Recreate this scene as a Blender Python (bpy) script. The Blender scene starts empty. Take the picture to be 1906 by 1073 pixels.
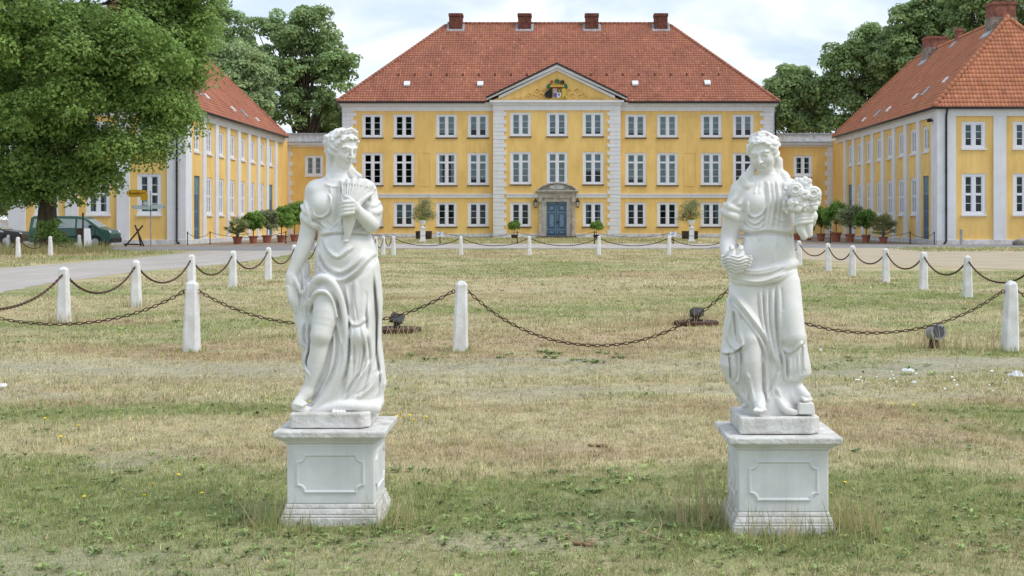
import bpy, math, random
import numpy as np
from mathutils import Vector, Matrix
rng = np.random.default_rng(7)
random.seed(7)
scene = bpy.context.scene
COL = scene.collection
# ------------------------------------------------------------------ camera
F, PX, PY, CAMZ = 2580.0, 1037.0, 408.0, 1.6      # focal length and vanishing point in photo pixels
cam_d = bpy.data.cameras.new('camera')
cam_d.sensor_width = 36.0
cam_d.lens = 36.0 * F / 1906.0
cam_d.shift_x = (953.0 - PX) / 1906.0
cam_d.shift_y = -(536.5 - PY) / 1906.0
cam_d.clip_start = 0.1
cam_d.clip_end = 4000
cam = bpy.data.objects.new('camera', cam_d)
COL.objects.link(cam)
cam.location = (0, 0, CAMZ)
cam.rotation_euler = (math.radians(90), 0, 0)
scene.camera = cam
# ------------------------------------------------------------------ sky, sun, exposure
SUN_EL, SUN_AZ = math.radians(54), math.radians(108)   # azimuth clockwise from +Y: on the right
world = bpy.data.worlds.new('World')
scene.world = world
world.use_nodes = True
nt = world.node_tree
nt.nodes.clear()
def WN(t, **kw):
    n = nt.nodes.new(t)
    for k, v in kw.items():
        setattr(n, k, v)
    return n
wo = WN('ShaderNodeOutputWorld')
sky = WN('ShaderNodeTexSky', sky_type='NISHITA', sun_disc=False)
sky.sun_elevation = SUN_EL
sky.sun_rotation = SUN_AZ
sky.air_density = 1.0
sky.dust_density = 2.0
b1 = WN('ShaderNodeBackground')
b1.inputs[1].default_value = 0.13
nt.links.new(sky.outputs[0], b1.inputs[0])
tc = WN('ShaderNodeTexCoord')
sp = WN('ShaderNodeSeparateXYZ')
nt.links.new(tc.outputs['Generated'], sp.inputs[0])
mz = WN('ShaderNodeMath', operation='ADD'); mz.inputs[1].default_value = 0.22
nt.links.new(sp.outputs[2], mz.inputs[0])
mzx = WN('ShaderNodeMath', operation='MAXIMUM'); mzx.inputs[1].default_value = 0.08
nt.links.new(mz.outputs[0], mzx.inputs[0])
dx = WN('ShaderNodeMath', operation='DIVIDE'); nt.links.new(sp.outputs[0], dx.inputs[0]); nt.links.new(mzx.outputs[0], dx.inputs[1])
dy = WN('ShaderNodeMath', operation='DIVIDE'); nt.links.new(sp.outputs[1], dy.inputs[0]); nt.links.new(mzx.outputs[0], dy.inputs[1])
cb = WN('ShaderNodeCombineXYZ'); nt.links.new(dx.outputs[0], cb.inputs[0]); nt.links.new(dy.outputs[0], cb.inputs[1])
nz = WN('ShaderNodeTexNoise'); nz.inputs['Scale'].default_value = 2.1; nz.inputs['Detail'].default_value = 7; nz.inputs['Roughness'].default_value = 0.5; nz.inputs['Distortion'].default_value = 0.5
mp = WN('ShaderNodeMapping'); mp.inputs['Location'].default_value = (3.3, 1.7, 0)
nt.links.new(cb.outputs[0], mp.inputs[0]); nt.links.new(mp.outputs[0], nz.inputs['Vector'])
cr = WN('ShaderNodeValToRGB')
cr.color_ramp.elements[0].position = 0.36; cr.color_ramp.elements[0].color = (0.30, 0.30, 0.30, 1)
cr.color_ramp.elements[1].position = 0.60; cr.color_ramp.elements[1].color = (1, 1, 1, 1)
nt.links.new(nz.outputs[0], cr.inputs[0])
cc = WN('ShaderNodeValToRGB')
cc.color_ramp.elements[0].position = 0.40; cc.color_ramp.elements[0].color = (0.60, 0.71, 0.86, 1)
cc.color_ramp.elements[1].position = 0.62; cc.color_ramp.elements[1].color = (0.90, 0.95, 1.0, 1)
nt.links.new(nz.outputs[0], cc.inputs[0])
b2 = WN('ShaderNodeBackground'); b2.inputs[1].default_value = 0.80
nt.links.new(cc.outputs[0], b2.inputs[0])
mx = WN('ShaderNodeMixShader')
nt.links.new(cr.outputs[0], mx.inputs[0]); nt.links.new(b1.outputs[0], mx.inputs[1]); nt.links.new(b2.outputs[0], mx.inputs[2])
nt.links.new(mx.outputs[0], wo.inputs[0])
sun_d = bpy.data.lights.new('sun', 'SUN')
sun_d.energy = 1.35
sun_d.angle = math.radians(22)
sun_d.color = (1.0, 0.95, 0.87)
sun = bpy.data.objects.new('sun', sun_d)
COL.objects.link(sun)
sd = Vector((math.sin(SUN_AZ) * math.cos(SUN_EL), math.cos(SUN_AZ) * math.cos(SUN_EL), math.sin(SUN_EL)))
sun.rotation_euler = (-sd).to_track_quat('-Z', 'Y').to_euler()
scene.view_settings.view_transform = 'Standard'
scene.view_settings.look = 'None'
scene.view_settings.exposure = 0.60
scene.view_settings.gamma = 1.0
scene.view_settings.use_curve_mapping = False
scene.cycles.max_bounces = 8
scene.cycles.transparent_max_bounces = 12
scene.cycles.use_denoising = True
scene.cycles.denoiser = 'OPENIMAGEDENOISE'
scene.cycles.denoising_input_passes = 'RGB_ALBEDO_NORMAL'
scene.cycles.use_adaptive_sampling = False
scene.cycles.sample_clamp_indirect = 4.0
scene.cycles.caustics_reflective = False
scene.cycles.caustics_refractive = False

# ------------------------------------------------------------------ helpers
def wx(px, Y): return (px - PX) * Y / F
def wz(py, Y): return CAMZ - (py - PY) * Y / F
def gy(py): return CAMZ * F / (py - PY)           # distance of a point on the ground
def P(px, py, Y): return (wx(px, Y), Y, wz(py, Y))

def srgb(r, g, b):
    def c(v):
        v /= 255.0
        return v / 12.92 if v <= 0.04045 else ((v + 0.055) / 1.055) ** 2.4
    return (c(r), c(g), c(b))

MATS = {}
def material(name, col, rough=0.8, var=0.12, scale=2.0, bump=0.0, bscale=30.0, col2=None, spec=0.3, metal=0.0, attr=None, stretch=None, brick=None, trans=0.0, detail=5.0, bdist=0.02, streak=0.0):
    m = bpy.data.materials.new(name)
    m.use_nodes = True
    t = m.node_tree
    N, L = t.nodes, t.links
    b = N['Principled BSDF']
    b.inputs['Roughness'].default_value = rough
    b.inputs['Metallic'].default_value = metal
    b.inputs['Specular IOR Level'].default_value = spec
    geo = N.new('ShaderNodeNewGeometry')
    vec = geo.outputs['Position']
    if stretch:
        mp = N.new('ShaderNodeMapping'); mp.inputs['Scale'].default_value = stretch
        L.new(vec, mp.inputs[0]); vec = mp.outputs[0]
    c2 = col2 or tuple(c * (1 - 2.2 * var) for c in col)
    c1 = tuple(min(1, c * (1 + var)) for c in col)
    n = N.new('ShaderNodeTexNoise'); n.inputs['Scale'].default_value = scale; n.inputs['Detail'].default_value = detail; n.inputs['Roughness'].default_value = 0.6
    L.new(vec, n.inputs['Vector'])
    r = N.new('ShaderNodeValToRGB')
    r.color_ramp.elements[0].position = 0.32; r.color_ramp.elements[0].color = (*c2, 1)
    r.color_ramp.elements[1].position = 0.62; r.color_ramp.elements[1].color = (*c1, 1)
    L.new(n.outputs[0], r.inputs[0])
    out = r.outputs[0]
    if streak:                                     # rain streaks running down the wall
        ms_ = N.new('ShaderNodeMapping'); ms_.inputs['Scale'].default_value = (2.6, 2.6, 0.16); L.new(geo.outputs['Position'], ms_.inputs[0])
        ns_ = N.new('ShaderNodeTexNoise'); ns_.inputs['Scale'].default_value = 1.6; ns_.inputs['Detail'].default_value = 8; ns_.inputs['Roughness'].default_value = 0.65; L.new(ms_.outputs[0], ns_.inputs['Vector'])
        rs_ = N.new('ShaderNodeValToRGB'); rs_.color_ramp.elements[0].position = 0.34; rs_.color_ramp.elements[0].color = (1 - streak, 1 - streak * 1.05, 1 - streak * 1.1, 1); rs_.color_ramp.elements[1].position = 0.52; rs_.color_ramp.elements[1].color = (1, 1, 1, 1)
        L.new(ns_.outputs[0], rs_.inputs[0])
        mk_ = N.new('ShaderNodeMix'); mk_.data_type = 'RGBA'; mk_.blend_type = 'MULTIPLY'; mk_.inputs[0].default_value = 1.0
        L.new(out, mk_.inputs[6]); L.new(rs_.outputs[0], mk_.inputs[7]); out = mk_.outputs[2]
    if attr:                                       # per-piece colour variation stored in the mesh
        a = N.new('ShaderNodeAttribute'); a.attribute_name = attr
        mm = N.new('ShaderNodeMix'); mm.data_type = 'RGBA'; mm.blend_type = 'MULTIPLY'; mm.inputs[0].default_value = 1.0
        L.new(out, mm.inputs[6]); L.new(a.outputs['Color'], mm.inputs[7]); out = mm.outputs[2]
    L.new(out, b.inputs['Base Color'])
    h = None
    if bump:
        n2 = N.new('ShaderNodeTexNoise'); n2.inputs['Scale'].default_value = bscale; n2.inputs['Detail'].default_value = 4
        L.new(geo.outputs['Position'], n2.inputs['Vector'])
        h = n2.outputs[0]
    if brick:
        sx = N.new('ShaderNodeSeparateXYZ'); L.new(geo.outputs['Position'], sx.inputs[0])
        ad = N.new('ShaderNodeMath'); ad.operation = 'ADD'; L.new(sx.outputs[0], ad.inputs[0]); L.new(sx.outputs[1], ad.inputs[1])
        cx = N.new('ShaderNodeCombineXYZ'); L.new(ad.outputs[0], cx.inputs[0]); L.new(sx.outputs[2], cx.inputs[1])
        bt = N.new('ShaderNodeTexBrick'); bt.inputs['Scale'].default_value = 1.0
        bt.inputs['Brick Width'].default_value = 0.26; bt.inputs['Row Height'].default_value = 0.085; bt.inputs['Mortar Size'].default_value = 0.008
        bt.inputs['Color1'].default_value = (1, 1, 1, 1); bt.inputs['Color2'].default_value = (0.75, 0.75, 0.75, 1); bt.inputs['Mortar'].default_value = (0.2, 0.2, 0.2, 1)
        L.new(cx.outputs[0], bt.inputs['Vector'])
        h = bt.outputs['Color']
        bump = max(bump, brick)
        if brick > 0.3:
            mm = N.new('ShaderNodeMix'); mm.data_type = 'RGBA'; mm.blend_type = 'MULTIPLY'; mm.inputs[0].default_value = min(1, brick - 0.2)
            L.new(out, mm.inputs[6]); L.new(bt.outputs['Color'], mm.inputs[7]); L.new(mm.outputs[2], b.inputs['Base Color'])
    if h is not None:
        bp = N.new('ShaderNodeBump'); bp.inputs['Strength'].default_value = min(1, bump); bp.inputs['Distance'].default_value = bdist
        L.new(h, bp.inputs['Height']); L.new(bp.outputs[0], b.inputs['Normal'])
    if trans:
        tr = N.new('ShaderNodeBsdfTranslucent'); L.new(out, tr.inputs[0])
        ms = N.new('ShaderNodeMixShader'); ms.inputs[0].default_value = trans
        L.new(b.outputs[0], ms.inputs[1]); L.new(tr.outputs[0], ms.inputs[2])
        L.new(ms.outputs[0], N['Material Output'].inputs[0])
    MATS[name] = m
    return m

def glass_material(name, tint=(0.8, 0.85, 0.86), refl=1.5):
    m = bpy.data.materials.new(name); m.use_nodes = True
    N, L = m.node_tree.nodes, m.node_tree.links
    N.remove(N['Principled BSDF'])
    tr = N.new('ShaderNodeBsdfTransparent'); tr.inputs[0].default_value = (*tint, 1)
    gl = N.new('ShaderNodeBsdfGlossy'); gl.inputs['Roughness'].default_value = 0.02; gl.inputs[0].default_value = (0.95, 0.97, 1, 1)
    geo = N.new('ShaderNodeNewGeometry')
    nz = N.new('ShaderNodeTexNoise'); nz.inputs['Scale'].default_value = 1.4
    L.new(geo.outputs['Position'], nz.inputs['Vector'])
    bp = N.new('ShaderNodeBump'); bp.inputs['Strength'].default_value = 0.06; bp.inputs['Distance'].default_value = 0.05
    L.new(nz.outputs[0], bp.inputs['Height']); L.new(bp.outputs[0], gl.inputs['Normal'])
    fr = N.new('ShaderNodeFresnel'); fr.inputs[0].default_value = refl
    ms = N.new('ShaderNodeMixShader')
    L.new(fr.outputs[0], ms.inputs[0]); L.new(tr.outputs[0], ms.inputs[1]); L.new(gl.outputs[0], ms.inputs[2])
    L.new(ms.outputs[0], N['Material Output'].inputs[0])
    MATS[name] = m
    return m

def mesh_from(name, V, Fc, mats=(), smooth=False, attr=None, mi=None):
    me = bpy.data.meshes.new(name)
    if isinstance(V, np.ndarray) and isinstance(Fc, np.ndarray):
        nf, k = Fc.shape
        me.vertices.add(len(V)); me.vertices.foreach_set('co', np.ascontiguousarray(V, dtype=np.float32).ravel())
        me.loops.add(nf * k); me.loops.foreach_set('vertex_index', np.ascontiguousarray(Fc, dtype=np.int32).ravel())
        me.polygons.add(nf); me.polygons.foreach_set('loop_start', np.arange(0, nf * k, k, dtype=np.int32))
        me.polygons.foreach_set('loop_total', np.full(nf, k, dtype=np.int32))
        me.update(calc_edges=True)
    else:
        me.from_pydata([tuple(v) for v in V], [], [tuple(f) for f in Fc])
        me.update()
    for m in mats:
        me.materials.append(MATS[m] if isinstance(m, str) else m)
    if mi is not None:
        me.polygons.foreach_set('material_index', np.asarray(mi, dtype=np.int32))
    if smooth:
        me.polygons.foreach_set('use_smooth', np.ones(len(me.polygons), dtype=bool))
    if attr is not None:                            # (n,3) colours, one for each vertex
        a = me.attributes.new('tint', 'FLOAT_COLOR', 'POINT')
        c = np.ones((len(V), 4), dtype=np.float32); c[:, :3] = attr
        a.data.foreach_set('color', c.ravel())
    return me

def link(name, me, parent=None, loc=(0, 0, 0), rotz=0.0):
    o = bpy.data.objects.new(name, me)
    COL.objects.link(o)
    o.location = loc
    if rotz: o.rotation_euler[2] = rotz
    if parent is not None:
        o.parent = parent
    return o

def tag(o, label=None, category=None, group=None, kind=None):
    if label: o['label'] = label
    if category: o['category'] = category
    if group: o['group'] = group
    if kind: o['kind'] = kind
    return o

def thing(name, label, category, loc=(0, 0, 0), rotz=0.0, group=None):
    o = link(name, None, None, loc, rotz)
    o.empty_display_size = 0.2
    return tag(o, label, category, group)

def copy_tree(o, parent=None):
    c = o.copy(); COL.objects.link(c)
    if parent is not None: c.parent = parent
    for ch in list(o.children): copy_tree(ch, c)
    return c

class MB:
    """collects simple solids into one mesh"""
    def __init__(s): s.v, s.f, s.m = [], [], []
    def add(s, V, Fc, m=0):
        o = len(s.v); s.v += [tuple(map(float, p)) for p in V]
        s.f += [tuple(i + o for i in f) for f in Fc]; s.m += [m] * len(Fc); return s
    def box(s, x0, x1, y0, y1, z0, z1, m=0):
        return s.add([(x0, y0, z0), (x1, y0, z0), (x1, y1, z0), (x0, y1, z0), (x0, y0, z1), (x1, y0, z1), (x1, y1, z1), (x0, y1, z1)],
                     [(0, 3, 2, 1), (4, 5, 6, 7), (0, 1, 5, 4), (1, 2, 6, 5), (2, 3, 7, 6), (3, 0, 4, 7)], m)
    def frustum(s, cx, cy, z0, z1, a0, b0, a1, b1, m=0):
        V = [(cx + i * a0, cy + j * b0, z0) for i, j in ((-1, -1), (1, -1), (1, 1), (-1, 1))] + [(cx + i * a1, cy + j * b1, z1) for i, j in ((-1, -1), (1, -1), (1, 1), (-1, 1))]
        return s.add(V, [(0, 3, 2, 1), (4, 5, 6, 7), (0, 1, 5, 4), (1, 2, 6, 5), (2, 3, 7, 6), (3, 0, 4, 7)], m)
    def prism_y(s, pts, y0, y1, m=0):               # outline in x,z (counter-clockwise seen from -Y) pushed from y0 to y1
        n = len(pts)
        V = [(x, y0, z) for x, z in pts] + [(x, y1, z) for x, z in pts]
        return s.add(V, [tuple(range(n)), tuple(range(2 * n - 1, n - 1, -1))] + [(i, i + n, (i + 1) % n + n, (i + 1) % n) for i in range(n)], m)
    def prism_x(s, pts, x0, x1, m=0):               # outline in y,z
        n = len(pts)
        V = [(x0, y, z) for y, z in pts] + [(x1, y, z) for y, z in pts]
        return s.add(V, [tuple(range(n - 1, -1, -1)), tuple(range(n, 2 * n))] + [(i, (i + 1) % n, (i + 1) % n + n, i + n) for i in range(n)], m)
    def prism_z(s, pts, z0, z1, m=0):
        n = len(pts)
        V = [(x, y, z0) for x, y in pts] + [(x, y, z1) for x, y in pts]
        return s.add(V, [tuple(range(n - 1, -1, -1)), tuple(range(n, 2 * n))] + [(i, (i + 1) % n, (i + 1) % n + n, i + n) for i in range(n)], m)
    def lathe(s, prof, c=(0, 0, 0), n=16, m=0, axis=2, sx=1.0, sy=1.0):
        V, Fc = [], []
        for r, z in prof:
            for i in range(n):
                a = 2 * math.pi * i / n
                p = (r * sx * math.cos(a), r * sy * math.sin(a), z)
                if axis == 1: p = (p[0], p[2], p[1])
                if axis == 0: p = (p[2], p[0], p[1])
                V.append((c[0] + p[0], c[1] + p[1], c[2] + p[2]))
        k = len(prof)
        for j in range(k - 1):
            for i in range(n):
                q = (j * n + i, j * n + (i + 1) % n, (j + 1) * n + (i + 1) % n, (j + 1) * n + i)
                Fc.append(q if axis != 1 else q[::-1])
        Fc.append(tuple(range(n - 1, -1, -1)) if axis != 1 else tuple(range(n)))
        Fc.append(tuple(range((k - 1) * n, k * n)) if axis != 1 else tuple(range(k * n - 1, (k - 1) * n - 1, -1)))
        return s.add(V, Fc, m)
    def tube(s, pts, r, n=8, m=0, closed=False):
        pts = [Vector(p) for p in pts]; k = len(pts)
        rs = r if isinstance(r, (list, tuple)) else [r] * k
        V, Fc = [], []
        up = Vector((0, 0, 1)); prev = None
        for i, p in enumerate(pts):
            if closed: t = pts[(i + 1) % k] - pts[i - 1]
            else: t = pts[min(i + 1, k - 1)] - pts[max(i - 1, 0)]
            t.normalize()
            if prev is None:
                a = t.cross(up if abs(t.z) < 0.95 else Vector((1, 0, 0)))
            else:
                a = prev - t * prev.dot(t)
            a.normalize(); prev = a; b = t.cross(a)
            for j in range(n):
                an = 2 * math.pi * j / n
                V.append(p + (a * math.cos(an) + b * math.sin(an)) * rs[i])
        for i in range(k if closed else k - 1):
            i2 = (i + 1) % k
            for j in range(n):
                Fc.append((i * n + j, i * n + (j + 1) % n, i2 * n + (j + 1) % n, i2 * n + j))
        if not closed:
            Fc.append(tuple(range(n - 1, -1, -1))); Fc.append(tuple(range((k - 1) * n, k * n)))
        return s.add(V, Fc, m)
    def mesh(s, name, mats, smooth=False, bevel=0):
        me = mesh_from(name, s.v, s.f, mats if isinstance(mats, (list, tuple)) else [mats], smooth, None, s.m)
        return me
    def build(s, name, mats, parent=None, loc=(0, 0, 0), rotz=0.0, smooth=False, bevel=0.0, world=False, angle=None):
        """world=True: the points are world coordinates and the parent stands at parent.location"""
        if world and parent is not None:
            l = parent.location
            s.v = [(x - l[0], y - l[1], z - l[2]) for x, y, z in s.v]
        o = link(name, s.mesh(name, mats, smooth), parent, loc, rotz)
        if bevel:
            md = o.modifiers.new('bevel', 'BEVEL'); md.width = bevel; md.segments = 2; md.limit_method = 'ANGLE'; md.angle_limit = math.radians(40)
        return o

def vnoise(x, y, seed=0):
    """smooth value noise in 0..1 on numpy arrays"""
    xi, yi = np.floor(x).astype(np.int64), np.floor(y).astype(np.int64)
    xf, yf = x - xi, y - yi
    def h(a, b):
        n = (a * 374761393 + b * 668265263 + seed * 1442695041) & 0xffffffff
        n = ((n ^ (n >> 13)) * 1274126177) & 0xffffffff
        return ((n ^ (n >> 16)) & 0xffff) / 65535.0
    u, v = xf * xf * (3 - 2 * xf), yf * yf * (3 - 2 * yf)
    return (h(xi, yi) * (1 - u) + h(xi + 1, yi) * u) * (1 - v) + (h(xi, yi + 1) * (1 - u) + h(xi + 1, yi + 1) * u) * v
def fbm(x, y, seed=0, octaves=4):
    s, a, t = 0, 1.0, 0
    for o in range(octaves):
        s = s + a * vnoise(x * 2 ** o + 17.3 * o, y * 2 ** o - 9.1 * o, seed + o); t += a; a *= 0.55
    return s / t
def sstep(a, b, x):
    t = np.clip((x - a) / (b - a), 0, 1); return t * t * (3 - 2 * t)
# ------------------------------------------------------------------ carving engine: a distance field turned into a mesh
def smin(a, b, k):
    if k <= 0: return np.minimum(a, b)
    h = np.maximum(k - np.abs(a - b), 0) / k
    return np.minimum(a, b) - h * h * k * 0.25
def d_cone(X, Y, D, a, b, r1, r2, fl=1.0):
    ax, ay, ad = a; bx, by, bd = b
    ux, uy, ud = bx - ax, by - ay, (bd - ad) / fl
    px, py, pd = X - ax, Y - ay, (D - ad) / fl
    t = np.clip((px * ux + py * uy + pd * ud) / (ux * ux + uy * uy + ud * ud + 1e-9), 0, 1)
    return np.sqrt((px - t * ux) ** 2 + (py - t * uy) ** 2 + (pd - t * ud) ** 2) - (r1 + (r2 - r1) * t)
def d_ell(X, Y, D, c, r, rot=0.0):
    x, y, d = X - c[0], Y - c[1], D - c[2]
    if rot:
        cs, sn = math.cos(rot), math.sin(rot); x, y = x * cs + y * sn, -x * sn + y * cs
    x, y, d = x + 0 * y + 0 * d, y + 0 * x, d + 0 * x
    k0 = np.sqrt((x / r[0]) ** 2 + (y / r[1]) ** 2 + (d / r[2]) ** 2)
    k1 = np.sqrt((x / r[0] ** 2) ** 2 + (y / r[1] ** 2) ** 2 + (d / r[2] ** 2) ** 2)
    return k0 * (k0 - 1) / (k1 + 1e-6)

def ap(p):
    k = 1 + p[2] / F                                    # where a point at depth p[2] must stand to be seen at p[0], p[1]
    return ((p[0] - PX) * k + PX, (p[1] - PY) * k + PY, p[2])

class Vol:
    """x and y are photo pixels, d is depth in the same unit, away from the viewer"""
    def __init__(s, x0, x1, y0, y1, d0, d1, h):
        s.h = h
        s.x = np.arange(x0, x1, h, dtype=np.float32); s.y = np.arange(y0, y1, h, dtype=np.float32); s.d = np.arange(d0, d1, h, dtype=np.float32)
        s.f = np.full((len(s.x), len(s.y), len(s.d)), 50.0, dtype=np.float32)
        s.R = np.zeros((len(s.x), len(s.y)), dtype=np.float32)
    def sl(s, lo, hi):
        out = []
        for g, a, b in zip((s.x, s.y, s.d), lo, hi):
            i0 = max(0, int((a - g[0]) / s.h)); i1 = min(len(g), int((b - g[0]) / s.h) + 2)
            out.append(slice(i0, max(i0, i1)))
        return tuple(out)
    def grid(s, q): return s.x[q[0]][:, None, None], s.y[q[1]][None, :, None], s.d[q[2]][None, None, :]
    def put(s, q, dist, k, sub=False):
        if sub: s.f[q] = -smin(-s.f[q], dist, k)
        else: s.f[q] = smin(s.f[q], dist.astype(np.float32), k)
    def cone(s, a, b, r1, r2=None, k=6, fl=1.0, sub=False):
        r2 = r1 if r2 is None else r2
        a, b = ap(a), ap(b)
        m = max(r1, r2) * max(1, fl) + k + 5
        q = s.sl([min(i, j) - m for i, j in zip(a, b)], [max(i, j) + m for i, j in zip(a, b)])
        if 0 in s.f[q].shape: return s
        s.put(q, d_cone(*s.grid(q), a, b, r1, r2, fl), k, sub); return s
    def path(s, pts, rs, k=5, fl=1.0, sub=False):
        rs = rs if isinstance(rs, (list, tuple)) else [rs] * len(pts)
        pts = [ap(p) for p in pts]
        if len(pts) > 2:                                    # smooth the path and its thickness
            e = [tuple(p) + (r,) for p, r in zip(pts, rs)]; e = np.array([2 * np.array(e[0]) - np.array(e[1])] + [np.array(q) for q in e] + [2 * np.array(e[-1]) - np.array(e[-2])]); o = []
            for i in range(1, len(e) - 2):
                for t in (0, .25, .5, .75): o.append(.5 * (2 * e[i] + (e[i + 1] - e[i - 1]) * t + (2 * e[i - 1] - 5 * e[i] + 4 * e[i + 1] - e[i + 2]) * t * t + (3 * e[i] - e[i - 1] - 3 * e[i + 1] + e[i + 2]) * t ** 3))
            o.append(e[-2]); pts = [tuple(map(float, q[:3])) for q in o]; rs = [float(max(.5, q[3])) for q in o]
        lo = [min(p[i] for p in pts) - max(rs) * max(1, fl) - k - 5 for i in range(3)]; hi = [max(p[i] for p in pts) + max(rs) * max(1, fl) + k + 5 for i in range(3)]
        q = s.sl(lo, hi); g = s.grid(q); dd = None
        for i in range(len(pts) - 1):
            e = d_cone(*g, pts[i], pts[i + 1], rs[i], rs[i + 1], fl)
            dd = e if dd is None else np.minimum(dd, e)
        s.put(q, dd, k, sub); return s
    def ell(s, c, r, k=6, rot=0.0, sub=False):
        c = ap(c)
        m = max(r) + k + 5
        q = s.sl([c[i] - (m if i < 2 else r[2] + k + 5) for i in range(3)], [c[i] + (m if i < 2 else r[2] + k + 5) for i in range(3)])
        s.put(q, d_ell(*s.grid(q), c, r, rot), k, sub); return s
    def trunk(s, secs, k=8, pw=2.0, fold=None):
        """stack of oval sections (y, cx, cd, rx, rd)"""
        a = np.array(secs, dtype=np.float32)
        y0, y1 = a[0, 0], a[-1, 0]
        q = s.sl((s.x[0], y0 - 6, s.d[0]), (s.x[-1] + 1, y1 + 6, s.d[-1] + 1))
        X, Y, D = s.grid(q)
        yy = np.clip(Y[0, :, 0], y0, y1)
        # smooth (cubic-ish) interpolation by blurring the linear one
        def ip(i):
            v = np.interp(yy, a[:, 0], a[:, i]); n = max(3, int(7 / s.h)); kf = np.ones(n) / n
            return np.convolve(np.pad(v, n, mode='edge'), kf, 'same')[n:-n].astype(np.float32)[None, :, None]
        cx, cd, rx, rd = ip(1), ip(2), ip(3), ip(4)
        u, v = (X - cx) / rx, (D - cd) / rd
        rr = (np.abs(u) ** pw + np.abs(v) ** pw) ** (1 / pw)
        dist = (rr - 1) * np.minimum(rx, rd)
        if fold is not None: dist = dist - fold(np.arctan2(v, u), Y)
        dist = np.maximum(dist, np.maximum(y0 - Y, Y - y1))
        s.put(q, dist, k); return s
    # relief drawn on the side that faces the viewer
    def stroke(s, pts, w, amp, t0=0.15, t1=0.15, sharp=False):
        p = np.array([ap((q[0], q[1], -36))[:2] for q in pts], dtype=np.float32)
        # smooth the polyline (Catmull-Rom)
        if len(p) > 2:
            e = np.vstack([2 * p[0] - p[1], p, 2 * p[-1] - p[-2]]); o = []
            for i in range(1, len(e) - 2):
                for t in np.linspace(0, 1, 6, endpoint=False):
                    o.append(0.5 * (2 * e[i] + (e[i + 1] - e[i - 1]) * t + (2 * e[i - 1] - 5 * e[i] + 4 * e[i + 1] - e[i + 2]) * t * t + (3 * e[i] - e[i - 1] - 3 * e[i + 1] + e[i + 2]) * t ** 3))
            p = np.array(o + [p[-1]], dtype=np.float32)
        m = 3.2 * w
        i0 = max(0, int((p[:, 0].min() - m - s.x[0]) / s.h)); i1 = min(len(s.x), int((p[:, 0].max() + m - s.x[0]) / s.h) + 2)
        j0 = max(0, int((p[:, 1].min() - m - s.y[0]) / s.h)); j1 = min(len(s.y), int((p[:, 1].max() + m - s.y[0]) / s.h) + 2)
        if i1 <= i0 or j1 <= j0: return s
        X, Y = s.x[i0:i1][:, None], s.y[j0:j1][None, :]
        best = np.full((i1 - i0, j1 - j0), 1e9, dtype=np.float32); tt = np.zeros_like(best)
        seg = np.hypot(*(p[1:] - p[:-1]).T); cum = np.concatenate([[0], np.cumsum(seg)]); L = cum[-1] + 1e-6
        for i in range(len(p) - 1):
            ux, uy = p[i + 1] - p[i]
            t = np.clip(((X - p[i, 0]) * ux + (Y - p[i, 1]) * uy) / (ux * ux + uy * uy + 1e-9), 0, 1)
            dd = (X - p[i, 0] - t * ux) ** 2 + (Y - p[i, 1] - t * uy) ** 2
            k = dd < best; best = np.where(k, dd, best); tt = np.where(k, (cum[i] + t * seg[i]) / L, tt)
        a = np.full_like(tt, 1.0)
        if t0 > 0: a = a * sstep(-0.02, t0, tt)
        if t1 > 0: a = a * sstep(-0.02, t1, 1 - tt)
        prof = np.maximum(0, 1 - np.sqrt(best) / (1.75 * w)) ** 1.25 if sharp else np.exp(-best / (w * w))
        s.R[i0:i1, j0:j1] += amp * a * prof; return s
    def fold(s, pts, w, amp, side=1):
        """a ridge with a sharper groove along one side of it"""
        s.stroke(pts, w * .95, amp * 1.15, sharp=True)
        q = np.array(pts, dtype=float); t = np.gradient(q, axis=0); n = np.stack([-t[:, 1], t[:, 0]], 1); n /= np.linalg.norm(n, axis=1)[:, None] + 1e-9
        return s.stroke(q + n * side * w * 1.25, w * 0.42, -amp * 0.85)
    def relief(s, d0=0.0, soft=14.0):
        if s.R.any():
            w = (1 - sstep(d0 - soft, d0 + soft, s.d)).astype(np.float32)
            s.f -= np.clip(s.R, -7, 9)[:, :, None] * w[None, None, :]
            s.R[:] = 0
        return s
    def head(s, c, S, yaw, pitch, roll, hair):
        """head about S high (chin to crown) around the point c; yaw turns it to the viewer's right"""
        c = ap(c)
        q = s.sl([v - S * 0.85 for v in c], [v + S * 0.85 for v in c])
        X, Y, D = s.grid(q)
        x, y, z = (X - c[0]) / S + 0 * Y + 0 * D, -(Y - c[1]) / S + 0 * X + 0 * D, -(D - c[2]) / S + 0 * X + 0 * Y
        cr, sr = math.cos(roll), math.sin(roll); x, y = x * cr + y * sr, -x * sr + y * cr
        cy, sy = math.cos(yaw), math.sin(yaw); x, z = x * cy - z * sy, x * sy + z * cy
        cp, spn = math.cos(pitch), math.sin(pitch); y, z = y * cp + z * spn, -y * spn + z * cp
        E = lambda cc, r: d_ell(x, y, z, cc, r)
        C = lambda a, b, r1, r2: d_cone(x, y, z, a, b, r1, r2)
        g = E((0, .12, -.05), (.335, .38, .40))
        g = smin(g, E((0, -.10, .10), (.265, .36, .275)), .12)
        g = smin(g, E((0, -.40, .235), (.095, .085, .085)), .11)
        for m in (-1, 1):
            g = smin(g, E((m * .15, -.14, .235), (.105, .12, .10)), .09)
            g = smin(g, C((m * .235, -.08, -.02), (m * .10, -.38, .18), .09, .075), .1)
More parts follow.
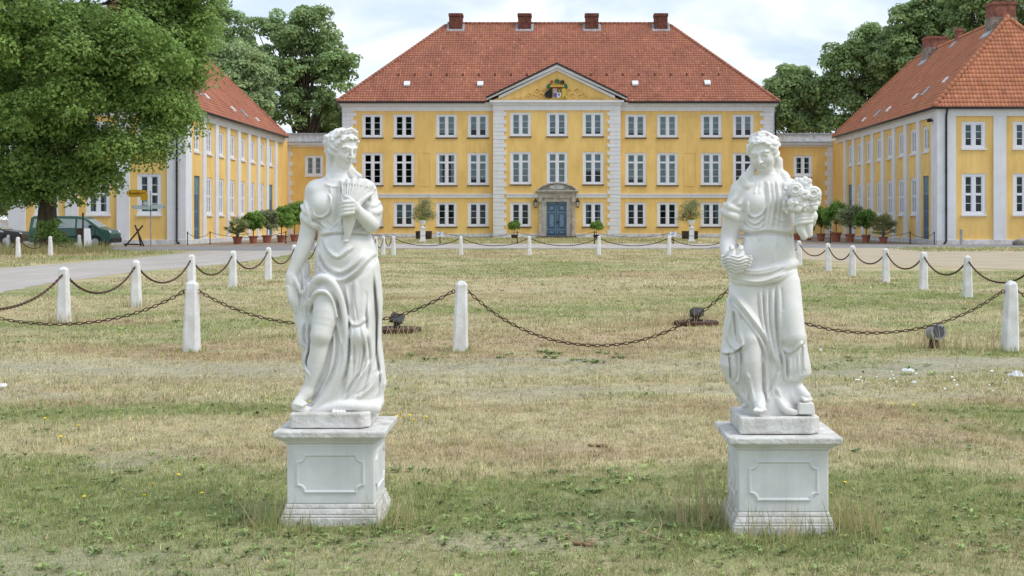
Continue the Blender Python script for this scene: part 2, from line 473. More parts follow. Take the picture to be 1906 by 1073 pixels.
        for m in (-1, 1):                                   # eye sockets, lids and eyes
            g = -smin(-g, E((m * .125, .012, .425), (.105, .062, .085)), .045)
            g = smin(g, E((m * .125, .000, .305), (.080, .048, .062)), .015)
            g = smin(g, C((m * .055, .038, .360), (m * .13, .052, .372), .016, .018), .02)
            g = smin(g, C((m * .13, .052, .372), (m * .205, .022, .325), .018, .014), .02)
            g = smin(g, C((m * .05, .105, .375), (m * .16, .122, .362), .024, .026), .05)
            g = smin(g, C((m * .16, .122, .362), (m * .235, .085, .29), .026, .018), .05)
        g = smin(g, C((0, .07, .372), (0, -.125, .478), .030, .042), .05)
        for m in (-1, 1): g = smin(g, E((m * .042, -.135, .425), (.036, .032, .042)), .03)
        g = smin(g, C((-.075, -.236, .366), (0, -.226, .388), .014, .024), .04)
        g = smin(g, C((.075, -.236, .366), (0, -.226, .388), .014, .024), .04)
        g = smin(g, C((-.05, -.278, .358), (.05, -.278, .358), .026, .026), .04)
        g = -smin(-g, C((-.085, -.252, .405), (.085, -.252, .405), .008, .008), .02)
        g = -smin(-g, E((0, -.332, .39), (.06, .018, .05)), .05)
        hr = hair(x, y, z, E, C)
        s.put(q, np.minimum(smin(g, hr, .02), 1.0) * S, 4.0); return s
    def mesh(s):
        f = s.f
        f[0] = f[-1] = 9; f[:, 0] = f[:, -1] = 9; f[:, :, 0] = f[:, :, -1] = 9
        ins = f < 0
        nx, ny, nd = f.shape
        cnt = np.zeros((nx - 1, ny - 1, nd - 1), dtype=np.int8)
        for a in (0, 1):
            for b in (0, 1):
                for c in (0, 1):
                    cnt += ins[a:nx - 1 + a, b:ny - 1 + b, c:nd - 1 + c]
        act = (cnt > 0) & (cnt < 8)
        I, J, K = np.nonzero(act)
        idx = np.full(act.shape, -1, dtype=np.int32); idx[I, J, K] = np.arange(len(I))
        acc = np.zeros((len(I), 3), dtype=np.float32); n = np.zeros(len(I), dtype=np.float32)
        cor = {(a, b, c): f[I + a, J + b, K + c] for a in (0, 1) for b in (0, 1) for c in (0, 1)}
        for ax in range(3):
            for a in (0, 1):
                for b in (0, 1):
                    p0 = [a, b]; p0.insert(ax, 0); p1 = [a, b]; p1.insert(ax, 1)
                    v0, v1 = cor[tuple(p0)], cor[tuple(p1)]
                    m = (v0 < 0) != (v1 < 0)
                    t = np.where(m, v0 / np.where(m, v0 - v1, 1), 0)
                    for i in range(3): acc[:, i] += np.where(m, t if i == ax else p0[i], 0)
                    n += m
        acc /= n[:, None]
        V = np.stack([s.x[0] + (I + acc[:, 0]) * s.h, s.y[0] + (J + acc[:, 1]) * s.h, s.d[0] + (K + acc[:, 2]) * s.h], 1)
        quads = []
        # edges along each axis: the four cells around them
        e = ins[:-1, 1:-1, 1:-1] != ins[1:, 1:-1, 1:-1]; i, j, k = np.nonzero(e); j += 1; k += 1
        qd = np.stack([idx[i, j - 1, k - 1], idx[i, j, k - 1], idx[i, j, k], idx[i, j - 1, k]], 1); fl = ins[i, j, k]; qd[~fl] = qd[~fl][:, ::-1]; quads.append(qd)
        e = ins[1:-1, :-1, 1:-1] != ins[1:-1, 1:, 1:-1]; i, j, k = np.nonzero(e); i += 1; k += 1
        qd = np.stack([idx[i - 1, j, k - 1], idx[i - 1, j, k], idx[i, j, k], idx[i, j, k - 1]], 1); fl = ins[i, j, k]; qd[~fl] = qd[~fl][:, ::-1]; quads.append(qd)
        e = ins[1:-1, 1:-1, :-1] != ins[1:-1, 1:-1, 1:]; i, j, k = np.nonzero(e); i += 1; j += 1
        qd = np.stack([idx[i - 1, j - 1, k], idx[i, j - 1, k], idx[i, j, k], idx[i - 1, j, k]], 1); fl = ins[i, j, k]; qd[~fl] = qd[~fl][:, ::-1]; quads.append(qd)
        return V, np.vstack(quads)[:, ::-1]
    def to_object(s, name, Yd, parent, mat, flip=False):
        V, Q = s.mesh()
        sc = Yd / F
        W = np.stack([(V[:, 0] - PX) * sc, Yd + V[:, 2] * sc, CAMZ - (V[:, 1] - PY) * sc], 1)
        l = parent.location
        W -= np.array([l[0], l[1], l[2]])
        me = mesh_from(name, W, Q.astype(np.int32) if not flip else Q[:, ::-1].astype(np.int32), [mat], True)
        return link(name, me, parent)
# ------------------------------------------------------------------ ground, roads, grass
def lawn_mix(x, y):
    """share of green, share of bare soil, straw tone, for points on the ground"""
    big = fbm(x * .16 + 3, y * .22, 5, 4); mid = fbm(x * .55, y * .8 + 7, 9, 4); st = fbm(x * .22, y * 1.1, 21, 4)
    g = sstep(.47, .62, .45 * big + .35 * mid + .25 * st)
    g = g * np.where(y > 17.5, .8, 1.0)
    for cx, cy, rx, ry, a in ((-1.95, 6.9, 1.0, 1.1, .75), (.1, 7.2, 1.5, .75, .6), (1.5, 6.6, 1.0, 1.0, .65), (2.9, 7.4, 1.1, .45, .7), (-3.0, 11.8, 1.2, .35, .8), (-2.2, 8.0, 1.4, .8, .25), (3.6, 14.8, 2.2, 1.3, .5), (-6.5, 18.5, 2.5, .7, .6), (-.3, 25, 5, 1.8, .45), (4, 30, 4, 2, .3), (-3, 19, 2.0, .6, .4), (5.3, 10.6, 1.5, .6, .4)):
        g = g + a * np.exp(-((x - cx) / rx) ** 2 - ((y - cy) / ry) ** 2)
    trk = np.exp(-((y - 15.0 - .25 * np.sin(x * .5)) / .85) ** 2)
    bare = np.clip(trk * sstep(.36, .56, mid + .12) * np.where(x < .5, .85, .5) + sstep(.60, .72, fbm(x * .4 + 40, y * .7, 33, 4)) * (y < 16) * .6 + np.exp(-((x + 2.6) / 1.5) ** 2 - ((y - 6.5) / .6) ** 2) * .6 * sstep(.35, .6, mid), 0, 1)
    brown = sstep(.50, .68, fbm(x * .30 - 11, y * .75 + 5, 14, 4))
    for cx, cy, rx, ry, a in ((.4, 18.8, 4.2, 1.6, 1.0), (-3.5, 24, 4, 1.2, .6), (3, 40, 6, 3, .6), (1.5, 32, 3.0, 1.5, .6), (-1.8, 29, 2.0, 1.0, .5), (.2, 9.6, 1.4, .7, .35)):
        brown = brown + a * np.exp(-((x - cx) / rx) ** 2 - ((y - cy) / ry) ** 2)
    return np.clip(g * (1 - .7 * bare), 0, 1), bare, np.clip(brown, 0, 1)
C_STRAW, C_BROWN, C_GREEN, C_BARE = np.array((0.592, 0.517, 0.316)), np.array((0.546, 0.432, 0.270)), np.array((0.323, 0.363, 0.148)), np.array((0.475, 0.456, 0.342))
def ground_col(x, y):
    g, b, br = lawn_mix(x, y)
    c = C_STRAW + (C_BROWN - C_STRAW) * br[:, None]
    c = c + (C_GREEN - c) * (g * .85)[:, None]
    c = c + (C_BARE - c) * (b * .9)[:, None]
    far = sstep(76, 80, y) * sstep(12, 16, np.abs(x))          # gravel apron by the wings
    c = c + (np.array((.33, .27, .21)) - c) * far[:, None]
    sp2 = fbm(x * 6.0, y * 6.0, 51, 3); c = c * (.72 + .56 * sp2)[:, None]
    return c
def axis(*seg):
    out = []
    for a, b, st in seg: out += list(np.arange(a, b, st))
    return np.array(out + [seg[-1][1]])
gx = axis((-2500, -400, 700), (-400, -60, 40), (-60, -20, 2), (-20, -6, .35), (-6, 6, .16), (6, 16, .35), (16, 60, 2), (60, 400, 40), (400, 2500, 700))
gyv = axis((-400, -10, 60), (-10, 5, 1.5), (5, 18, .16), (18, 62, .4), (62, 130, 1.5), (130, 400, 30), (400, 3000, 500))
GX, GY = np.meshgrid(gx, gyv, indexing='ij')
nX, nY = GX.shape
V = np.stack([GX.ravel(), GY.ravel(), np.zeros(GX.size)], 1)
ii = np.arange(nX * nY).reshape(nX, nY)
Q = np.stack([ii[:-1, :-1].ravel(), ii[1:, :-1].ravel(), ii[1:, 1:].ravel(), ii[:-1, 1:].ravel()], 1)
material('ground_soil', (1, 1, 1), rough=0.95, var=0.0, scale=14, col2=(0.66, 0.66, 0.64), attr='tint', bump=1.0, bscale=55, spec=0.1, bdist=0.03, detail=9)
ground = link('ground', mesh_from('ground', V, Q, ['ground_soil'], False, ground_col(V[:, 0], V[:, 1])))
tag(ground, kind='structure')
material('asphalt', (0.44, 0.41, 0.38), rough=0.9, var=0.05, scale=1.6, stretch=(1, .12, 1), col2=(0.37, 0.34, 0.31), bump=0.4, bscale=60, spec=0.2, detail=9)
material('asphalt_dark', (0.24, 0.243, 0.25), rough=0.9, var=0.06, scale=1.2, bump=0.4, bscale=60, spec=0.2, detail=9)
material('sand_gravel', (0.46, 0.39, 0.29), rough=0.95, var=0.05, scale=0.8, col2=(0.39, 0.33, 0.235), bump=0.6, bscale=40, spec=0.1, detail=9)
def sheet(name, pts, mat, z, jit=.12):
    out = []
    for i in range(len(pts)):
        a, b = Vector(pts[i]), Vector(pts[(i + 1) % len(pts)]); n = max(1, int((b - a).length / .6))
        for k in range(n):
            p = a.lerp(b, k / n); out.append((p.x + random.uniform(-jit, jit), p.y + random.uniform(-jit, jit), z))
    m = MB(); m.add(out, [tuple(range(len(out)))]); return tag(m.build(name, mat), kind='structure')
sheet('road', [(-12.0, 2), (-12.1, 30), (-12.7, 36), (-12.7, 42), (-11.7, 50), (-11.9, 60), (-12.2, 70), (-17.6, 70), (-17.3, 56), (-17.6, 50), (-18.2, 44), (-18.8, 30), (-19, 2)], 'asphalt', .004)
sheet('forecourt_road', [(-28, 70.6), (-17, 70.4), (-12, 70.4), (-8, 74), (8, 74), (9.4, 77), (45, 77.5), (45, 84), (22, 85), (16, 86.5), (11, 89), (-11, 89), (-15, 81), (-22, 79), (-28, 78)], 'asphalt_dark', .008)
sheet('gravel_path', [(-10.5, 75), (8, 75), (9, 79.5), (13, 87.5), (10.5, 88.6), (-10.5, 88.6), (-13.5, 80)], 'asphalt', .012)
sheet('sand_yard', [(9.2, 77), (9.3, 58), (10.6, 50), (14.5, 43.5), (24, 40), (40, 38), (40, 66), (24, 68.5), (20, 70), (18.5, 74), (19.5, 77)], 'sand_gravel', .004, .3)

material('grass_blade', (1, 1, 1), rough=0.8, var=0.0, scale=3, col2=(0.9, 0.9, 0.9), attr='tint', spec=0.15, trans=0.4)
def blades(name, x, y, h, w, lean, col, curl=0.0, z=None):
    n = len(x); a = rng.uniform(0, 2 * np.pi, n); la = rng.uniform(0, 2 * np.pi, n); z = np.zeros(n) if z is None else z
    dx, dy = np.cos(a) * w / 2, np.sin(a) * w / 2
    b0 = np.stack([x - dx, y - dy, z - .004], 1); b1 = np.stack([x + dx, y + dy, z - .004], 1)
    tp = np.stack([x + np.cos(la) * lean * h, y + np.sin(la) * lean * h, z + h * np.sqrt(np.maximum(.1, 1 - np.minimum(lean, .95) ** 2))], 1)
    V = np.stack([b0, b1, tp], 1).reshape(-1, 3); Fc = np.arange(3 * n).reshape(-1, 3)
    return V, Fc, np.repeat(col, 3, axis=0)
B_STRAW, B_GREEN, B_PALE = np.array((0.681, 0.596, 0.376)), np.array((0.358, 0.430, 0.157)), np.array((0.735, 0.672, 0.475))
def lawn(x0, x1, y0, y1, dens, h, w, seed, maxlean=.85, keep=None):
    n = int((x1 - x0) * (y1 - y0) * dens)
    r = np.random.default_rng(seed)
    x, y = r.uniform(x0, x1, n), r.uniform(y0, y1, n)
    nc = max(1, n // 22); cid = np.where(r.uniform(size=n) < .65, r.integers(0, nc, n), -1)     # most blades stand in small tufts
    cx, cy, sp_ = r.uniform(x0, x1, nc), r.uniform(y0, y1, nc), w * r.uniform(2.5, 7, nc)
    cl_h, cl_b, cl_g = r.uniform(.6, 1.7, nc), r.uniform(.72, 1.28, nc), r.uniform(-.35, .35, nc)
    inc = cid >= 0; x = np.where(inc, cx[cid] + r.normal(size=n) * sp_[cid], x); y = np.where(inc, cy[cid] + r.normal(size=n) * sp_[cid], y)
    hk, bk, gk = np.where(inc, cl_h[cid], .8), np.where(inc, cl_b[cid], 1.0), np.where(inc, cl_g[cid], 0.0)
    k = (x > -.415 * y - 1.2) & (x < .35 * y + 1.2)
    k &= ~((np.abs(x - wx(611.5, 7.177)) < .255) & (np.abs(y - 7.467) < .255)) & ~((np.abs(x - wx(1462.5, 6.976)) < .255) & (np.abs(y - 7.266) < .255))
    if keep is not None: k &= keep(x, y)
    x, y, hk, bk, gk = x[k], y[k], hk[k], bk[k], gk[k]
    g, b, br = lawn_mix(x, y); t = r.uniform(0, 1, len(x))
    k = t > b * .75; x, y, g, b, br, hk, bk, gk = x[k], y[k], g[k], b[k], br[k], hk[k], bk[k], gk[k]; n = len(x)
    isg = r.uniform(0, 1, n) < (.24 + .76 * g + gk)
    gb = ground_col(x, y)
    c = np.where(isg[:, None], B_GREEN, B_STRAW + (np.array((.55, .425, .265)) - B_STRAW) * br[:, None])
    c = np.where((r.uniform(0, 1, n) < .07)[:, None], B_PALE, c)
    c = c * .78 + gb * 1.1 * .22
    c = c * (r.uniform(.55, 1.38, n) * bk)[:, None] * np.stack([r.uniform(.93, 1.07, n), np.ones(n), r.uniform(.85, 1.15, n)], 1)
    hh = h * hk * r.uniform(.35, 1.3, n) * (1 + .5 * (fbm(x * 1.4, y * 1.4, 77, 3) - .5) * 2) * (1 - .5 * b)
    return blades('', x, y, hh, w * r.uniform(.7, 1.3, n), r.uniform(.15, maxlean, n), c)
parts = [lawn(-4.2, 3.8, 5.4, 8.6, 6800, .030, .0055, 1), lawn(-5.6, 4.8, 8.6, 12, 3600, .032, .007, 2), lawn(-8, 7, 12, 17.2, 1700, .034, .010, 3),
         lawn(-12, 9.2, 17.2, 30, 620, .036, .016, 4, .8, lambda x, y: x > -11.9), lawn(-11.7, 9.3, 30, 73.5, 110, .045, .034, 5, .8), lawn(9.3, 17, 17, 42, 200, .04, .02, 6, .8, lambda x, y: y < 50 - (x - 10.6) * 1.6),
         lawn(-34, -18.2, 44, 78, 70, .10, .04, 8, .8, lambda x, y: y < 69.5), lawn(-11, 11, 90, 117, 45, .08, .06, 9, .8), lawn(18, 40, 68, 77, 40, .1, .06, 12, .8)]
# tall dry tufts: (x, y, radius, blades, height, straw share)
xa1, xa2 = wx(611.5, 7.177), wx(1462.5, 6.976)
tufts = [(xa1 - .33, 7.25, .10, 160, .26, .6), (xa1 + .33, 7.2, .12, 200, .24, .55), (xa1 + .05, 7.12, .22, 260, .09, .2), (xa1 - .22, 7.10, .12, 150, .16, .3), (xa2 - .36, 7.2, .14, 190, .42, .85), (xa2 - .42, 7.4, .14, 110, .40, .9), (xa2 + .34, 7.05, .12, 260, .26, .6), (xa2 + .40, 7.2, .10, 160, .32, .85),
         (xa2 - .1, 6.90, .16, 120, .22, .8), (xa2 + .12, 6.90, .16, 120, .20, .7), (xa2, 6.92, .28, 380, .10, .2), (5.0, 16.9, .35, 260, .36, .9), (4.6, 17.3, .25, 160, .42, .95), (4.3, 17.0, .2, 160, .14, .4), (1.85, 21.0, .45, 260, .42, .95), (1.2, 20.6, .5, 160, .22, .95), (-1.9, 19.5, .3, 160, .2, .9), (-2.3, 19.3, .2, 90, .25, .95)]
for x, y in [(-4.40, 16.7), (-1.165, 16.7), (2.14, 16.7), (5.46, 16.7)]: tufts.append((x, y - .05, .17, 200, .10, .35))
for yy in (21.5, 25.2, 28.9): tufts.append((-7.65, yy, .2, 220, .22, .7))
for x, y, rad, n, h, s in tufts:
    r = np.random.default_rng(int(abs(x * 1000 + y * 77)))
    n = int(n * .40); a, q = r.uniform(0, 2 * np.pi, n), rad * 1.25 * np.sqrt(r.uniform(0, 1, n)); isS = r.uniform(0, 1, n) < s
    c = np.where(isS[:, None], np.array((.58, .48, .28)), B_GREEN * .95) * r.uniform(.75, 1.2, n)[:, None]
    parts.append(blades('', x + q * np.cos(a), y + q * np.sin(a), h * r.uniform(.45, 1.1, n), (.0062 if y < 9 else .013) * r.uniform(.7, 1.2, n), r.uniform(.02, .55, n), c))
for x0, x1, y0, y1, n, h in ((-28, -20.6, 60, 69, 4200, .55),):                # long grass round the linden
    r = np.random.default_rng(5); x, y = r.uniform(x0, x1, n), r.uniform(y0, y1, n); k = ((x + 24.6) / 3.6) ** 2 + ((y - 65) / 4.5) ** 2 < 1; x, y = x[k], y[k]; n = len(x); isS = r.uniform(0, 1, n) < .7
    parts.append(blades('', x, y, h * r.uniform(.4, 1.2, n), np.full(n, .035), r.uniform(0, .4, n), np.where(isS[:, None], np.array((.46, .38, .20)), B_GREEN) * r.uniform(.8, 1.2, n)[:, None]))
# single tall dry stalks all over the near grass
r = np.random.default_rng(91); n = 900; y = r.uniform(5.8, 16.5, n); x = r.uniform(-.41, .345, n) * y; k = ~((np.abs(x - xa1) < .27) & (np.abs(y - 7.467) < .27)) & ~((np.abs(x - xa2) < .27) & (np.abs(y - 7.266) < .27)); x, y = x[k], y[k]; n = len(x)
parts.append(blades('', x, y, r.uniform(.06, .17, n), .0032 + .0004 * y, r.uniform(.1, .6, n), np.array((.56, .46, .27)) * r.uniform(.6, 1.15, n)[:, None]))
n = 5000; y = r.uniform(5.6, 14, n); x = r.uniform(-.41, .345, n) * y                                  # flat dead bits
parts.append(blades('', x, y, r.uniform(.02, .07, n), np.full(n, .009), np.full(n, .985), np.array((.50, .40, .25)) * r.uniform(.4, 1.4, n)[:, None], z=np.full(n, .012)))
off = 0; VV, FF, CC = [], [], []
for v, f, c in parts: VV.append(v); FF.append(f + off); CC.append(c); off += len(v)
tag(link('grass', mesh_from('grass', np.vstack(VV), np.vstack(FF), ['grass_blade'], False, np.vstack(CC))), 'short sun-bleached grass with green patches covering the lawn', 'grass', kind='stuff')
# broad-leaved weeds: flat rosettes in the greener spots
material('weed_leaf', (0.29, 0.37, 0.14), rough=0.6, var=0.25, scale=5, spec=0.3, trans=0.2, attr='tint')
r = np.random.default_rng(12); V, Fc, T = [], [], []
def rosette(x, y, s, n=9):
    tint = r.uniform(.7, 1.35)
    for k in range(n):
        a = r.uniform(0, 2 * np.pi); ln = s * r.uniform(.5, 1.0); w = ln * .22; up = r.uniform(.2, .9); c, q = math.cos(a), math.sin(a); b = len(V)
        V.extend([(x, y, .005), (x + c * ln * .5 - q * w, y + q * ln * .5 + c * w, .012 + ln * up * .6), (x + c * ln, y + q * ln, .01 + ln * up * .6), (x + c * ln * .5 + q * w, y + q * ln * .5 - c * w, .012 + ln * up * .6)]); Fc.append((b, b + 1, b + 2, b + 3)); T.extend([(tint, tint * r.uniform(.95, 1.1), tint)] * 4)
for x0, x1, y0, y1, n, sz in ((-3.6, 3.0, 5.6, 8.2, 1100, .034), (-5, 4.4, 8.2, 13, 420, .040), (-7, 6.5, 13, 16.6, 150, .06), (-8, 8, 17.5, 35, 60, .08)):
    xs, ys = r.uniform(x0, x1, n * 5), r.uniform(y0, y1, n * 5); g, b, br = lawn_mix(xs, ys); k = (r.uniform(0, 1, n * 5) < g * .9) & ~((np.abs(xs - xa1) < .26) & (np.abs(ys - 7.467) < .26)) & ~((np.abs(xs - xa2) < .26) & (np.abs(ys - 7.266) < .26))
    for x, y in list(zip(xs[k], ys[k]))[:n]: rosette(x, y, sz * r.uniform(.5, 1.3), int(r.integers(6, 12)))
for px, py, s in ((1028, 660, .14), (1000, 657, .10), (1020, 668, .16), (1082, 672, .10), (1103, 676, .13), (1130, 660, .12), (940, 668, .10), (1150, 668, .09), (960, 662, .08), (1100, 920, .07), (1020, 882, .07), (900, 865, .06), (1190, 895, .06), (1098, 918, .08), (780, 880, .08), (1160, 890, .07)):
    Y = gy(py)
    for _ in range(5): rosette(wx(px, Y) + r.uniform(-.06, .06) * Y / 7, Y + r.uniform(-.05, .05), s * r.uniform(.35, .65), 12)
for cx, cy, n in ((xa1, 7.10, 60), (xa1 + .6, 7.3, 45), (xa1 - .6, 7.4, 40), (xa2, 6.90, 50), (xa2 + .6, 7.2, 40), (xa2 - .6, 7.25, 40), (.15, 7.5, 80), (2.8, 7.5, 50)):      # fresh clover-like patches
    for _ in range(n): rosette(cx + r.normal(0, .42), cy - abs(r.normal(0, .34)), r.uniform(.018, .045), int(r.integers(7, 12)))
tag(link('weeds', mesh_from('weeds', np.array(V), np.array(Fc), ['weed_leaf'], False, np.array(T))), 'low green broad-leaved weeds growing in patches among the dry grass', 'weeds', kind='stuff')
# pebbles on the worn track
material('pebble', (0.34, 0.32, 0.28), rough=0.9, var=0.3, scale=9)
n = 500; xs, ys = r.uniform(-7, 6, n * 3), r.normal(15.0, .8, n * 3); g, b, br = lawn_mix(xs, ys); k = r.uniform(0, 1, n * 3) < b; xs, ys = xs[k][:n], ys[k][:n]; n = len(xs)
sz = r.uniform(.006, .018, n); o6 = np.array([(1, 0, 0), (0, 1, 0), (-1, 0, 0), (0, -1, 0), (0, 0, .8)])
V = (np.stack([xs, ys, np.zeros(n)], 1)[:, None, :] + o6[None] * sz[:, None, None]).reshape(-1, 3); bs = (np.arange(n) * 5)[:, None]
Fc = np.concatenate([bs + np.array(q)[None] for q in ((0, 1, 4), (1, 2, 4), (2, 3, 4), (3, 0, 4))])
tag(link('gravel', mesh_from('gravel', V, Fc, ['pebble'])), 'small grey stones scattered on the worn track across the grass', 'gravel', kind='stuff')
# ------------------------------------------------------------------ building materials
YEL = (0.79, 0.55, 0.205)
material('wall_yellow', YEL, rough=0.9, var=0.10, scale=0.9, col2=(0.73, 0.485, 0.165), bump=0.2, brick=0.25, spec=0.15, stretch=(1, 1, 0.45), detail=8, streak=.06)
material('wall_white', (0.74, 0.755, 0.79), rough=0.85, var=0.02, scale=1.2, col2=(0.69, 0.70, 0.725), brick=0.2, spec=0.2, detail=8, streak=.06)
material('trim_white', (0.74, 0.755, 0.80), rough=0.7, var=0.02, scale=1.5, col2=(0.70, 0.71, 0.74), spec=0.25, streak=.06)
material('frame_white', (0.76, 0.78, 0.84), rough=0.45, var=0.02, scale=4, spec=0.4)
material('sill_stone', (0.10, 0.085, 0.07), rough=0.85, var=0.2, scale=6)
material('plinth_white', (0.68, 0.69, 0.71), rough=0.9, var=0.05, scale=2.5, col2=(0.48, 0.47, 0.46), spec=0.15, detail=9, streak=.15)
material('roof_tile', (0.42, 0.178, 0.115), rough=0.85, var=0.05, scale=0.5, col2=(0.355, 0.148, 0.10), attr='tint', spec=0.25, stretch=(1, 1, 0.35), detail=7)
material('roof_tile_bright', (0.53, 0.225, 0.130), rough=0.8, var=0.05, scale=0.8, col2=(0.46, 0.19, 0.11), attr='tint', spec=0.25, detail=7)
material('roof_under', (0.20, 0.07, 0.04), rough=0.9)
material('lead_grey', (0.34, 0.38, 0.42), rough=0.5, var=0.15, scale=3, spec=0.5)
material('gutter_dark', (0.022, 0.022, 0.026), rough=0.5, var=0.2)
material('brick_dark', (0.19, 0.072, 0.052), rough=0.9, var=0.25, scale=3, brick=0.7)
material('brick_light', (0.30, 0.125, 0.090), rough=0.9, var=0.25, scale=3, brick=0.7)
material('brick_grey', (0.30, 0.25, 0.21), rough=0.9, var=0.3, scale=4, brick=0.6)
material('door_blue', (0.16, 0.255, 0.36), rough=0.55, var=0.08, scale=3, spec=0.35)
material('door_blue_dark', (0.075, 0.125, 0.185), rough=0.55, var=0.08, scale=3, spec=0.35)
material('portal_stone', (0.46, 0.43, 0.385), rough=0.9, var=0.15, scale=3, bump=0.3, bscale=25, detail=9)
material('blind_grey', (0.52, 0.63, 0.66), rough=0.9, var=0.08, scale=1.3)
material('blind_pale', (0.58, 0.66, 0.67), rough=0.9, var=0.06, scale=1.3)
material('curtain_teal', (0.16, 0.27, 0.30), rough=0.9, var=0.15, scale=2)
material('room_shade', (0.012, 0.013, 0.013), rough=0.95, var=0.3, scale=1)  # near-black colour paints in the shade of the unlit rooms
material('iron_black', (0.015, 0.015, 0.016), rough=0.6, var=0.2)
material('lamp_glass', (0.55, 0.52, 0.42), rough=0.2, var=0.1, spec=0.5)
glass_material('pane_glass', refl=1.36)
for nm, c in (('heraldic_green', (0.035, 0.12, 0.045)), ('heraldic_gold', (0.62, 0.44, 0.08)), ('heraldic_black', (0.012, 0.012, 0.014)), ('heraldic_red', (0.33, 0.025, 0.03)), ('heraldic_blue', (0.16, 0.17, 0.42)), ('heraldic_white', (0.7, 0.7, 0.68))):
    material(nm, c, rough=0.5, var=0.08, scale=8)

# ------------------------------------------------------------------ wall, window, quoin and tile makers
def open_wall(mb, O, U, n, W, z0, z1, rects, thick=0.35, reveal=0.22):
    """sheet with window openings: O start point, U along the wall, n outwards; rects are (u0,u1,z0,z1)"""
    O, U, n = Vector(O), Vector(U), Vector(n)
    us = sorted({0.0, W} | {r[0] for r in rects} | {r[1] for r in rects}); zs = sorted({z0, z1} | {r[2] for r in rects} | {r[3] for r in rects})
    pt = lambda u, z, d=0.0: tuple(O + U * u - n * d + Vector((0, 0, z)))
    for i in range(len(us) - 1):
        for j in range(len(zs) - 1):
            cu, cz = (us[i] + us[i + 1]) / 2, (zs[j] + zs[j + 1]) / 2
            if any(r[0] < cu < r[1] and r[2] < cz < r[3] for r in rects): continue
            for d in (0.0, thick):
                mb.add([pt(us[i], zs[j], d), pt(us[i + 1], zs[j], d), pt(us[i + 1], zs[j + 1], d), pt(us[i], zs[j + 1], d)], [(0, 1, 2, 3)])
    for a, b, c, d in rects:
        q = [(a, c), (b, c), (b, d), (a, d)]
        for k in range(4):
            p0, p1 = q[k], q[(k + 1) % 4]
            mb.add([pt(*p0), pt(*p1), pt(*p1, reveal), pt(*p0, reveal)], [(0, 1, 2, 3)])
    for u in (0.0, W): mb.add([pt(u, z0), pt(u, z1), pt(u, z1, thick), pt(u, z0, thick)], [(0, 1, 2, 3)])
    mb.add([pt(0, z1), pt(W, z1), pt(W, z1, thick), pt(0, z1, thick)], [(0, 1, 2, 3)])

def boxes(name, mat, parent, lst, bevel=0.0):
    for b in lst: MB().box(*b).build(name, mat, parent, world=True, bevel=bevel)
WCACHE = {}
def window_mesh(w, h, rows, transom):
    """casing and sash bars; returns the mesh and the pane rectangles. rows: relative pane heights from the bottom; transom: index below which a thick bar runs"""
    key = ('w', round(w, 3), round(h, 3), rows, transom)
    if key in WCACHE: return WCACHE[key]
    m = MB()
    c, s = 0.20, 0.095                                # casing board, sash frame
    y0, y1, y2 = 0.045, 0.085, 0.14
    m.box(-w / 2, -w / 2 + c, y0, y2, 0, h); m.box(w / 2 - c, w / 2, y0, y2, 0, h)
    m.box(-w / 2 + c, w / 2 - c, y0, y2, h - c * .75, h); m.box(-w / 2 + c, w / 2 - c, y0, y2, 0, c * .7)
    xa, za, zb = w / 2 - c, c * .7, h - c * .75
    mul = 0.085
    m.box(-mul, mul, y0 + .012, y2, za, zb)
    fr = 0.07
    panes = []
    tot = sum(rows); nz = len(rows); tb = 0.15 if transom is not None else 0.0; mt = 0.032
    gaps = [tb if (transom is not None and i == transom) else mt for i in range(1, nz)]
    avail = (zb - za) - 2 * fr - sum(gaps)
    for sx in (-1, 1):
        xl, xr = (-xa, -mul) if sx < 0 else (mul, xa)
        m.box(xl, xl + fr, y1, y2, za, zb); m.box(xr - fr, xr, y1, y2, za, zb)
        m.box(xl + fr, xr - fr, y1, y2, za, za + fr); m.box(xl + fr, xr - fr, y1, y2, zb - fr, zb)
        z = za + fr
        for i, r in enumerate(rows):
            ph = avail * r / tot
            panes.append((xl + fr, xr - fr, z, z + ph)); z += ph
            if i < nz - 1:
                if gaps[i] > mt: m.box(xl + fr, xr - fr, y0 + .016, y2, z, z + gaps[i])
                else: m.box(xl + fr, xr - fr, y1 + .012, y2 - .012, z, z + gaps[i])
                z += gaps[i]
    me = m.mesh('window', ['frame_white'])
    WCACHE[key] = (me, panes); return WCACHE[key]
def cached(key, fn):
    if key not in WCACHE: WCACHE[key] = fn()
    return WCACHE[key]
def box_mesh(name, w, y0, y1, h, mat): 
    return cached((name, round(w, 3), round(y0, 3), round(y1, 3), round(h, 3), mat), lambda: MB().box(-w / 2, w / 2, y0, y1, 0, h).mesh(name, [mat]))

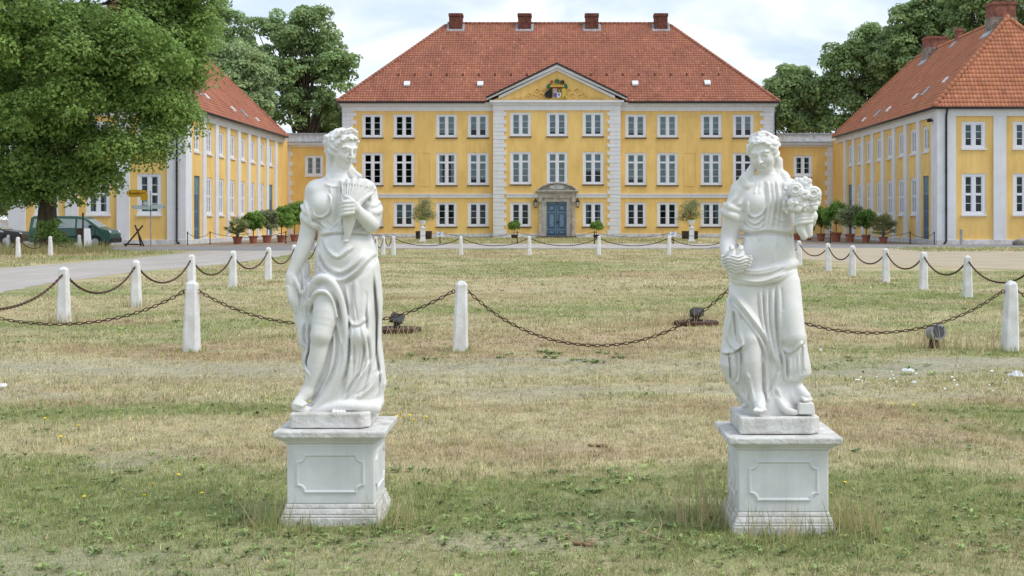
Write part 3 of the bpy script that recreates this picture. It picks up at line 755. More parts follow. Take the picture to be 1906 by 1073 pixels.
def window(parent, pos, rotz, w, h, rows=(1, 1, 1), transom=None, back='room_shade', sill='sill_stone', sash=None):
    me, panes = window_mesh(w, h, rows, transom)
    l = parent.location
    o = link('window', me, parent, (pos[0] - l[0], pos[1] - l[1], pos[2] - l[2]), rotz)
    for a, b, c, d in panes:
        link('pane', box_mesh('pane', b - a, 0.110, 0.118, d - c, 'pane_glass'), o, ((a + b) / 2, 0, c))
    link('room_shade_sheet', box_mesh('shade_sheet', w - .1, 0.60, 0.62, h, 'room_shade'), o)  # added black sheet standing in for the shade behind the panes
    q = random.random()
    if back != 'room_shade':
        fr = 1.0 if q < .55 else (.82 if q < .8 else .6)
        link('blind', box_mesh('blind', w - .1, 0.17, 0.18, h * fr, back if q > .25 else 'blind_pale'), o, (0, 0, h * (1 - fr)))
    elif q < .45:
        for sx in (-1, 1): link('curtain', box_mesh('curtain', w * .17, 0.19, 0.22, h - .1, 'curtain_teal' if q < .25 else 'blind_grey'), o, (sx * w * .30, 0, .05))
    if sill: link('sill', box_mesh('sill', w + .10, -0.09, 0.12, 0.10, sill), o, (0, 0, -0.103))
    return o

def quoins(parent, x0, dirx, y, z0, z1, wa, wb, n=None, ch=0.335, mat='trim_white', proud=0.045, depth=0.25):
    """alternating corner blocks from the corner x0 going in dirx"""
    l = parent.location; z = z0; i = 0
    while z < z1 - 0.05:
        h = min(ch, z1 - z); w = wa if i % 2 else wb
        me = cached(('quoin', w, round(h, 3), dirx, mat), lambda: MB().box(0 if dirx > 0 else -w, w if dirx > 0 else 0, -proud, depth, 0.006, h - 0.012).mesh('quoin', [mat]))
        link('quoin', me, parent, (x0 - l[0], y - l[1], z - l[2])); z += h; i += 1

def tile_slope(p0, p1, q0, q1, tw=0.235, tl=0.335, seed=1, skip=None):
    """overlapping S-shaped tiles on the slope between eave p0-p1 and top q0-q1; returns V, F, tint"""
    p0, p1, q0, q1 = map(Vector, (p0, p1, q0, q1))
    U = (p1 - p0).normalized(); up = (q0 + q1) / 2 - (p0 + p1) / 2; up = up - U * up.dot(U); L = up.length; Vv = up / L; N = U.cross(Vv)
    if N.z < 0: N = -N
    q0u, q1u, W = (q0 - p0).dot(U), (q1 - p0).dot(U), (p1 - p0).length
    r = np.random.default_rng(seed)
    nv = int(L / tl); V, Fc, T = [], [], []
    S = np.array([0, .2, .45, .7, 1.0]); Hh = np.array([.000, .040, .018, -.012, .000])
    for j in range(nv + 1):
        v0 = j * tl; t = min(1, (v0 + tl * .5) / L)
        lo, hi = q0u * t, W + (q1u - W) * t
        k0, k1 = int(lo / tw) - 1, int(hi / tw) + 1
        for k in range(k0, k1 + 1):
            a, b = max(k * tw, lo), min((k + 1) * tw, hi)
            if b - a < .03: continue
            if skip and skip(p0 + U * ((a + b) / 2) + Vv * (v0 + tl / 2)): continue
            jit = r.uniform(-.008, .008); base = len(V); tilt = r.uniform(0, .008)
            for vv, hz in ((v0 - .02 + jit, .060 + tilt), (min(v0 + tl * 1.02, L + .05), .010)):
                for s_, hh in zip(S, Hh):
                    V.append(p0 + U * (a + (b - a) * s_) + Vv * vv + N * (hh + hz))
            for s_, hh in zip(S, Hh): V.append(p0 + U * (a + (b - a) * s_) + Vv * (v0 - .02 + jit) + N * (hh + .0 + tilt))
            for i in range(4):
                Fc.append((base + i, base + i + 1, base + 6 + i, base + 5 + i)); Fc.append((base + 10 + i, base + 11 + i, base + i + 1, base + i))
            c = r.normal(1.0, .07); w = r.uniform()
            if w < .02: c *= .75
            elif w > .95: c *= 1.2
            T += [(c, c * r.uniform(.94, 1.06), c * r.uniform(.92, 1.1))] * 15
    return V, Fc, T

def roof_mesh(slopes, mat):
    V, Fc, T = [], [], []
    for i, s in enumerate(slopes):
        a, b, c = tile_slope(*s[:4], seed=11 + i, skip=s[4] if len(s) > 4 else None); o = len(V)
        V += a; Fc += [tuple(k + o for k in f) for f in b]; T += c
    return mesh_from('roof_tiles', np.array([tuple(v) for v in V]), np.array(Fc), [mat], False, np.array(T))

def cap_tiles(name, parent, a, b, mat, single=True, r=0.13, ln=0.40, bright=None):
    a, b = Vector(a), Vector(b); d = b - a; n = max(1, int(d.length / ln)); d.normalize()
    def mk():
        V, Fc = [], []
        for z, rr in ((-.03, r * 1.12), (ln, r * .92)):
            for k in range(9):
                t = math.pi * (k / 8) * 1.16 - .25
                V.append((rr * math.cos(t), rr * math.sin(t), z))
        for k in range(8): Fc.append((k, k + 1, 10 + k, 9 + k))
        Fc.append(tuple(range(8, -1, -1)))
        c = np.ones((18, 3)) * (bright or 0.9)
        return V, Fc, c
    V, Fc, c = mk()
    z = d; y = Vector((0, 0, 1)) - z * z.z; y.normalize(); x = y.cross(z)
    R = Matrix((x, y, z)).transposed()
    l = Vector(parent_world(parent))
    if single:
        me = cached((name, mat, r, ln), lambda: mesh_from(name, V, Fc, [mat], True, c))
        for i in range(n):
            o = link(name, me, parent, a + d * (i * ln) - l); o.rotation_mode = 'QUATERNION'; o.rotation_quaternion = R.to_quaternion()
    else:
        VV, FF, TT = [], [], []
        for i in range(n):
            o = len(VV); VV += [tuple(a + d * (i * ln) - l + R @ Vector(v)) for v in V]; FF += [tuple(k + o for k in f) for f in Fc]; q = rng.uniform(.75, 1.1); TT += [(q, q, q)] * 18
        tag(link(name, mesh_from(name, VV, FF, [mat], True, np.array(TT)), parent), kind='stuff')
def parent_world(p):
    l = Vector(p.location)
    while p.parent: p = p.parent; l += Vector(p.location)
    return l

# ------------------------------------------------------------------ the manor house
YM, YR = 119.0, 118.5
SM, SR = YM / F, YR / F
def mz(py, Y=YM): return wz(py, Y)
manor = thing('manor_house', 'yellow three-storey manor house with red hipped roof, four chimneys and a pediment', 'house', (0, YM, 0))
XL, XR = wx(637, YM), wx(1441, YM)
RL, RR = wx(918, YR), wx(1155, YR)
rows_z = {'top': (mz(256.2), mz(213.2)), 'mid': (mz(344.9), mz(284.9)), 'low': (mz(422), mz(376.8))}
cols_l = [(674.9, 712), (733, 771), (812, 850.5), (871, 909)]
cols_r = [(1164, 1202.7), (1223, 1262), (1304, 1343.5), (1364, 1403)]
ww = 1.78
EZ = mz(191)                                             # eaves
def centres(cols): return [wx((a + b) / 2, YM) for a, b in cols]
blinds = {'top': [None, None, 'b', 'b', 'b', 'b', 'b', 'b', 'b', 'b', 'b'], 'mid': [None, None, None, 'b', 'b', 'b', 'b', 'b', 'b', 'b', None], 'low': [None, 't', None, None, None, 'x', None, None, None, None, None]}
BK = {None: 'room_shade', 'b': 'blind_grey', 't': 'curtain_teal'}
cl, crr = centres(cols_l), centres(cols_r)
TOPW = mz(207)
def wall_part(name, x0, x1, y, xs, zr, mat='wall_yellow', z0=0.33, z1=TOPW, extra=()):
    rects = []
    for x in xs:
        for k in zr:
            if (x, k) in extra: continue
            a, b = zr[k]; rects.append((x - ww / 2 - x0, x + ww / 2 - x0, a, b))
    if extra: rects.append((wx(1015, YR) - x0, wx(1057, YR) - x0, z0, wz(374, YR)))
    m = MB(); open_wall(m, (x0, y, 0), (1, 0, 0), (0, -1, 0), x1 - x0, z0, z1, rects)
    return m.build(name, mat, manor, world=True)
wall_part('wall', XL, RL, YM, cl, rows_z)
wall_part('wall', RR, XR, YM, crr, rows_z)
rz = {'top': (wz(254, YR), wz(209.7, YR)), 'mid': (wz(343.5, YR), wz(283, YR)), 'low': (wz(422, YR), wz(376.8, YR))}
cm = [wx(969, YR), wx(1037, YR), wx(1104, YR)]
wall_part('wall', RL, RR, YR, cm, rz, z1=wz(206, YR), extra={(cm[1], 'low')})
boxes('wall', 'wall_yellow', manor, [(XL, XL + .35, YM + .36, YM + 16.8, .33, EZ), (XR - .35, XR, YM + .36, YM + 16.8, .33, EZ), (XL + .36, XR - .36, YM + 16.4, YM + 16.8, .33, EZ), (RL, RL + .3, YR + .36, YM - .01, .33, EZ), (RR - .3, RR, YR + .36, YM - .01, .33, EZ)])
boxes('floor', 'room_shade', manor, [(XL + .4, XR - .4, YM + .5, YM + 4.9, z, z + .25) for z in (3.5, 7.0)])
boxes('inner_wall', 'room_shade', manor, [(XL + .4, XR - .4, YM + 5, YM + 5.2, .3, 11)])
def add_windows(xs, zr, y, off):
    for i, x in enumerate(xs):
        for k in ('top', 'mid', 'low'):
            b = blinds[k][off + i]
            if b == 'x': continue
            z0, z1 = zr[k]
            sill = 'sill_stone' if not (k == 'mid' and off + i == 5) else None
            window(manor, (x, y, z0), 0, ww, z1 - z0, (1, 1, 1, 1) if k == 'mid' else (1, 1, 1), 3 if k == 'mid' else None, BK[b], sill)
add_windows(cl, rows_z, YM, 0); add_windows(cm, rz, YR, 4); add_windows(crr, rows_z, YM, 7)
# shallow blind windows in the middle storey
for a, b in ((781, 801), (1273, 1295)):
    m = MB(); x0, x1, z0, z1 = wx(a, YM), wx(b, YM), mz(347), mz(284)
    for q in ((x0, x1, z1 - .05, z1), (x0, x1, z0, z0 + .04), (x0, x0 + .04, z0 + .04, z1 - .05), (x1 - .04, x1, z0 + .04, z1 - .05)): m.box(q[0], q[1], YM - .025, YM + .02, q[2], q[3])
    m.build('blind_window', 'wall_yellow', manor, world=True)
# plinth, string course, frieze, cornice
boxes('plinth', 'plinth_white', manor, [(XL - .06, RL - .05, YM - .09, YM + .2, -.1, .345), (RR + .05, XR + .06, YM - .09, YM + .2, -.1, .345), (RL - .06, wx(1003, YR), YR - .09, YR + .2, -.1, .345), (wx(1072, YR), RR + .06, YR - .09, YR + .2, -.1, .345)], .02)
z0, z1 = mz(368.4), mz(361)
for x0, x1, y in ((XL + 1.25, RL - .003, YM), (RR + .003, XR - 1.25, YM), (RL + 1.14, wx(1003, YR), YR), (wx(1072, YR), RR - 1.14, YR)):
    m = MB(); m.box(x0, x1, y - .07, y + .1, z0, z0 + (z1 - z0) * .72); m.box(x0, x1, y - .12, y + .1, z0 + (z1 - z0) * .72 + .003, z1); m.build('string_course', 'trim_white', manor, world=True)
for x0, x1, y, za, e in ((XL - .03, RL - .003, YM, TOPW, 0), (RR + .003, XR + .03, YM, TOPW, 0)):
    m = MB(); h = EZ - za
    m.box(x0, x1, y - .05, y + .34, za, za + h * .55); m.box(x0 - (.12 if x0 < -10 else 0), x1 + (.12 if x1 > 10 else 0), y - .16, y + .34, za + h * .55 + .003, za + h * .78); m.box(x0 - (.25 if x0 < -10 else 0), x1 + (.25 if x1 > 10 else 0), y - .30, y + .34, za + h * .78 + .003, EZ - .02)
    m.build('frieze', 'trim_white', manor, world=True)
quoins(manor, XL, 1, YM, .35, TOPW, .92, 1.22); quoins(manor, XR, -1, YM, .35, TOPW, .92, 1.22)
quoins(manor, RL, 1, YR, .35, wz(206, YR), .92, 1.12, proud=.06); quoins(manor, RR, -1, YR, .35, wz(206, YR), .92, 1.12, proud=.06)
# roof
ov = .35; hd = 8.43
ex0, ex1, ey0, ey1 = XL - ov, XR + ov, YM - ov, YM + 16.86 + ov
rx0, rx1, ry, rzz = ex0 + hd + ov, ex1 - hd - ov, YM + hd, wz(45, YM + hd)
E = EZ + .06
sl_k = (rzz - E) / (ry - ey0)
roof = link('roof', MB().add([(ex0, ey0, E), (ex1, ey0, E), (ex1, ey1, E), (ex0, ey1, E), (rx0, ry, rzz), (rx1, ry, rzz)], [(0, 1, 5, 4), (1, 2, 5), (2, 3, 4, 5), (3, 0, 4), (3, 2, 1, 0)]).mesh('roof', ['roof_under']), manor, (0, -YM, 0))
PB = wz(188, YR - .3); PA = wz(124, YR - .5); PX0, PX1 = wx(905, YR - .5), wx(1168, YR - .5)
def in_gable(p):
    return PX0 - .1 < p.x < PX1 + .1 and p.z < PB + (PA - PB) * (1 - abs(p.x - (PX0 + PX1) / 2) / ((PX1 - PX0) / 2)) + .12
tag(link('roof_tile', roof_mesh([((ex0, ey0, E), (ex1, ey0, E), (rx0, ry, rzz), (rx1, ry, rzz), in_gable), ((ex0, ey1, E), (ex0, ey0, E), (rx0, ry, rzz), (rx0, ry, rzz)), ((ex1, ey0, E), (ex1, ey1, E), (rx1, ry, rzz), (rx1, ry, rzz))], 'roof_tile'), roof), kind='stuff')
for a, b in (((rx0, ry, rzz + .03), (rx1, ry, rzz + .03)), ((ex0, ey0, E + .05), (rx0, ry, rzz + .03)), ((ex1, ey0, E + .05), (rx1, ry, rzz + .03))):
    cap_tiles('ridge_tile', roof, Vector(a), Vector(b), 'roof_tile', single=False, r=.15)
boxes('gutter', 'gutter_dark', manor, [(ex0 - .06, PX0 - .12, ey0 - .16, ey0 + .02, E - .16, E), (PX1 + .12, ex1 + .06, ey0 - .16, ey0 + .02, E - .16, E)], .03)
def roofz(y): return E + (y - ey0) * sl_k
for px in (848.5, 976.5, 1101.5, 1230):
    x = wx(px, ry - .4); w = .6
    m = MB(); zt = wz(27, ry)
    m.box(x - w, x + w, ry - .75, ry + .55, rzz - 1.2, zt - .28); m.box(x - w - .05, x + w + .05, ry - .80, ry + .60, zt - .28, zt - .03); m.box(x - w + .02, x + w - .02, ry - .73, ry + .53, zt - .03, zt)
    o = m.build('chimney', 'brick_dark', roof); f = MB(); y0 = ry - .80
    f.add([(x - w - .22, y0 - .12, roofz(y0 - .12) + .10), (x + w + .22, y0 - .12, roofz(y0 - .12) + .10), (x + w + .22, ry, rzz + .12), (x - w - .22, ry, rzz + .12), (x - w - .22, y0 - .12, roofz(y0 - .12)), (x + w + .22, y0 - .12, roofz(y0 - .12))], [(0, 1, 2, 3), (4, 5, 1, 0)])
    f.build('flashing', 'lead_grey', roof)
for px, py in ((757.5, 162), (894, 162), (1182.5, 161), (1317, 160)):   # small roof hatches
    y = ey0 + 3.0
    for _ in range(30): y = ey0 + (wz(py, y) - E) / sl_k
    x = wx(px, y); z = roofz(y); m = MB(); a = .26
    m.add([(x - a, y - .2, z + .02), (x + a, y - .2, z + .02), (x + a, y + .25, z + .42), (x - a, y + .25, z + .42), (x - a, y - .25, z + .15), (x + a, y - .25, z + .15), (x + a, y + .2, z + .52), (x - a, y + .2, z + .52)], [(0, 3, 2, 1), (4, 5, 6, 7), (0, 1, 5, 4), (1, 2, 6, 5), (2, 3, 7, 6), (3, 0, 4, 7)])
    m.build('roof_hatch', 'trim_white', roof)
for k in range(21):                                                       # snow hooks in a row
    x = XL + 4.6 + k * 1.40; y = ey0 + 2.75
    if in_gable(Vector((x, y, roofz(y)))): continue
    link('snow_hook', cached('hook', lambda: MB().box(-.05, .05, -.12, .06, .0, .2).mesh('snow_hook', ['gutter_dark'])), roof, (x, y, roofz(y)))
# pediment
m = MB(); y = YR
m.box(RL - .02, RR + .02, y - .07, y + .34, wz(206, YR), wz(196, YR)); m.box(RL - .12, RR + .12, y - .17, y + .34, wz(196, YR) + .003, wz(191.5, YR)); m.box(PX0 + .28, PX1 - .28, y - .34, y + .34, wz(191.5, YR) + .003, PB + .06)
m.build('entablature', 'trim_white', manor, world=True)
cx = (PX0 + PX1) / 2
m = MB(); m.prism_y([(PX0 + .5, PB + .063), (PX1 - .5, PB + .063), (cx, PA - .3)], y - .02, y + .3); m.build('tympanum', 'wall_yellow', manor, world=True)
for s in (-1, 1):
    xe = PX0 if s < 0 else PX1
    def off(t0, t1, yy0, yy1, mat, nm):
        q = [(xe, PB + .063 + t0), (xe, PB + .063 + t1), (cx, PA - .36 + t1 + .003), (cx, PA - .36 + t0)]
        if s < 0: q = q[::-1]
        mm = MB(); mm.prism_y(q, yy0, yy1); mm.build(nm, mat, manor, world=True)
    ty = PA - PB
    q = [(xe, PB + .065), (cx - s * -.0, PA - .62), (cx, PA - .30), (xe, PB + .23)]
    for nm, t0, t1, ya, yb, mat in (('raking_cornice', -.34, -.10, y - .20, y + .1, 'trim_white'), ('raking_cornice', -.097, .17, y - .42, y + .1, 'trim_white'), ('verge', .173, .33, y - .52, y + .25, 'gutter_dark')):
        sl = (PA - PB) / (cx - xe)
        b0 = PB + .02
        mm = MB(); n = 2
        pts = [(xe if nm != 'raking_cornice' or t0 > -.2 else xe - s * 1.05, 0), (cx, 0)]
        def zz(x): return b0 + (x - xe) * sl
        P4 = [(pts[0][0], max(zz(pts[0][0]) + t0, PB + .065)), (cx, zz(cx) + t0), (cx, zz(cx) + t1), (pts[0][0], max(zz(pts[0][0]) + t1, PB + .066))]
        if s > 0: P4 = P4[::-1]
        mm.prism_y(P4, ya, yb); mm.build(nm, mat, manor, world=True)
m = MB()                                                                  # small saddle roof behind the pediment
yb = ey0 + (PA - E) / sl_k + .3
m.add([(PX0, YR - .5, PB + .33), (cx, YR - .5, PA + .33), (PX1, YR - .5, PB + .33), (cx, yb, PA + .33), (PX0, YR + .9, PB + .33), (PX1, YR + .9, PB + .33)], [(0, 4, 3, 1), (1, 3, 5, 2)])
m.build('pediment_roof', 'roof_under', manor, world=True)
# coat of arms in the pediment
arms = link('coat_of_arms', MB().prism_y([(-.46, -.72), (.46, -.72), (.46, .30), (-.46, .30)], -.10, .0).mesh('coat_of_arms', ['heraldic_gold']), manor, (wx(1037, YR), YR - .02 - YM, wz(171, YR)))
arms.scale = (.88, 1, .88)
def relief_piece(name, pts, mat, y0=-.16, y1=-.02): return MB().prism_y(pts, y0, y1).build(name, mat, arms)
relief_piece('shield_quarter', [(-.38, -.10), (0, -.10), (0, .26), (-.38, .26)], 'heraldic_white'); relief_piece('shield_quarter', [(.004, -.10), (.38, -.10), (.38, .26), (.004, .26)], 'heraldic_black')
relief_piece('shield_quarter', [(-.38, -.44), (-.2, -.58), (0, -.64), (0, -.104), (-.38, -.104)], 'heraldic_blue'); relief_piece('shield_quarter', [(.004, -.64), (.2, -.58), (.38, -.44), (.38, -.104), (.004, -.104)], 'heraldic_white')
for k in range(3): relief_piece('shield_bar', [(-.36, .0 + k * .09), (-.02, .0 + k * .09), (-.02, .03 + k * .09), (-.36, .03 + k * .09)], 'heraldic_red', -.18, -.15)
relief_piece('shield_cross', [(.10, -.04), (.15, -.06), (.34, .20), (.29, .22)], 'heraldic_gold', -.18, -.15); relief_piece('shield_cross', [(.29, -.06), (.34, -.04), (.15, .22), (.10, .20)], 'heraldic_gold', -.19, -.15)
relief_piece('shield_charge', [(-.28, -.40), (-.10, -.40), (-.19, -.18)], 'heraldic_red', -.18, -.15); relief_piece('shield_charge', [(.1, -.42), (.26, -.42), (.26, -.2), (.1, -.2)], 'heraldic_blue', -.18, -.15)
relief_piece('eagle', [(-.48, .25), (-.62, .34), (-.74, .22), (-.95, .08), (-1.22, -.22), (-1.10, -.20), (-1.25, -.44), (-1.05, -.36), (-1.15, -.62), (-.92, -.50), (-.84, -.66), (-.72, -.52), (-.62, -.68), (-.50, -.52)], 'heraldic_black', -.22, -.0)
relief_piece('lion', [(.48, .2), (.60, .34), (.76, .30), (.80, .14), (.98, .05), (.82, -.08), (1.02, -.22), (.84, -.28), (.98, -.62), (.82, -.66), (.74, -.42), (.62, -.66), (.48, -.60)], 'heraldic_gold', -.22, -.0)
relief_piece('crown_band', [(-.52, .32), (.52, .32), (.52, .40), (-.52, .40)], 'heraldic_red')
for k in range(7):
    x = -.6 + k * .2
    relief_piece('helmet', [(x - .085, .42), (x + .085, .42), (x + .085, .56), (x, .66 + .05 * (3 - abs(k - 3))), (x - .085, .56)], 'heraldic_gold', -.24)
relief_piece('crest', [(-.10, .70), (.10, .70), (.12, .84), (.20, .95), (.24, 1.1), (.0, 1.2), (-.24, 1.1), (-.20, .95), (-.12, .84)], 'heraldic_green', -.22)
relief_piece('mantling', [(-.62, .42), (-.56, .72), (-.80, .74), (-.98, .62), (-1.02, .40), (-.90, .28), (-.74, .36)], 'heraldic_green', -.2); relief_piece('mantling', [(.62, .42), (.74, .36), (.90, .28), (1.02, .40), (.98, .62), (.80, .74), (.56, .72)], 'heraldic_green', -.2)
relief_piece('banner', [(-.64, .74), (-.58, .74), (-.60, .90), (-.38, .96), (-.40, 1.06), (-.64, 1.02)], 'heraldic_red', -.2)
for s in (-1, 1): relief_piece('plume', [(.50, .72), (.60, .72), (.72, .86), (.66, 1.06), (.50, 1.10), (.58, .92)] if s > 0 else [(.36, .72), (.46, .72), (.42, .92), (.50, 1.10), (.36, 1.06), (.30, .88)], 'heraldic_black', -.2)
for s in (-1, 1):                                                         # scrollwork
    for sx, sz, r0 in ((1.55, -.38, .30), (2.25, -.44, .24), (2.9, -.50, .18), (3.45, -.55, .13), (1.95, .1, .26), (1.25, .2, .16), (2.6, -.2, .15), (4.0, -.58, .10)):
        m = MB(); pts = []
        for t in np.linspace(0, 4.4, 22):
            r = r0 * (1 - t / 5.2); pts.append((s * (sx - r * math.cos(t * 1.6)), -.08, sz + r * math.sin(t * 1.6)))
        pts += [(s * (sx + r0 * 1.2), -.06, sz - .25)] if False else []
        m.tube(pts, .06, 6); m.build('scroll', 'wall_yellow', arms, smooth=True)
    m = MB(); m.tube([(s * x, -.05, -.66 + .07 * math.sin(x * 5)) for x in np.linspace(.6, 4.6, 24)], .05, 6); m.build('scroll', 'wall_yellow', arms, smooth=True)
# entrance: steps, stone surround, door, lanterns
X = lambda px: wx(px, YR)
Zr = lambda py: wz(py, YR)
portal = link('door_surround', MB().box(X(1008), X(1017), -.14, .2, .02, Zr(376)).box(X(1055), X(1064.5), -.14, .2, .02, Zr(376)).box(X(1008), X(1064.5), -.14, .2, Zr(376) + .003, Zr(369)).mesh('door_surround', ['portal_stone']), manor, (0, YR - YM, 0))
for a, b in ((1003.5, 1008), (1064.5, 1070)):
    m = MB(); m.box(X(a) + .004, X(b) - .004, -.24, .1, .38, Zr(377)); m.box(X(a) - .04, X(b) + .04, -.29, .1, .02, .378); m.box(X(a) - .03, X(b) + .03, -.32, .1, Zr(377) + .003, Zr(369) - .003)
    m.build('pilaster', 'portal_stone', portal, bevel=.015)
m = MB(); m.box(X(1003), X(1070.5), -.26, .1, Zr(369), Zr(359)); m.build('lintel', 'portal_stone', portal, bevel=.015)
m = MB(); m.box(X(999), X(1075), -.46, .1, Zr(359) + .003, Zr(357)); m.box(X(997.5), X(1076.5), -.52, .1, Zr(357) + .003, Zr(354.5)); m.build('cornice', 'portal_stone', portal, bevel=.012)
zb = Zr(354.5) + .003; ht = Zr(339.8) - zb; hw = X(1075) - X(1037)
arc = [(hw * math.sin(t) / math.sin(1.1), ht * (math.cos(t) - math.cos(1.1)) / (1 - math.cos(1.1))) for t in np.linspace(1.1, -1.1, 17)]
m = MB(); m.prism_y([(x * .9, zb + z * .82) for x, z in arc[::-1]][::-1], -.18, .1); m.build('pediment_field', 'portal_stone', portal)
m = MB(); V, Fc = [], []
for (x, z) in arc:
    for k, yy in ((1.0, -.5), (1.0, .1), (.84, .1), (.84, -.5)): V.append((x * (k * .5 + .5), yy, zb + z * k + (0 if k == 1 else 0)))
for i in range(len(arc) - 1):
    for k in range(4): Fc.append((4 * i + k, 4 * i + (k + 1) % 4, 4 * i + 4 + (k + 1) % 4, 4 * i + 4 + k))
m.add(V, Fc); m.build('segmental_pediment', 'portal_stone', portal)
m = MB(); cxp = X(1037); pts = []
for t in np.linspace(0, 2 * math.pi, 24, endpoint=False): r = 1 + .12 * math.cos(7 * t); pts.append((cxp + .68 * r * math.cos(t), zb + ht * .42 + .24 * r * math.sin(t)))
m.prism_y(pts, -.30, -.15); m.build('cartouche', 'plinth_white', portal, bevel=.03)
m = MB(); m.prism_y([(cxp + .3 * math.cos(t), Zr(363.5) + .09 * math.sin(t)) for t in np.linspace(0, 2 * math.pi, 14, endpoint=False)], -.30, -.25); m.build('cartouche', 'portal_stone', portal)
m = MB(); m.box(X(1000), X(1075), -1.5, -.25, -.1, .075); m.box(X(1006), X(1068), -.9, .2, -.05, .135); m.build('door_step', 'sill_stone', portal, bevel=.02)
zt, zb2 = Zr(376.2), .137
door = link('door', MB().box(X(1017), X(1055), .06, .14, zb2, zt).mesh('door', ['door_blue']), manor, (0, YR - YM, 0))
dw = (X(1055) - X(1017)) / 2
for s in (-1, 1):
    c = X(1036) + s * dw / 2
    for za, zb3 in ((.10, .52), (.66, 1.98), (2.12, 2.66)):
        m = MB(); a = dw / 2 - .13
        m.box(c - a, c + a, .02, .06, zb2 + za, zb2 + zb3); m.build('panel_moulding', 'door_blue_dark', door, bevel=.02)
        m = MB(); m.box(c - a + .13, c + a - .13, -.01, .0199, zb2 + za + .13, zb2 + zb3 - .13); m.build('door_panel', 'door_blue', door, bevel=.02)
m = MB(); m.box(X(1036) - .03, X(1036) + .03, .02, .06, zb2, zt); m.box(X(1017), X(1055), .03, .06, zt - .22, zt - .16); m.build('door_stop', 'door_blue_dark', door)
m = MB(); m.tube([(X(1037.5), .05, 1.33), (X(1037.5), -.06, 1.33), (X(1040), -.06, 1.33)], .025, 6); m.box(X(1037) - .02, X(1037) + .05, .03, .055, 1.2, 1.42); m.build('door_handle', 'iron_black', door)
for px in (997, 1075):
    la = link('wall_lantern', MB().box(-.03, .03, -.38, .0, .62, .66).box(-.06, .06, -.02, .0, .45, .75).mesh('wall_lantern', ['iron_black']), manor, (wx(px, YR), YR - YM, Zr(386)))
    m = MB(); m.lathe([(.10, .0), (.19, .42)], (0, -.36, 0), 6); m.build('lantern_glass', 'lamp_glass', la)
    m = MB(); m.lathe([(.22, .42), (.20, .46), (.08, .62), (.03, .66), (.05, .70), (.01, .74)], (0, -.36, 0), 6)
    for k in range(6):
        a = 2 * math.pi * k / 6; m.tube([(.105 * math.cos(a), -.36 + .105 * math.sin(a), -.02), (.198 * math.cos(a), -.36 + .198 * math.sin(a), .43)], .014, 4)
    m.lathe([(.04, -.08), (.11, -.03), (.11, .0)], (0, -.36, 0), 6); m.build('lantern_cage', 'iron_black', la)
m = MB(); m.box(X(1071.8), X(1073.2), -.03, .0, Zr(414), Zr(410)); m.build('bell_plate', 'trim_white', manor, loc=(0, YR - YM, 0))
for s, px in ((-1, 634.5), (1, 1443.5)):
    x = wx(px, YM); m = MB()
    m.tube([(x - s * .1 + s * .35, YM - .45, E - .12), (x + s * .30, YM - .4, E - .5), (x, YM - .12, E - 1.1), (x, YM - .12, .05)], .075, 8); m.build('drainpipe', 'gutter_dark', manor, world=True, smooth=True)

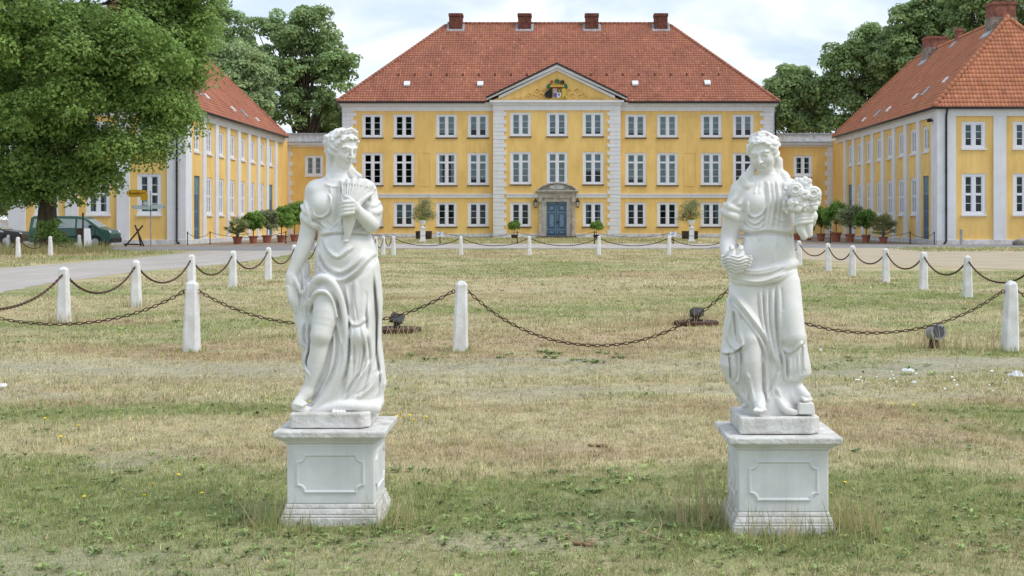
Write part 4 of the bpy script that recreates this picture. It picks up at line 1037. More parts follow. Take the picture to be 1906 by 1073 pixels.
# ------------------------------------------------------------------ the two wings
def wing(s):
    side = 'left' if s < 0 else 'right'
    lab = {-1: 'long yellow wing with white pilasters, half hidden by the linden on the left', 1: 'long yellow wing with white pilasters and three brick chimneys, right edge'}[s]
    Y0, Y1, Xi, Wd = 87.0, 118.0, (23.40 if s < 0 else 23.95), 11.0
    Xo = Xi + Wd
    W = thing('wing_building', lab, 'building', (s * Xi, Y0, 0), group='side wings of the manor')
    EV, PT = 8.60, 8.05
    rot = -s * math.pi / 2 if False else (math.pi / 2 if s < 0 else -math.pi / 2)
    # courtyard side: axis runs along Y, openings (y, w, z0, z1)
    bays = [90.05] + [93.27 + 3.33 * i for i in range(7)]
    wu, wl = 1.42, 1.42
    rects = []
    for i, b in enumerate(bays):
        rects.append((b - wu / 2 - Y0, b + wu / 2 - Y0, 5.97, 7.62))
        if i in (0, 7): rects.append((b - .72 - Y0, b + .72 - Y0, .12, 4.40))
        else: rects.append((b - wl / 2 - Y0, b + wl / 2 - Y0, 1.88, 4.38))
    m = MB(); open_wall(m, (s * Xi, Y0, 0), (0, 1, 0), (-s, 0, 0), Y1 - Y0 + 3, .3, EV - .2, rects); m.build('wall', 'wall_yellow', W, world=True)
    # end wall towards the viewer
    fb = [Xi + 2.2, Xi + 5.42, Xi + 8.65]
    rects = []
    fx = [s * b for b in fb]
    u0 = min(s * Xi, s * Xo)
    for x in fx:
        rects.append((x - .76 - u0, x + .76 - u0, 6.03, 7.72)); rects.append((x - .76 - u0, x + .76 - u0, 1.87, 4.45))
    m = MB(); open_wall(m, (u0, Y0, 0), (1, 0, 0), (0, -1, 0), Wd, .3, EV - .2, rects); m.build('wall', 'wall_yellow', W, world=True)
    boxes('wall', 'wall_yellow', W, [(min(s * (Xo - .3), s * Xo), max(s * (Xo - .3), s * Xo), Y0 + .36, Y1, .3, EV - .2), (min(s * Xi, s * Xo) + .4, max(s * Xi, s * Xo) - .4, Y1 - .3, Y1, .3, EV - .2)])
    a, b = sorted((s * (Xi + .5), s * (Xo - .5))); c, d = sorted((s * (Xi + 4), s * (Xi + 4.1)))
    boxes('floor', 'room_shade', W, [(a, b, Y0 + .5, Y0 + 2.9, 5.0, 5.2), (min(s * (Xi + .5), s * (Xi + 3.9)), max(s * (Xi + .5), s * (Xi + 3.9)), Y0 + 3.2, Y1 - .5, 5.0, 5.2)])
    boxes('inner_wall', 'room_shade', W, [(c, d, Y0 + 3.2, Y1 - .5, .3, 8.2), (a, b, Y0 + 3, Y0 + 3.1, .3, 8.2)])
    for i, b in enumerate(bays):
        window(W, (s * Xi, b, 5.97), rot, wu, 1.65, (1, 1, 1), None, 'room_shade', 'trim_white')
        if i not in (0, 7): window(W, (s * Xi, b, 1.88), rot, wl, 2.5, (1, 1, 1, 1), 2, 'room_shade', 'trim_white')
        else:
            d = link('door', MB().box(-.72, .72, .10, .16, 0, 4.28).mesh('door', ['door_blue']), W, (0, b - Y0, .12), rot)
            for q in (-1, 1):
                for za, zb_ in ((.15, .75), (.95, 1.9), (2.05, 2.95)):
                    m = MB(); m.box(q * .34 - .24, q * .34 + .24, .07, .1, za, zb_); m.build('door_panel', 'door_blue_dark', d, bevel=.02)
            m = MB(); m.box(-.66, .66, .05, .1, 3.05, 3.15); m.box(-.72, -.62, .05, .1, 0, 4.28); m.box(.62, .72, .05, .1, 0, 4.28); m.box(-.03, .03, .05, .1, 0, 3.05); m.build('door_frame', 'door_blue', d)
            for q in (-1, 1):
                m = MB(); m.box(q * .31 - .26, q * .31 + .26, .085, .098, 3.25, 4.15); m.build('pane', 'curtain_teal', d)
    for x in fx:
        window(W, (x, Y0, 6.03), 0, 1.52, 1.69, (1, 1, 1), None, 'curtain_teal' if s > 0 else 'room_shade', 'trim_white')
        window(W, (x, Y0, 1.87), 0, 1.52, 2.58, (1, 1, 1, 1), 2, 'room_shade', 'trim_white')
    # pilasters, frieze, plinth
    pr = .13
    for i in range(8):
        y = 91.65 + 3.33 * i; m = MB(); a, b = sorted((s * Xi, s * (Xi - pr))); m.box(a, b, y - .42, y + .42, .302, PT); m.build('pilaster', 'wall_white', W, world=True)
    m = MB(); a, b = sorted((s * (Xi - pr), s * (Xi + 1.05))); m.box(a, b, Y0 - pr, Y0, .302, PT); c, d = sorted((s * (Xi - pr), s * Xi)); m.box(c, d, Y0 + .001, Y0 + 1.35, .302, PT); m.build('pilaster', 'wall_white', W, world=True)
    for xx in (Xi + 3.81, Xi + 7.04): m = MB(); a, b = sorted((s * (xx - .40), s * (xx + .40))); m.box(a, b, Y0 - pr, Y0, .302, PT); m.build('pilaster', 'wall_white', W, world=True)
    m = MB(); a, b = sorted((s * (Xo - 1.05), s * Xo)); m.box(a, b, Y0 - pr, Y0, .302, PT); m.build('pilaster', 'wall_white', W, world=True)
    m = MB(); a, b = sorted((s * (Xi - pr - .012), s * Xi)); m.box(a, b, Y0 + .002, Y1 + .2, PT + .003, EV - .22); a, b = sorted((s * (Xi - pr - .012), s * Xo)); m.box(a, b, Y0 - pr - .012, Y0, PT + .003, EV - .22)
    a, b = sorted((s * (Xi - pr - .1), s * Xi)); m.box(a, b, Y0 + .004, Y1 + .2, EV - .217, EV - .03); a, b = sorted((s * (Xi - pr - .1), s * Xo)); m.box(a, b, Y0 - pr - .1, Y0 + .002, EV - .217, EV - .03); m.build('frieze', 'trim_white', W, world=True)
    m = MB(); a, b = sorted((s * (Xi - pr - .04), s * Xi)); m.box(a, b, Y0 + .002, Y1 + .2, -.1, .30); a, b = sorted((s * (Xi - pr - .04), s * Xo)); m.box(a, b, Y0 - pr - .04, Y0, -.1, .30); m.build('plinth', 'plinth_white', W, world=True, bevel=.02)
    # roof
    ov = .42; xi, xo = s * (Xi - ov), s * (Xo + ov); y0, y1 = Y0 - ov, Y1 + .1; xc = s * (Xi + Wd / 2); ya, yb_ = Y0 + 3.6, Y1 - 4.0; ZA = 14.75
    R = link('roof', MB().add([(xi, y0, EV), (xo, y0, EV), (xo, y1, EV), (xi, y1, EV), (xc, ya, ZA), (xc, yb_, ZA)], [(0, 1, 4), (1, 2, 5, 4), (2, 3, 5), (3, 0, 4, 5), (0, 1, 2, 3)]).mesh('roof', ['roof_under']), W, (-s * Xi, -Y0, 0))
    A, B = Vector((xi, y0, EV)), Vector((xi, y1, EV)); Cc, D = Vector((xc, ya, ZA)), Vector((xc, yb_, ZA)); Eo = Vector((xo, y0, EV))
    mt = 'roof_tile_bright' if s > 0 else 'roof_tile'
    sl1 = (A, B, Cc, D) if s > 0 else (A, B, Cc, D)
    tag(link('roof_tile', roof_mesh([sl1, (A, Eo, Cc, Cc)], mt), R), kind='stuff')
    cap_tiles('hip_tile', R, A + Vector((0, 0, .06)), Cc + Vector((0, 0, .05)), mt, single=(s > 0), r=.15)
    cap_tiles('hip_tile', R, Eo + Vector((0, 0, .06)), Cc + Vector((0, 0, .05)), mt, single=False, r=.15)
    cap_tiles('ridge_tile', R, Cc + Vector((0, 0, .05)), D + Vector((0, 0, .05)), mt, single=False, r=.15); cap_tiles('ridge_tile', R, B + Vector((0, 0, .06)), D + Vector((0, 0, .05)), mt, single=False, r=.15)
    m = MB(); m.tube([(xi - s * .07, y0 - .05, EV - .06), (xi - s * .07, y1, EV - .06)], .07, 8); m.tube([(xi - s * .07, y0 - .07, EV - .06), (xo, y0 - .07, EV - .06)], .07, 8); m.build('gutter', 'gutter_dark', W, world=True, smooth=True)
    xp = s * (Xi + .42); m = MB(); m.tube([(xp, y0 - .05, EV - .1), (xp, Y0 - .20, EV - .55), (xp, Y0 - .20, .2), (xp - s * .15, Y0 - .30, .06)], .065, 8)
    for z in (2.2, 4.6, 7.0): m.lathe([(.085, z), (.085, z + .05)], (xp, Y0 - .2, 0), 8)
    m.build('drainpipe', 'gutter_dark', W, world=True, smooth=True)
    def sl(u, t): return A + (B - A) * u + ((Cc - A) * (1 - 0) - (B - A) * ((Cc - A).dot(B - A) / (B - A).length_squared)) * t   # point on the courtyard slope
    nrm = (B - A).cross(Cc - A).normalized(); nrm = nrm if nrm.z > 0 else -nrm
    upv = (Cc - A) - (B - A) * ((Cc - A).dot(B - A) / (B - A).length_squared); upn = upv.normalized(); al = (B - A).normalized()
    for u, t, mat, wd, hg in ((.13, .30, 'trim_white', .22, .5), (.30, .20, 'trim_white', .22, .5), (.235, .21, 'lead_grey', .25, .8), (.50, .14, 'trim_white', .22, .5), (.60, .11, 'lead_grey', .25, .8), (.72, .10, 'trim_white', .2, .4)):
        c = sl(u, t); V = [tuple(c + al * a + upn * b + nrm * q) for q in (.04, .16) for a, b in ((-wd, 0), (wd, 0), (wd, hg), (-wd, hg))]
        MB().add(V, [(0, 3, 2, 1), (4, 5, 6, 7), (0, 1, 5, 4), (1, 2, 6, 5), (2, 3, 7, 6), (3, 0, 4, 7)]).build('skylight', mat, R)
    for yc, w, zt, mats in ((92.0, .76, 15.95, 1), (101.5, .26, 15.55, 0), (107.9, .80, 15.75, 1)):
        m = MB(); dd = w * (1.0 if w > .5 else 1.0)
        zs = 14.9 if mats else 13.9
        m.box(xc - w, xc + w, yc - dd, yc + dd, zs, zt - .22); m.box(xc - w - .05, xc + w + .05, yc - dd - .05, yc + dd + .05, zt - .22, zt)
        ch = m.build('chimney', 'brick_light', R)
        if mats: MB().box(xc - w - .06, xc + w + .06, yc - dd - .06, yc + dd + .06, 13.2, 14.897).build('chimney_base', 'brick_grey', R)
        # flashing on the courtyard slope
        k = (ZA - EV) / abs(xc - xi); z = lambda x: EV + abs(x - xi) * k
        xa, xb = xc - s * (w + .45), xc - s * w * .6
        MB().add([(xa, yc - dd - .2, z(xa) + .13), (xa, yc + dd + .2, z(xa) + .13), (xb, yc + dd + .2, z(xb) + .16), (xb, yc - dd - .2, z(xb) + .16)], [(0, 1, 2, 3)]).build('flashing', 'lead_grey', R)
    if s > 0:
        m = MB(); c = (s * (Xi - .35), Y0 + .9, 7.75); m.box(c[0] - .12, c[0] + .12, c[1] - .2, c[1] + .2, c[2], c[2] + .2); m.box(c[0] + .1, c[0] + .3, c[1] - .05, c[1] + .05, c[2] + .05, c[2] + .15); m.build('security_camera', 'iron_black', W, world=True, bevel=.03)  # boxy security camera on the courtyard corner
    return W
wing(-1); wing(1)

# ------------------------------------------------------------------ low links between house and wings
def link_building(s):
    lab = {-1: 'low yellow connecting building with white parapet, left of the manor house', 1: 'low yellow connecting building with white parapet, right of the manor house'}[s]
    Y = 120.6
    xa, xb = (wx(523, Y), XL + .01) if s < 0 else (XR - .01, wx(1557, Y))
    L = thing('connecting_building', lab, 'building', ((xa + xb) / 2, Y, 0), group='low links beside the manor')
    pc = (568, 601) if s < 0 else (1476.7, 1512)
    wc = wx(sum(pc) / 2, Y); z0, z1 = wz(327.5, Y), wz(289.7, Y); w = 1.6
    zt = wz(274, Y)
    m = MB(); open_wall(m, (xa, Y, 0), (1, 0, 0), (0, -1, 0), xb - xa, .3, zt, [(wc - w / 2 - xa, wc + w / 2 - xa, z0, z1)]); m.build('wall', 'wall_yellow', L, world=True); boxes('wall', 'wall_yellow', L, [(xa, xb, Y + 8, Y + 8.3, .3, zt)])
    window(L, (wc, Y, z0), 0, w, z1 - z0, (1, 1, 1), None, 'curtain_teal' if s < 0 else 'room_shade', 'trim_white')
    m = MB(); m.box(xa, xb, Y - .10, Y + .3, -.1, .30); m.build('plinth', 'plinth_white', L, world=True)
    m = MB(); m.box(xa, xb, Y - .08, Y + .34, zt + .003, zt + .18); m.box(xa, xb, Y - .30, Y + .34, zt + .183, zt + .36); m.build('cornice', 'trim_white', L, world=True, bevel=.02)
    m = MB(); m.box(xa, xb, Y - .38, Y + .1, zt + .363, zt + .47); m.build('lead_apron', 'lead_grey', L, world=True)
    m = MB(); m.box(xa, xb, Y + .101, Y + .40, zt + .473, wz(251, Y)); m.build('parapet', 'plinth_white', L, world=True)
    m = MB(); m.box(xa, xb, Y + .02, Y + .48, wz(251, Y) + .003, wz(248, Y)); boxes('flat_roof', 'lead_grey', L, [(xa, xb, Y + .5, Y + 8, zt + .4, zt + .6)]); m.build('coping', 'lead_grey', L, world=True)
    quoins(L, xa if s < 0 else xb, 1 if s < 0 else -1, Y, .32, zt, .80, 1.02, ch=.42)
link_building(-1); link_building(1)
# ------------------------------------------------------------------ trees
def leaf_mat(name, c, c2): return material(name, c, rough=0.55, var=0.1, scale=0.5, col2=c2, attr='tint', spec=0.3, trans=0.45)
leaf_mat('leaf_linden', (0.255, 0.370, 0.115), (0.185, 0.295, 0.085))
leaf_mat('leaf_oak', (0.33, 0.44, 0.215), (0.265, 0.375, 0.175))
leaf_mat('leaf_pale', (0.42, 0.52, 0.30), (0.35, 0.45, 0.25))
leaf_mat('leaf_olive', (0.34, 0.38, 0.22), (0.27, 0.31, 0.18))
leaf_mat('leaf_citrus', (0.23, 0.37, 0.09), (0.175, 0.30, 0.07))
material('bark', (0.115, 0.095, 0.072), rough=0.95, var=0.25, scale=5, bump=0.8, bscale=14, stretch=(1, 1, .25), bdist=.05)

def crown_mesh(lobes, n_clump, r_clump, n_leaf, size, seed, mat, droop=0.0, squash=.7, fill=.3):
    """leaves gathered in clumps on the outside of several lobes; lobes are (x,y,z,rx,ry,rz)"""
    r = np.random.default_rng(seed); L = np.array(lobes, dtype=float)
    area = (L[:, 3] * L[:, 5]); pick = r.choice(len(L), n_clump, p=area / area.sum())
    d = r.normal(size=(n_clump, 3)); d /= np.linalg.norm(d, axis=1)[:, None]
    d[:, 2] = np.where(d[:, 2] < -.45, -d[:, 2] * .6, d[:, 2])
    rad = np.where(r.uniform(size=n_clump) < fill, r.uniform(.25, .8, n_clump), r.uniform(.82, 1.06, n_clump))
    cc = L[pick, :3] + d * L[pick, 3:] * rad[:, None]
    cr = r_clump * r.uniform(.55, 1.35, n_clump)
    nl = np.maximum(8, (n_leaf * (cr / r_clump) ** 2).astype(int)); ci = np.repeat(np.arange(n_clump), nl); N = len(ci)
    e = r.normal(size=(N, 3)); e /= np.linalg.norm(e, axis=1)[:, None]; e[:, 2] = np.where((e[:, 2] < 0) & (r.uniform(size=N) < .55), -e[:, 2], e[:, 2])
    q = r.uniform(.35, 1, N) ** .5
    pos = cc[ci] + e * (cr[ci] * q)[:, None] * np.array((1, 1, squash)); pos[:, 2] -= droop * np.abs(e[:, 0] + e[:, 1]) * cr[ci] * .4
    nrm = e * .8 + np.array((0, 0, .55)) + r.normal(size=(N, 3)) * .55; nrm /= np.linalg.norm(nrm, axis=1)[:, None]
    t = np.cross(nrm, r.normal(size=(N, 3))); t /= np.linalg.norm(t, axis=1)[:, None] + 1e-9; b = np.cross(nrm, t)
    s = size * r.uniform(.6, 1.25, N)
    V = np.stack([pos - t * s[:, None] * .5, pos - b * s[:, None] * .36 + nrm * s[:, None] * .08, pos + t * s[:, None] * .55, pos + b * s[:, None] * .36 + nrm * s[:, None] * .08], 1).reshape(-1, 3)
    tc_ = r.uniform(.82, 1.18, n_clump)[ci] * r.uniform(.75, 1.25, N)
    yl = r.uniform(.80, 1.18, N)
    tint = np.repeat(np.stack([tc_ * yl, tc_ * (1 + (yl - 1) * .4), tc_ * .9], 1), 4, axis=0)
    return mesh_from('crown', V, np.arange(4 * N).reshape(-1, 4), [mat], False, tint), cc
def trunk_mesh(base, top, r0, limbs, seed=0, n=9):
    m = MB(); r = random.Random(seed)
    b, t = Vector(base), Vector(top)
    pts, rs = [], []
    for k in range(9):
        u = k / 8; pts.append(b.lerp(t, u) + Vector((r.uniform(-.1, .1), r.uniform(-.1, .1), 0)) * (r0 * u * 2)); rs.append(r0 * (1.45 - .45 * min(1, u * 5)) * (1 - .72 * u))
    m.tube(pts, rs, n)
    for c in limbs:
        c = Vector(c); u = r.uniform(.35, .95); s = b.lerp(t, u); mid = s.lerp(c, .5) + Vector((0, 0, (c - s).length * .10)); rr = r0 * (1 - .72 * u) * .5
        m.tube([s, s.lerp(mid, .5) + Vector((0, 0, .1)), mid, c], [rr, rr * .75, rr * .5, rr * .15], 6)
    return m.mesh('trunk', ['bark'], True)
def tree(name, label, category, base, lobes, r0, top, mat, n_clump=170, r_clump=1.5, n_leaf=110, size=.34, seed=1, group=None, **kw):
    T = thing(name, label, category, base, group=group)
    L = [(a - base[0], b - base[1], c - base[2], d, e, f) for a, b, c, d, e, f in lobes]
    me, cc = crown_mesh(L, n_clump, r_clump, n_leaf, size, seed, mat, **kw)
    link('crown', me, T)
    link('trunk', trunk_mesh((0, 0, -.1), (top[0] - base[0], top[1] - base[1], top[2] - base[2]), r0, cc[:: max(1, len(cc) // 40)], seed), T)
    return T
def lob(px, py, r, Y, ry=None, dy=0): return (wx(px, Y + dy), Y + dy, wz(py, Y + dy), r * Y / F, (ry or r) * Y / F, (ry or r) * Y / F)
YT = 68.0
LL = [lob(298, 60, 84, YT), lob(338, 50, 44, YT, 75, 1), lob(332, 120, 40, YT, 48, 0), lob(346, 95, 30, YT, 44, 0), lob(334, 160, 28, YT, 34, 0), lob(318, 195, 28, YT, 30, 0), lob(312, 240, 28, YT, 26, -1), lob(256, 288, 28, YT, 14, -2), lob(150, 352, 52, YT, 22, -2), lob(35, 356, 45, YT, 22, -2), lob(188, 322, 32, YT, 24, -2), lob(225, 190, 92, YT, 80, -2), lob(120, 130, 150, YT, 130, -1), lob(312, 212, 46, YT, 50, -1), lob(285, 262, 30, YT, 18, -2), lob(60, 270, 110, YT, 75, -2), lob(215, 285, 46, YT, 36, -3), lob(110, 325, 90, YT, 52, -2), lob(-40, 190, 100, YT, 110), lob(150, -60, 150, YT, 90), lob(300, -30, 80, YT, 60), lob(20, 60, 120, YT, 100, -5), lob(175, 100, 90, YT, 70, -5), lob(-30, 330, 70, YT, 46, -2), lob(255, 120, 70, YT, 60, -4), lob(100, 210, 90, YT, 60, -5)]
tree('linden_tree', 'huge dense linden tree in front of the left wing, shading the parked cars', 'tree', (wx(86, YT), YT, 0), LL, .44, (wx(100, YT), YT, 13), 'leaf_linden', 620, 1.0, 320, .185, 3, droop=.7, squash=.7, fill=.22)
B = 'trees behind the buildings'
Yb = 142.0
tree('oak_tree', 'tall dark tree behind the left link, one limb reaching out towards the manor roof', 'tree', (wx(570, Yb), Yb, 0), [lob(560, 95, 75, Yb, 78), lob(520, 160, 60, Yb, 75), lob(600, 150, 60, Yb, 66), lob(640, 130, 38, Yb, 30), lob(562, 210, 90, Yb, 50), lob(500, 70, 45, Yb, 40)], .6, (wx(565, Yb), Yb, 16), 'leaf_oak', 260, 1.05, 161, .36, 11, B)
tree('willow_tree', 'pale silvery green tree rising behind the left wing roof', 'tree', (wx(448, 132), 132, 0), [lob(452, 150, 44, 132, 60), lob(430, 190, 55, 132, 60), lob(470, 200, 34, 132, 46), lob(420, 120, 40, 132, 34)], .5, (wx(448, 132), 132, 11), 'leaf_pale', 200, 1.0, 190, .34, 12, B)
tree('beech_tree', 'round topped grey green tree between the linden and the pale tree', 'tree', (wx(405, 150), 150, 0), [lob(405, 40, 50, 150, 42), lob(385, 100, 60, 150, 60), lob(430, 110, 60, 150, 60), lob(400, 180, 70, 150, 60)], .6, (wx(405, 150), 150, 18), 'leaf_oak', 210, 1.05, 153, .36, 13, B)
tree('oak_tree', 'low dark tree filling the gap between left link and manor', 'tree', (wx(630, 150), 150, 0), [lob(628, 232, 42, 150, 36), lob(600, 250, 40, 150, 30), lob(660, 240, 40, 150, 40)], .4, (wx(630, 150), 150, 9), 'leaf_oak', 120, 1.05, 144, .36, 14, B)
tree('maple_tree', 'round crowned tree standing just right of the manor roof', 'tree', (wx(1478, 145), 145, 0), [lob(1478, 172, 50, 145, 44), lob(1450, 210, 38, 145, 40), lob(1505, 205, 36, 145, 45), lob(1478, 235, 60, 145, 30)], .5, (wx(1478, 145), 145, 13), 'leaf_oak', 190, 1.05, 153, .36, 15, B)
tree('oak_tree', 'spreading dark tree rising behind the right link, sky showing through it', 'tree', (wx(1615, Yb), Yb, 0), [lob(1585, 120, 50, Yb, 40), lob(1625, 95, 50, Yb, 45), lob(1560, 165, 34, Yb, 30), lob(1600, 190, 48, Yb, 38), lob(1655, 150, 55, Yb, 50), lob(1590, 235, 60, Yb, 22)], .6, (wx(1625, Yb), Yb, 15), 'leaf_oak', 230, 1.05, 144, .36, 16, B)
tree('oak_tree', 'tall dark tree behind the middle of the right wing roof', 'tree', (wx(1725, 138), 138, 0), [lob(1710, 60, 58, 138, 52), lob(1745, 30, 55, 138, 50), lob(1690, 120, 60, 138, 55), lob(1775, 90, 55, 138, 60)], .6, (wx(1725, 138), 138, 17), 'leaf_oak', 220, 1.05, 153, .36, 17, B)
tree('oak_tree', 'tall dark tree behind the big near chimney of the right wing', 'tree', (wx(1850, 130), 130, 0), [lob(1840, 20, 68, 130, 60), lob(1900, 10, 70, 130, 60), lob(1800, -10, 50, 130, 45), lob(1860, 90, 90, 130, 60)], .6, (wx(1850, 130), 130, 18), 'leaf_oak', 220, 1.05, 153, .36, 18, B)
tree('oak_tree', 'dark tree beyond the far end of the left wing, at the left edge', 'tree', (wx(-30, 112), 112, 0), [lob(-20, 330, 60, 112, 60), lob(-60, 250, 90, 112, 80), lob(0, 390, 40, 112, 35)], .5, (wx(-30, 112), 112, 10), 'leaf_oak', 150, 1.3, 130, .34, 19, B)
# shoots and ivy round the foot of the linden
S = thing('shrub', 'leafy green bush of shoots growing round the foot of the linden trunk', 'bush', (wx(98, 66.3), 66.3, 0))
me, cc = crown_mesh([(0, 0, .75, .55, .6, .55), (.35, -.1, .45, .5, .5, .4), (-.3, -.2, .9, .35, .4, .5), (.6, -.3, .25, .45, .4, .25), (.0, 0, 1.3, .4, .4, .3)], 60, .28, 60, .11, 31, 'leaf_linden'); link('foliage', me, S)
m = MB()
for c in cc[::5]: m.tube([(0, 0, 0), tuple(Vector(c) * .5 + Vector((0, 0, .1))), tuple(c)], [.03, .02, .008], 5)
m.build('stem', 'bark', S)
# ------------------------------------------------------------------ the two statues
material('statue_white', (0.79, 0.785, 0.785), rough=0.6, var=0.01, scale=7, col2=(0.69, 0.685, 0.655), streak=.08, bump=0.25, bscale=120, spec=0.35, bdist=0.004)
material('pedestal_white', (0.74, 0.75, 0.76), rough=0.65, var=0.02, scale=7, col2=(0.66, 0.67, 0.67), bump=0.2, bscale=40, spec=0.3, bdist=0.005, detail=9, streak=.14)
material('pedestal_worn', (0.70, 0.70, 0.69), rough=0.75, var=0.02, scale=11, col2=(0.47, 0.45, 0.41), bump=0.8, bscale=38, spec=0.25, bdist=0.012, detail=11)
SH = 1.25
STAT_Y1, STAT_Y2 = 7.47, 7.27

def hair_wavy(face_cut, bun=None, band=None, locks=()):
    def fn(x, y, z, E, C):
        an = np.arctan2(x, y + .15)
        h = E((0, .14, -.07), (.362, .395, .415))
        h = h - .020 * np.sin(34 * (y + .55 * z) + 2.2 * np.sin(11 * x + 3 * z)) - .010 * np.sin(52 * (y - .3 * z) + 3 * np.sin(14 * x))
        # keep the face free
        cut = E(face_cut[0], face_cut[1])
        h = -smin(-h, cut, .05)
        for m in (-1, 1):                                    # side waves over the ears
            w = E((m * .29, -.03, -.03), (.10, .20, .18)); w = w - .022 * np.sin(34 * (y + .35 * z)); h = smin(h, w, .05)
        # rolled edge above the brow
        pts = [(-.31, .10, .13), (-.245, .28, .255), (-.11, .38, .30), (.0, .36, .325), (.11, .38, .30), (.245, .28, .255), (.31, .10, .13)]
        for a, b in zip(pts[:-1], pts[1:]):
            t = C(a, b, .044, .044) - .012 * np.sin(62 * (y + .35 * np.abs(x)) + 2.5 * np.sin(16 * x)); h = smin(h, t, .03)
        if bun:
            for c, r in bun: h = smin(h, E(c, r) - .018 * np.sin(30 * y + 18 * x), .05)
        if band:
            for a, b, r in band: h = smin(h, C(a, b, r, r), .03)
        for a, b, r1, r2 in locks: h = smin(h, C(a, b, r1, r2) - .012 * np.sin(36 * y), .03)
        return h
    return fn

def hand_fist(v, palm, pr, fingers, thumb, r=4.3):
    v.ell(palm, pr, k=6)
    for pts in fingers: v.path(pts, [r, r, r * .85], k=1.2)
    v.path(thumb, [r * 1.1, r, r * .8], k=2.0)

def statue_wheat():
    st = thing('statue', 'white statue of a woman holding a wheat sheaf to her chest, on the left pedestal', 'statue', (wx(628, STAT_Y1), STAT_Y1, 0.5), group='garden statues on pedestals')
    v = Vol(524, 732, 232, 780, -78, 74, SH)
    # body and gown
    def folds(a, Y): return 2.2 * np.sin(9 * a + 0.02 * Y) * sstep(560, 680, Y) * (1 - sstep(-.4, .4, -np.sin(a)))
    v.trunk([(330, 631, 0, 24, 16), (340, 632, 0, 46, 23), (352, 634, 0, 58, 28), (370, 635, 0, 57, 31), (392, 636, 0, 50, 31), (412, 638, 0, 47, 29), (431, 640, 0, 47, 28), (450, 643, 0, 53, 32), (481, 645, 0, 59, 36),
             (520, 646, 2, 62, 39), (555, 645, 2, 66, 40), (590, 640, 4, 69, 42), (630, 640, 4, 67, 44), (680, 641, 4, 71, 46), (715, 645, 4, 72, 47), (738, 645, 4, 67, 48), (752, 642, 2, 60, 47), (771, 640, 0, 54, 44)], k=4, pw=2.2, fold=folds)
    v.cone((592, 354, 0), (676, 352, 0), 19, k=12)
    # breasts
    v.ell((599, 381, -22), (19, 19, 14), k=12); v.ell((650, 381, -22), (20, 19, 16), k=10)
    # belly, thighs under the cloth
    v.ell((640, 470, -22), (36, 34, 22), k=16)
    v.cone((674, 500, -16), (668, 622, -36), 27, 17, k=14); v.cone((668, 622, -36), (655, 720, -24), 17, 12, k=10)
    # swags of the over-tunic
    F1 = v.fold
    F1([(600, 444), (612, 466), (629, 478), (646, 468), (657, 456)], 4.5, 5, 1)
    F1([(594, 466), (608, 492), (632, 506), (658, 494), (682, 468)], 4.5, 5, 1)
    F1([(590, 488), (606, 508), (634, 521), (664, 506), (694, 470)], 5, 6.5, 1)
    v.stroke([(588, 460), (590, 500), (600, 515)], 3.5, 3)
    v.stroke([(640, 526), (676, 508), (700, 474)], 4, -4)
    # bodice: deep centre pleats, cloth drawn under the breast
    for x0, x1, a in ((612, 620, 2.6), (622, 627, -2.4), (630, 633, 2.6)): v.stroke([(x0 + 2, 344), (x0 + 5, 385), (x1, 424)], 2.6, a)
    v.fold([(577, 385), (586, 402), (600, 404), (612, 394), (616, 372), (608, 358)], 2.6, 3.4, 1)
    v.fold([(580, 396), (592, 412), (606, 426)], 2.6, 3, 1); v.fold([(582, 402), (588, 416), (598, 428)], 2.4, 2.6, 1)
    v.stroke([(632, 408), (622, 420), (612, 428)], 2.4, 2.8); v.stroke([(604, 412), (614, 420), (624, 428)], 2, -2.5)
    v.fold([(650, 430), (672, 424), (692, 404)], 3, 2.5, -1)
    v.stroke([(600, 342), (622, 347), (652, 344)], 2.6, 2.5)
    # belt
    v.fold([(590, 437), (615, 432), (645, 431), (690, 434)], 4, 5, 1); v.stroke([(592, 430), (620, 426), (650, 428)], 2.2, 2.5)
    v.relief(0)
    # lower gown: long folds gathered between the legs and trailing to the left foot
    long = [([(641, 520), (652, 570), (656, 640), (650, 700), (640, 740)], 4, 4.5), ([(627, 590), (636, 640), (628, 690), (604, 735), (578, 763)], 5.5, 6.5), ([(618, 605), (622, 650), (612, 700), (592, 740), (572, 762)], 4.5, 5.0),
            ([(636, 620), (644, 670), (630, 715), (606, 748), (586, 766)], 4.5, 5.5), ([(663, 520), (664, 560), (660, 596)], 5, 2.5), ([(686, 560), (690, 620), (692, 690), (676, 738)], 4.5, 4.0), ([(676, 600), (684, 650), (672, 700), (650, 738)], 4.5, 4.5),
            ([(699, 500), (704, 580), (703, 650), (710, 710), (700, 742)], 4.5, 4.0), ([(646, 585), (658, 602), (672, 602), (684, 590)], 4, 3.5), ([(690, 668), (680, 690), (660, 716), (646, 742)], 4, 5.0),
            ([(706, 690), (690, 722), (664, 742)], 4.5, 4.5), ([(655, 660), (652, 690), (640, 715)], 3, 4)]
    for p, w, a in long: v.fold(p, w, a, 1)
    v.stroke([(613, 560), (618, 620), (604, 690), (585, 735)], 6, -6)
    for q in ([(648, 530), (658, 580), (661, 650), (656, 705)], [(655, 528), (664, 575), (668, 600)], [(694, 520), (697, 590), (697, 660), (690, 715)], [(682, 540), (684, 600)], [(672, 650), (662, 700), (640, 740)], [(682, 660), (672, 705), (652, 742)], [(694, 690), (684, 720), (668, 742)], [(632, 600), (640, 650), (632, 700), (612, 742)], [(708, 640), (713, 700), (706, 738)], [(661, 640), (660, 680)]): v.stroke(q, 1.6, -2.2)
    v.relief(4)
    v.ell((668, 624, -46), (15, 15, 12), k=8)
    # trailing hem on the base and the toes of the rear foot
    v.path([(578, 768, -34), (600, 764, -44), (630, 757, -48), (664, 757, -46), (698, 760, -30)], [5, 6.5, 8, 8.5, 9], k=8)
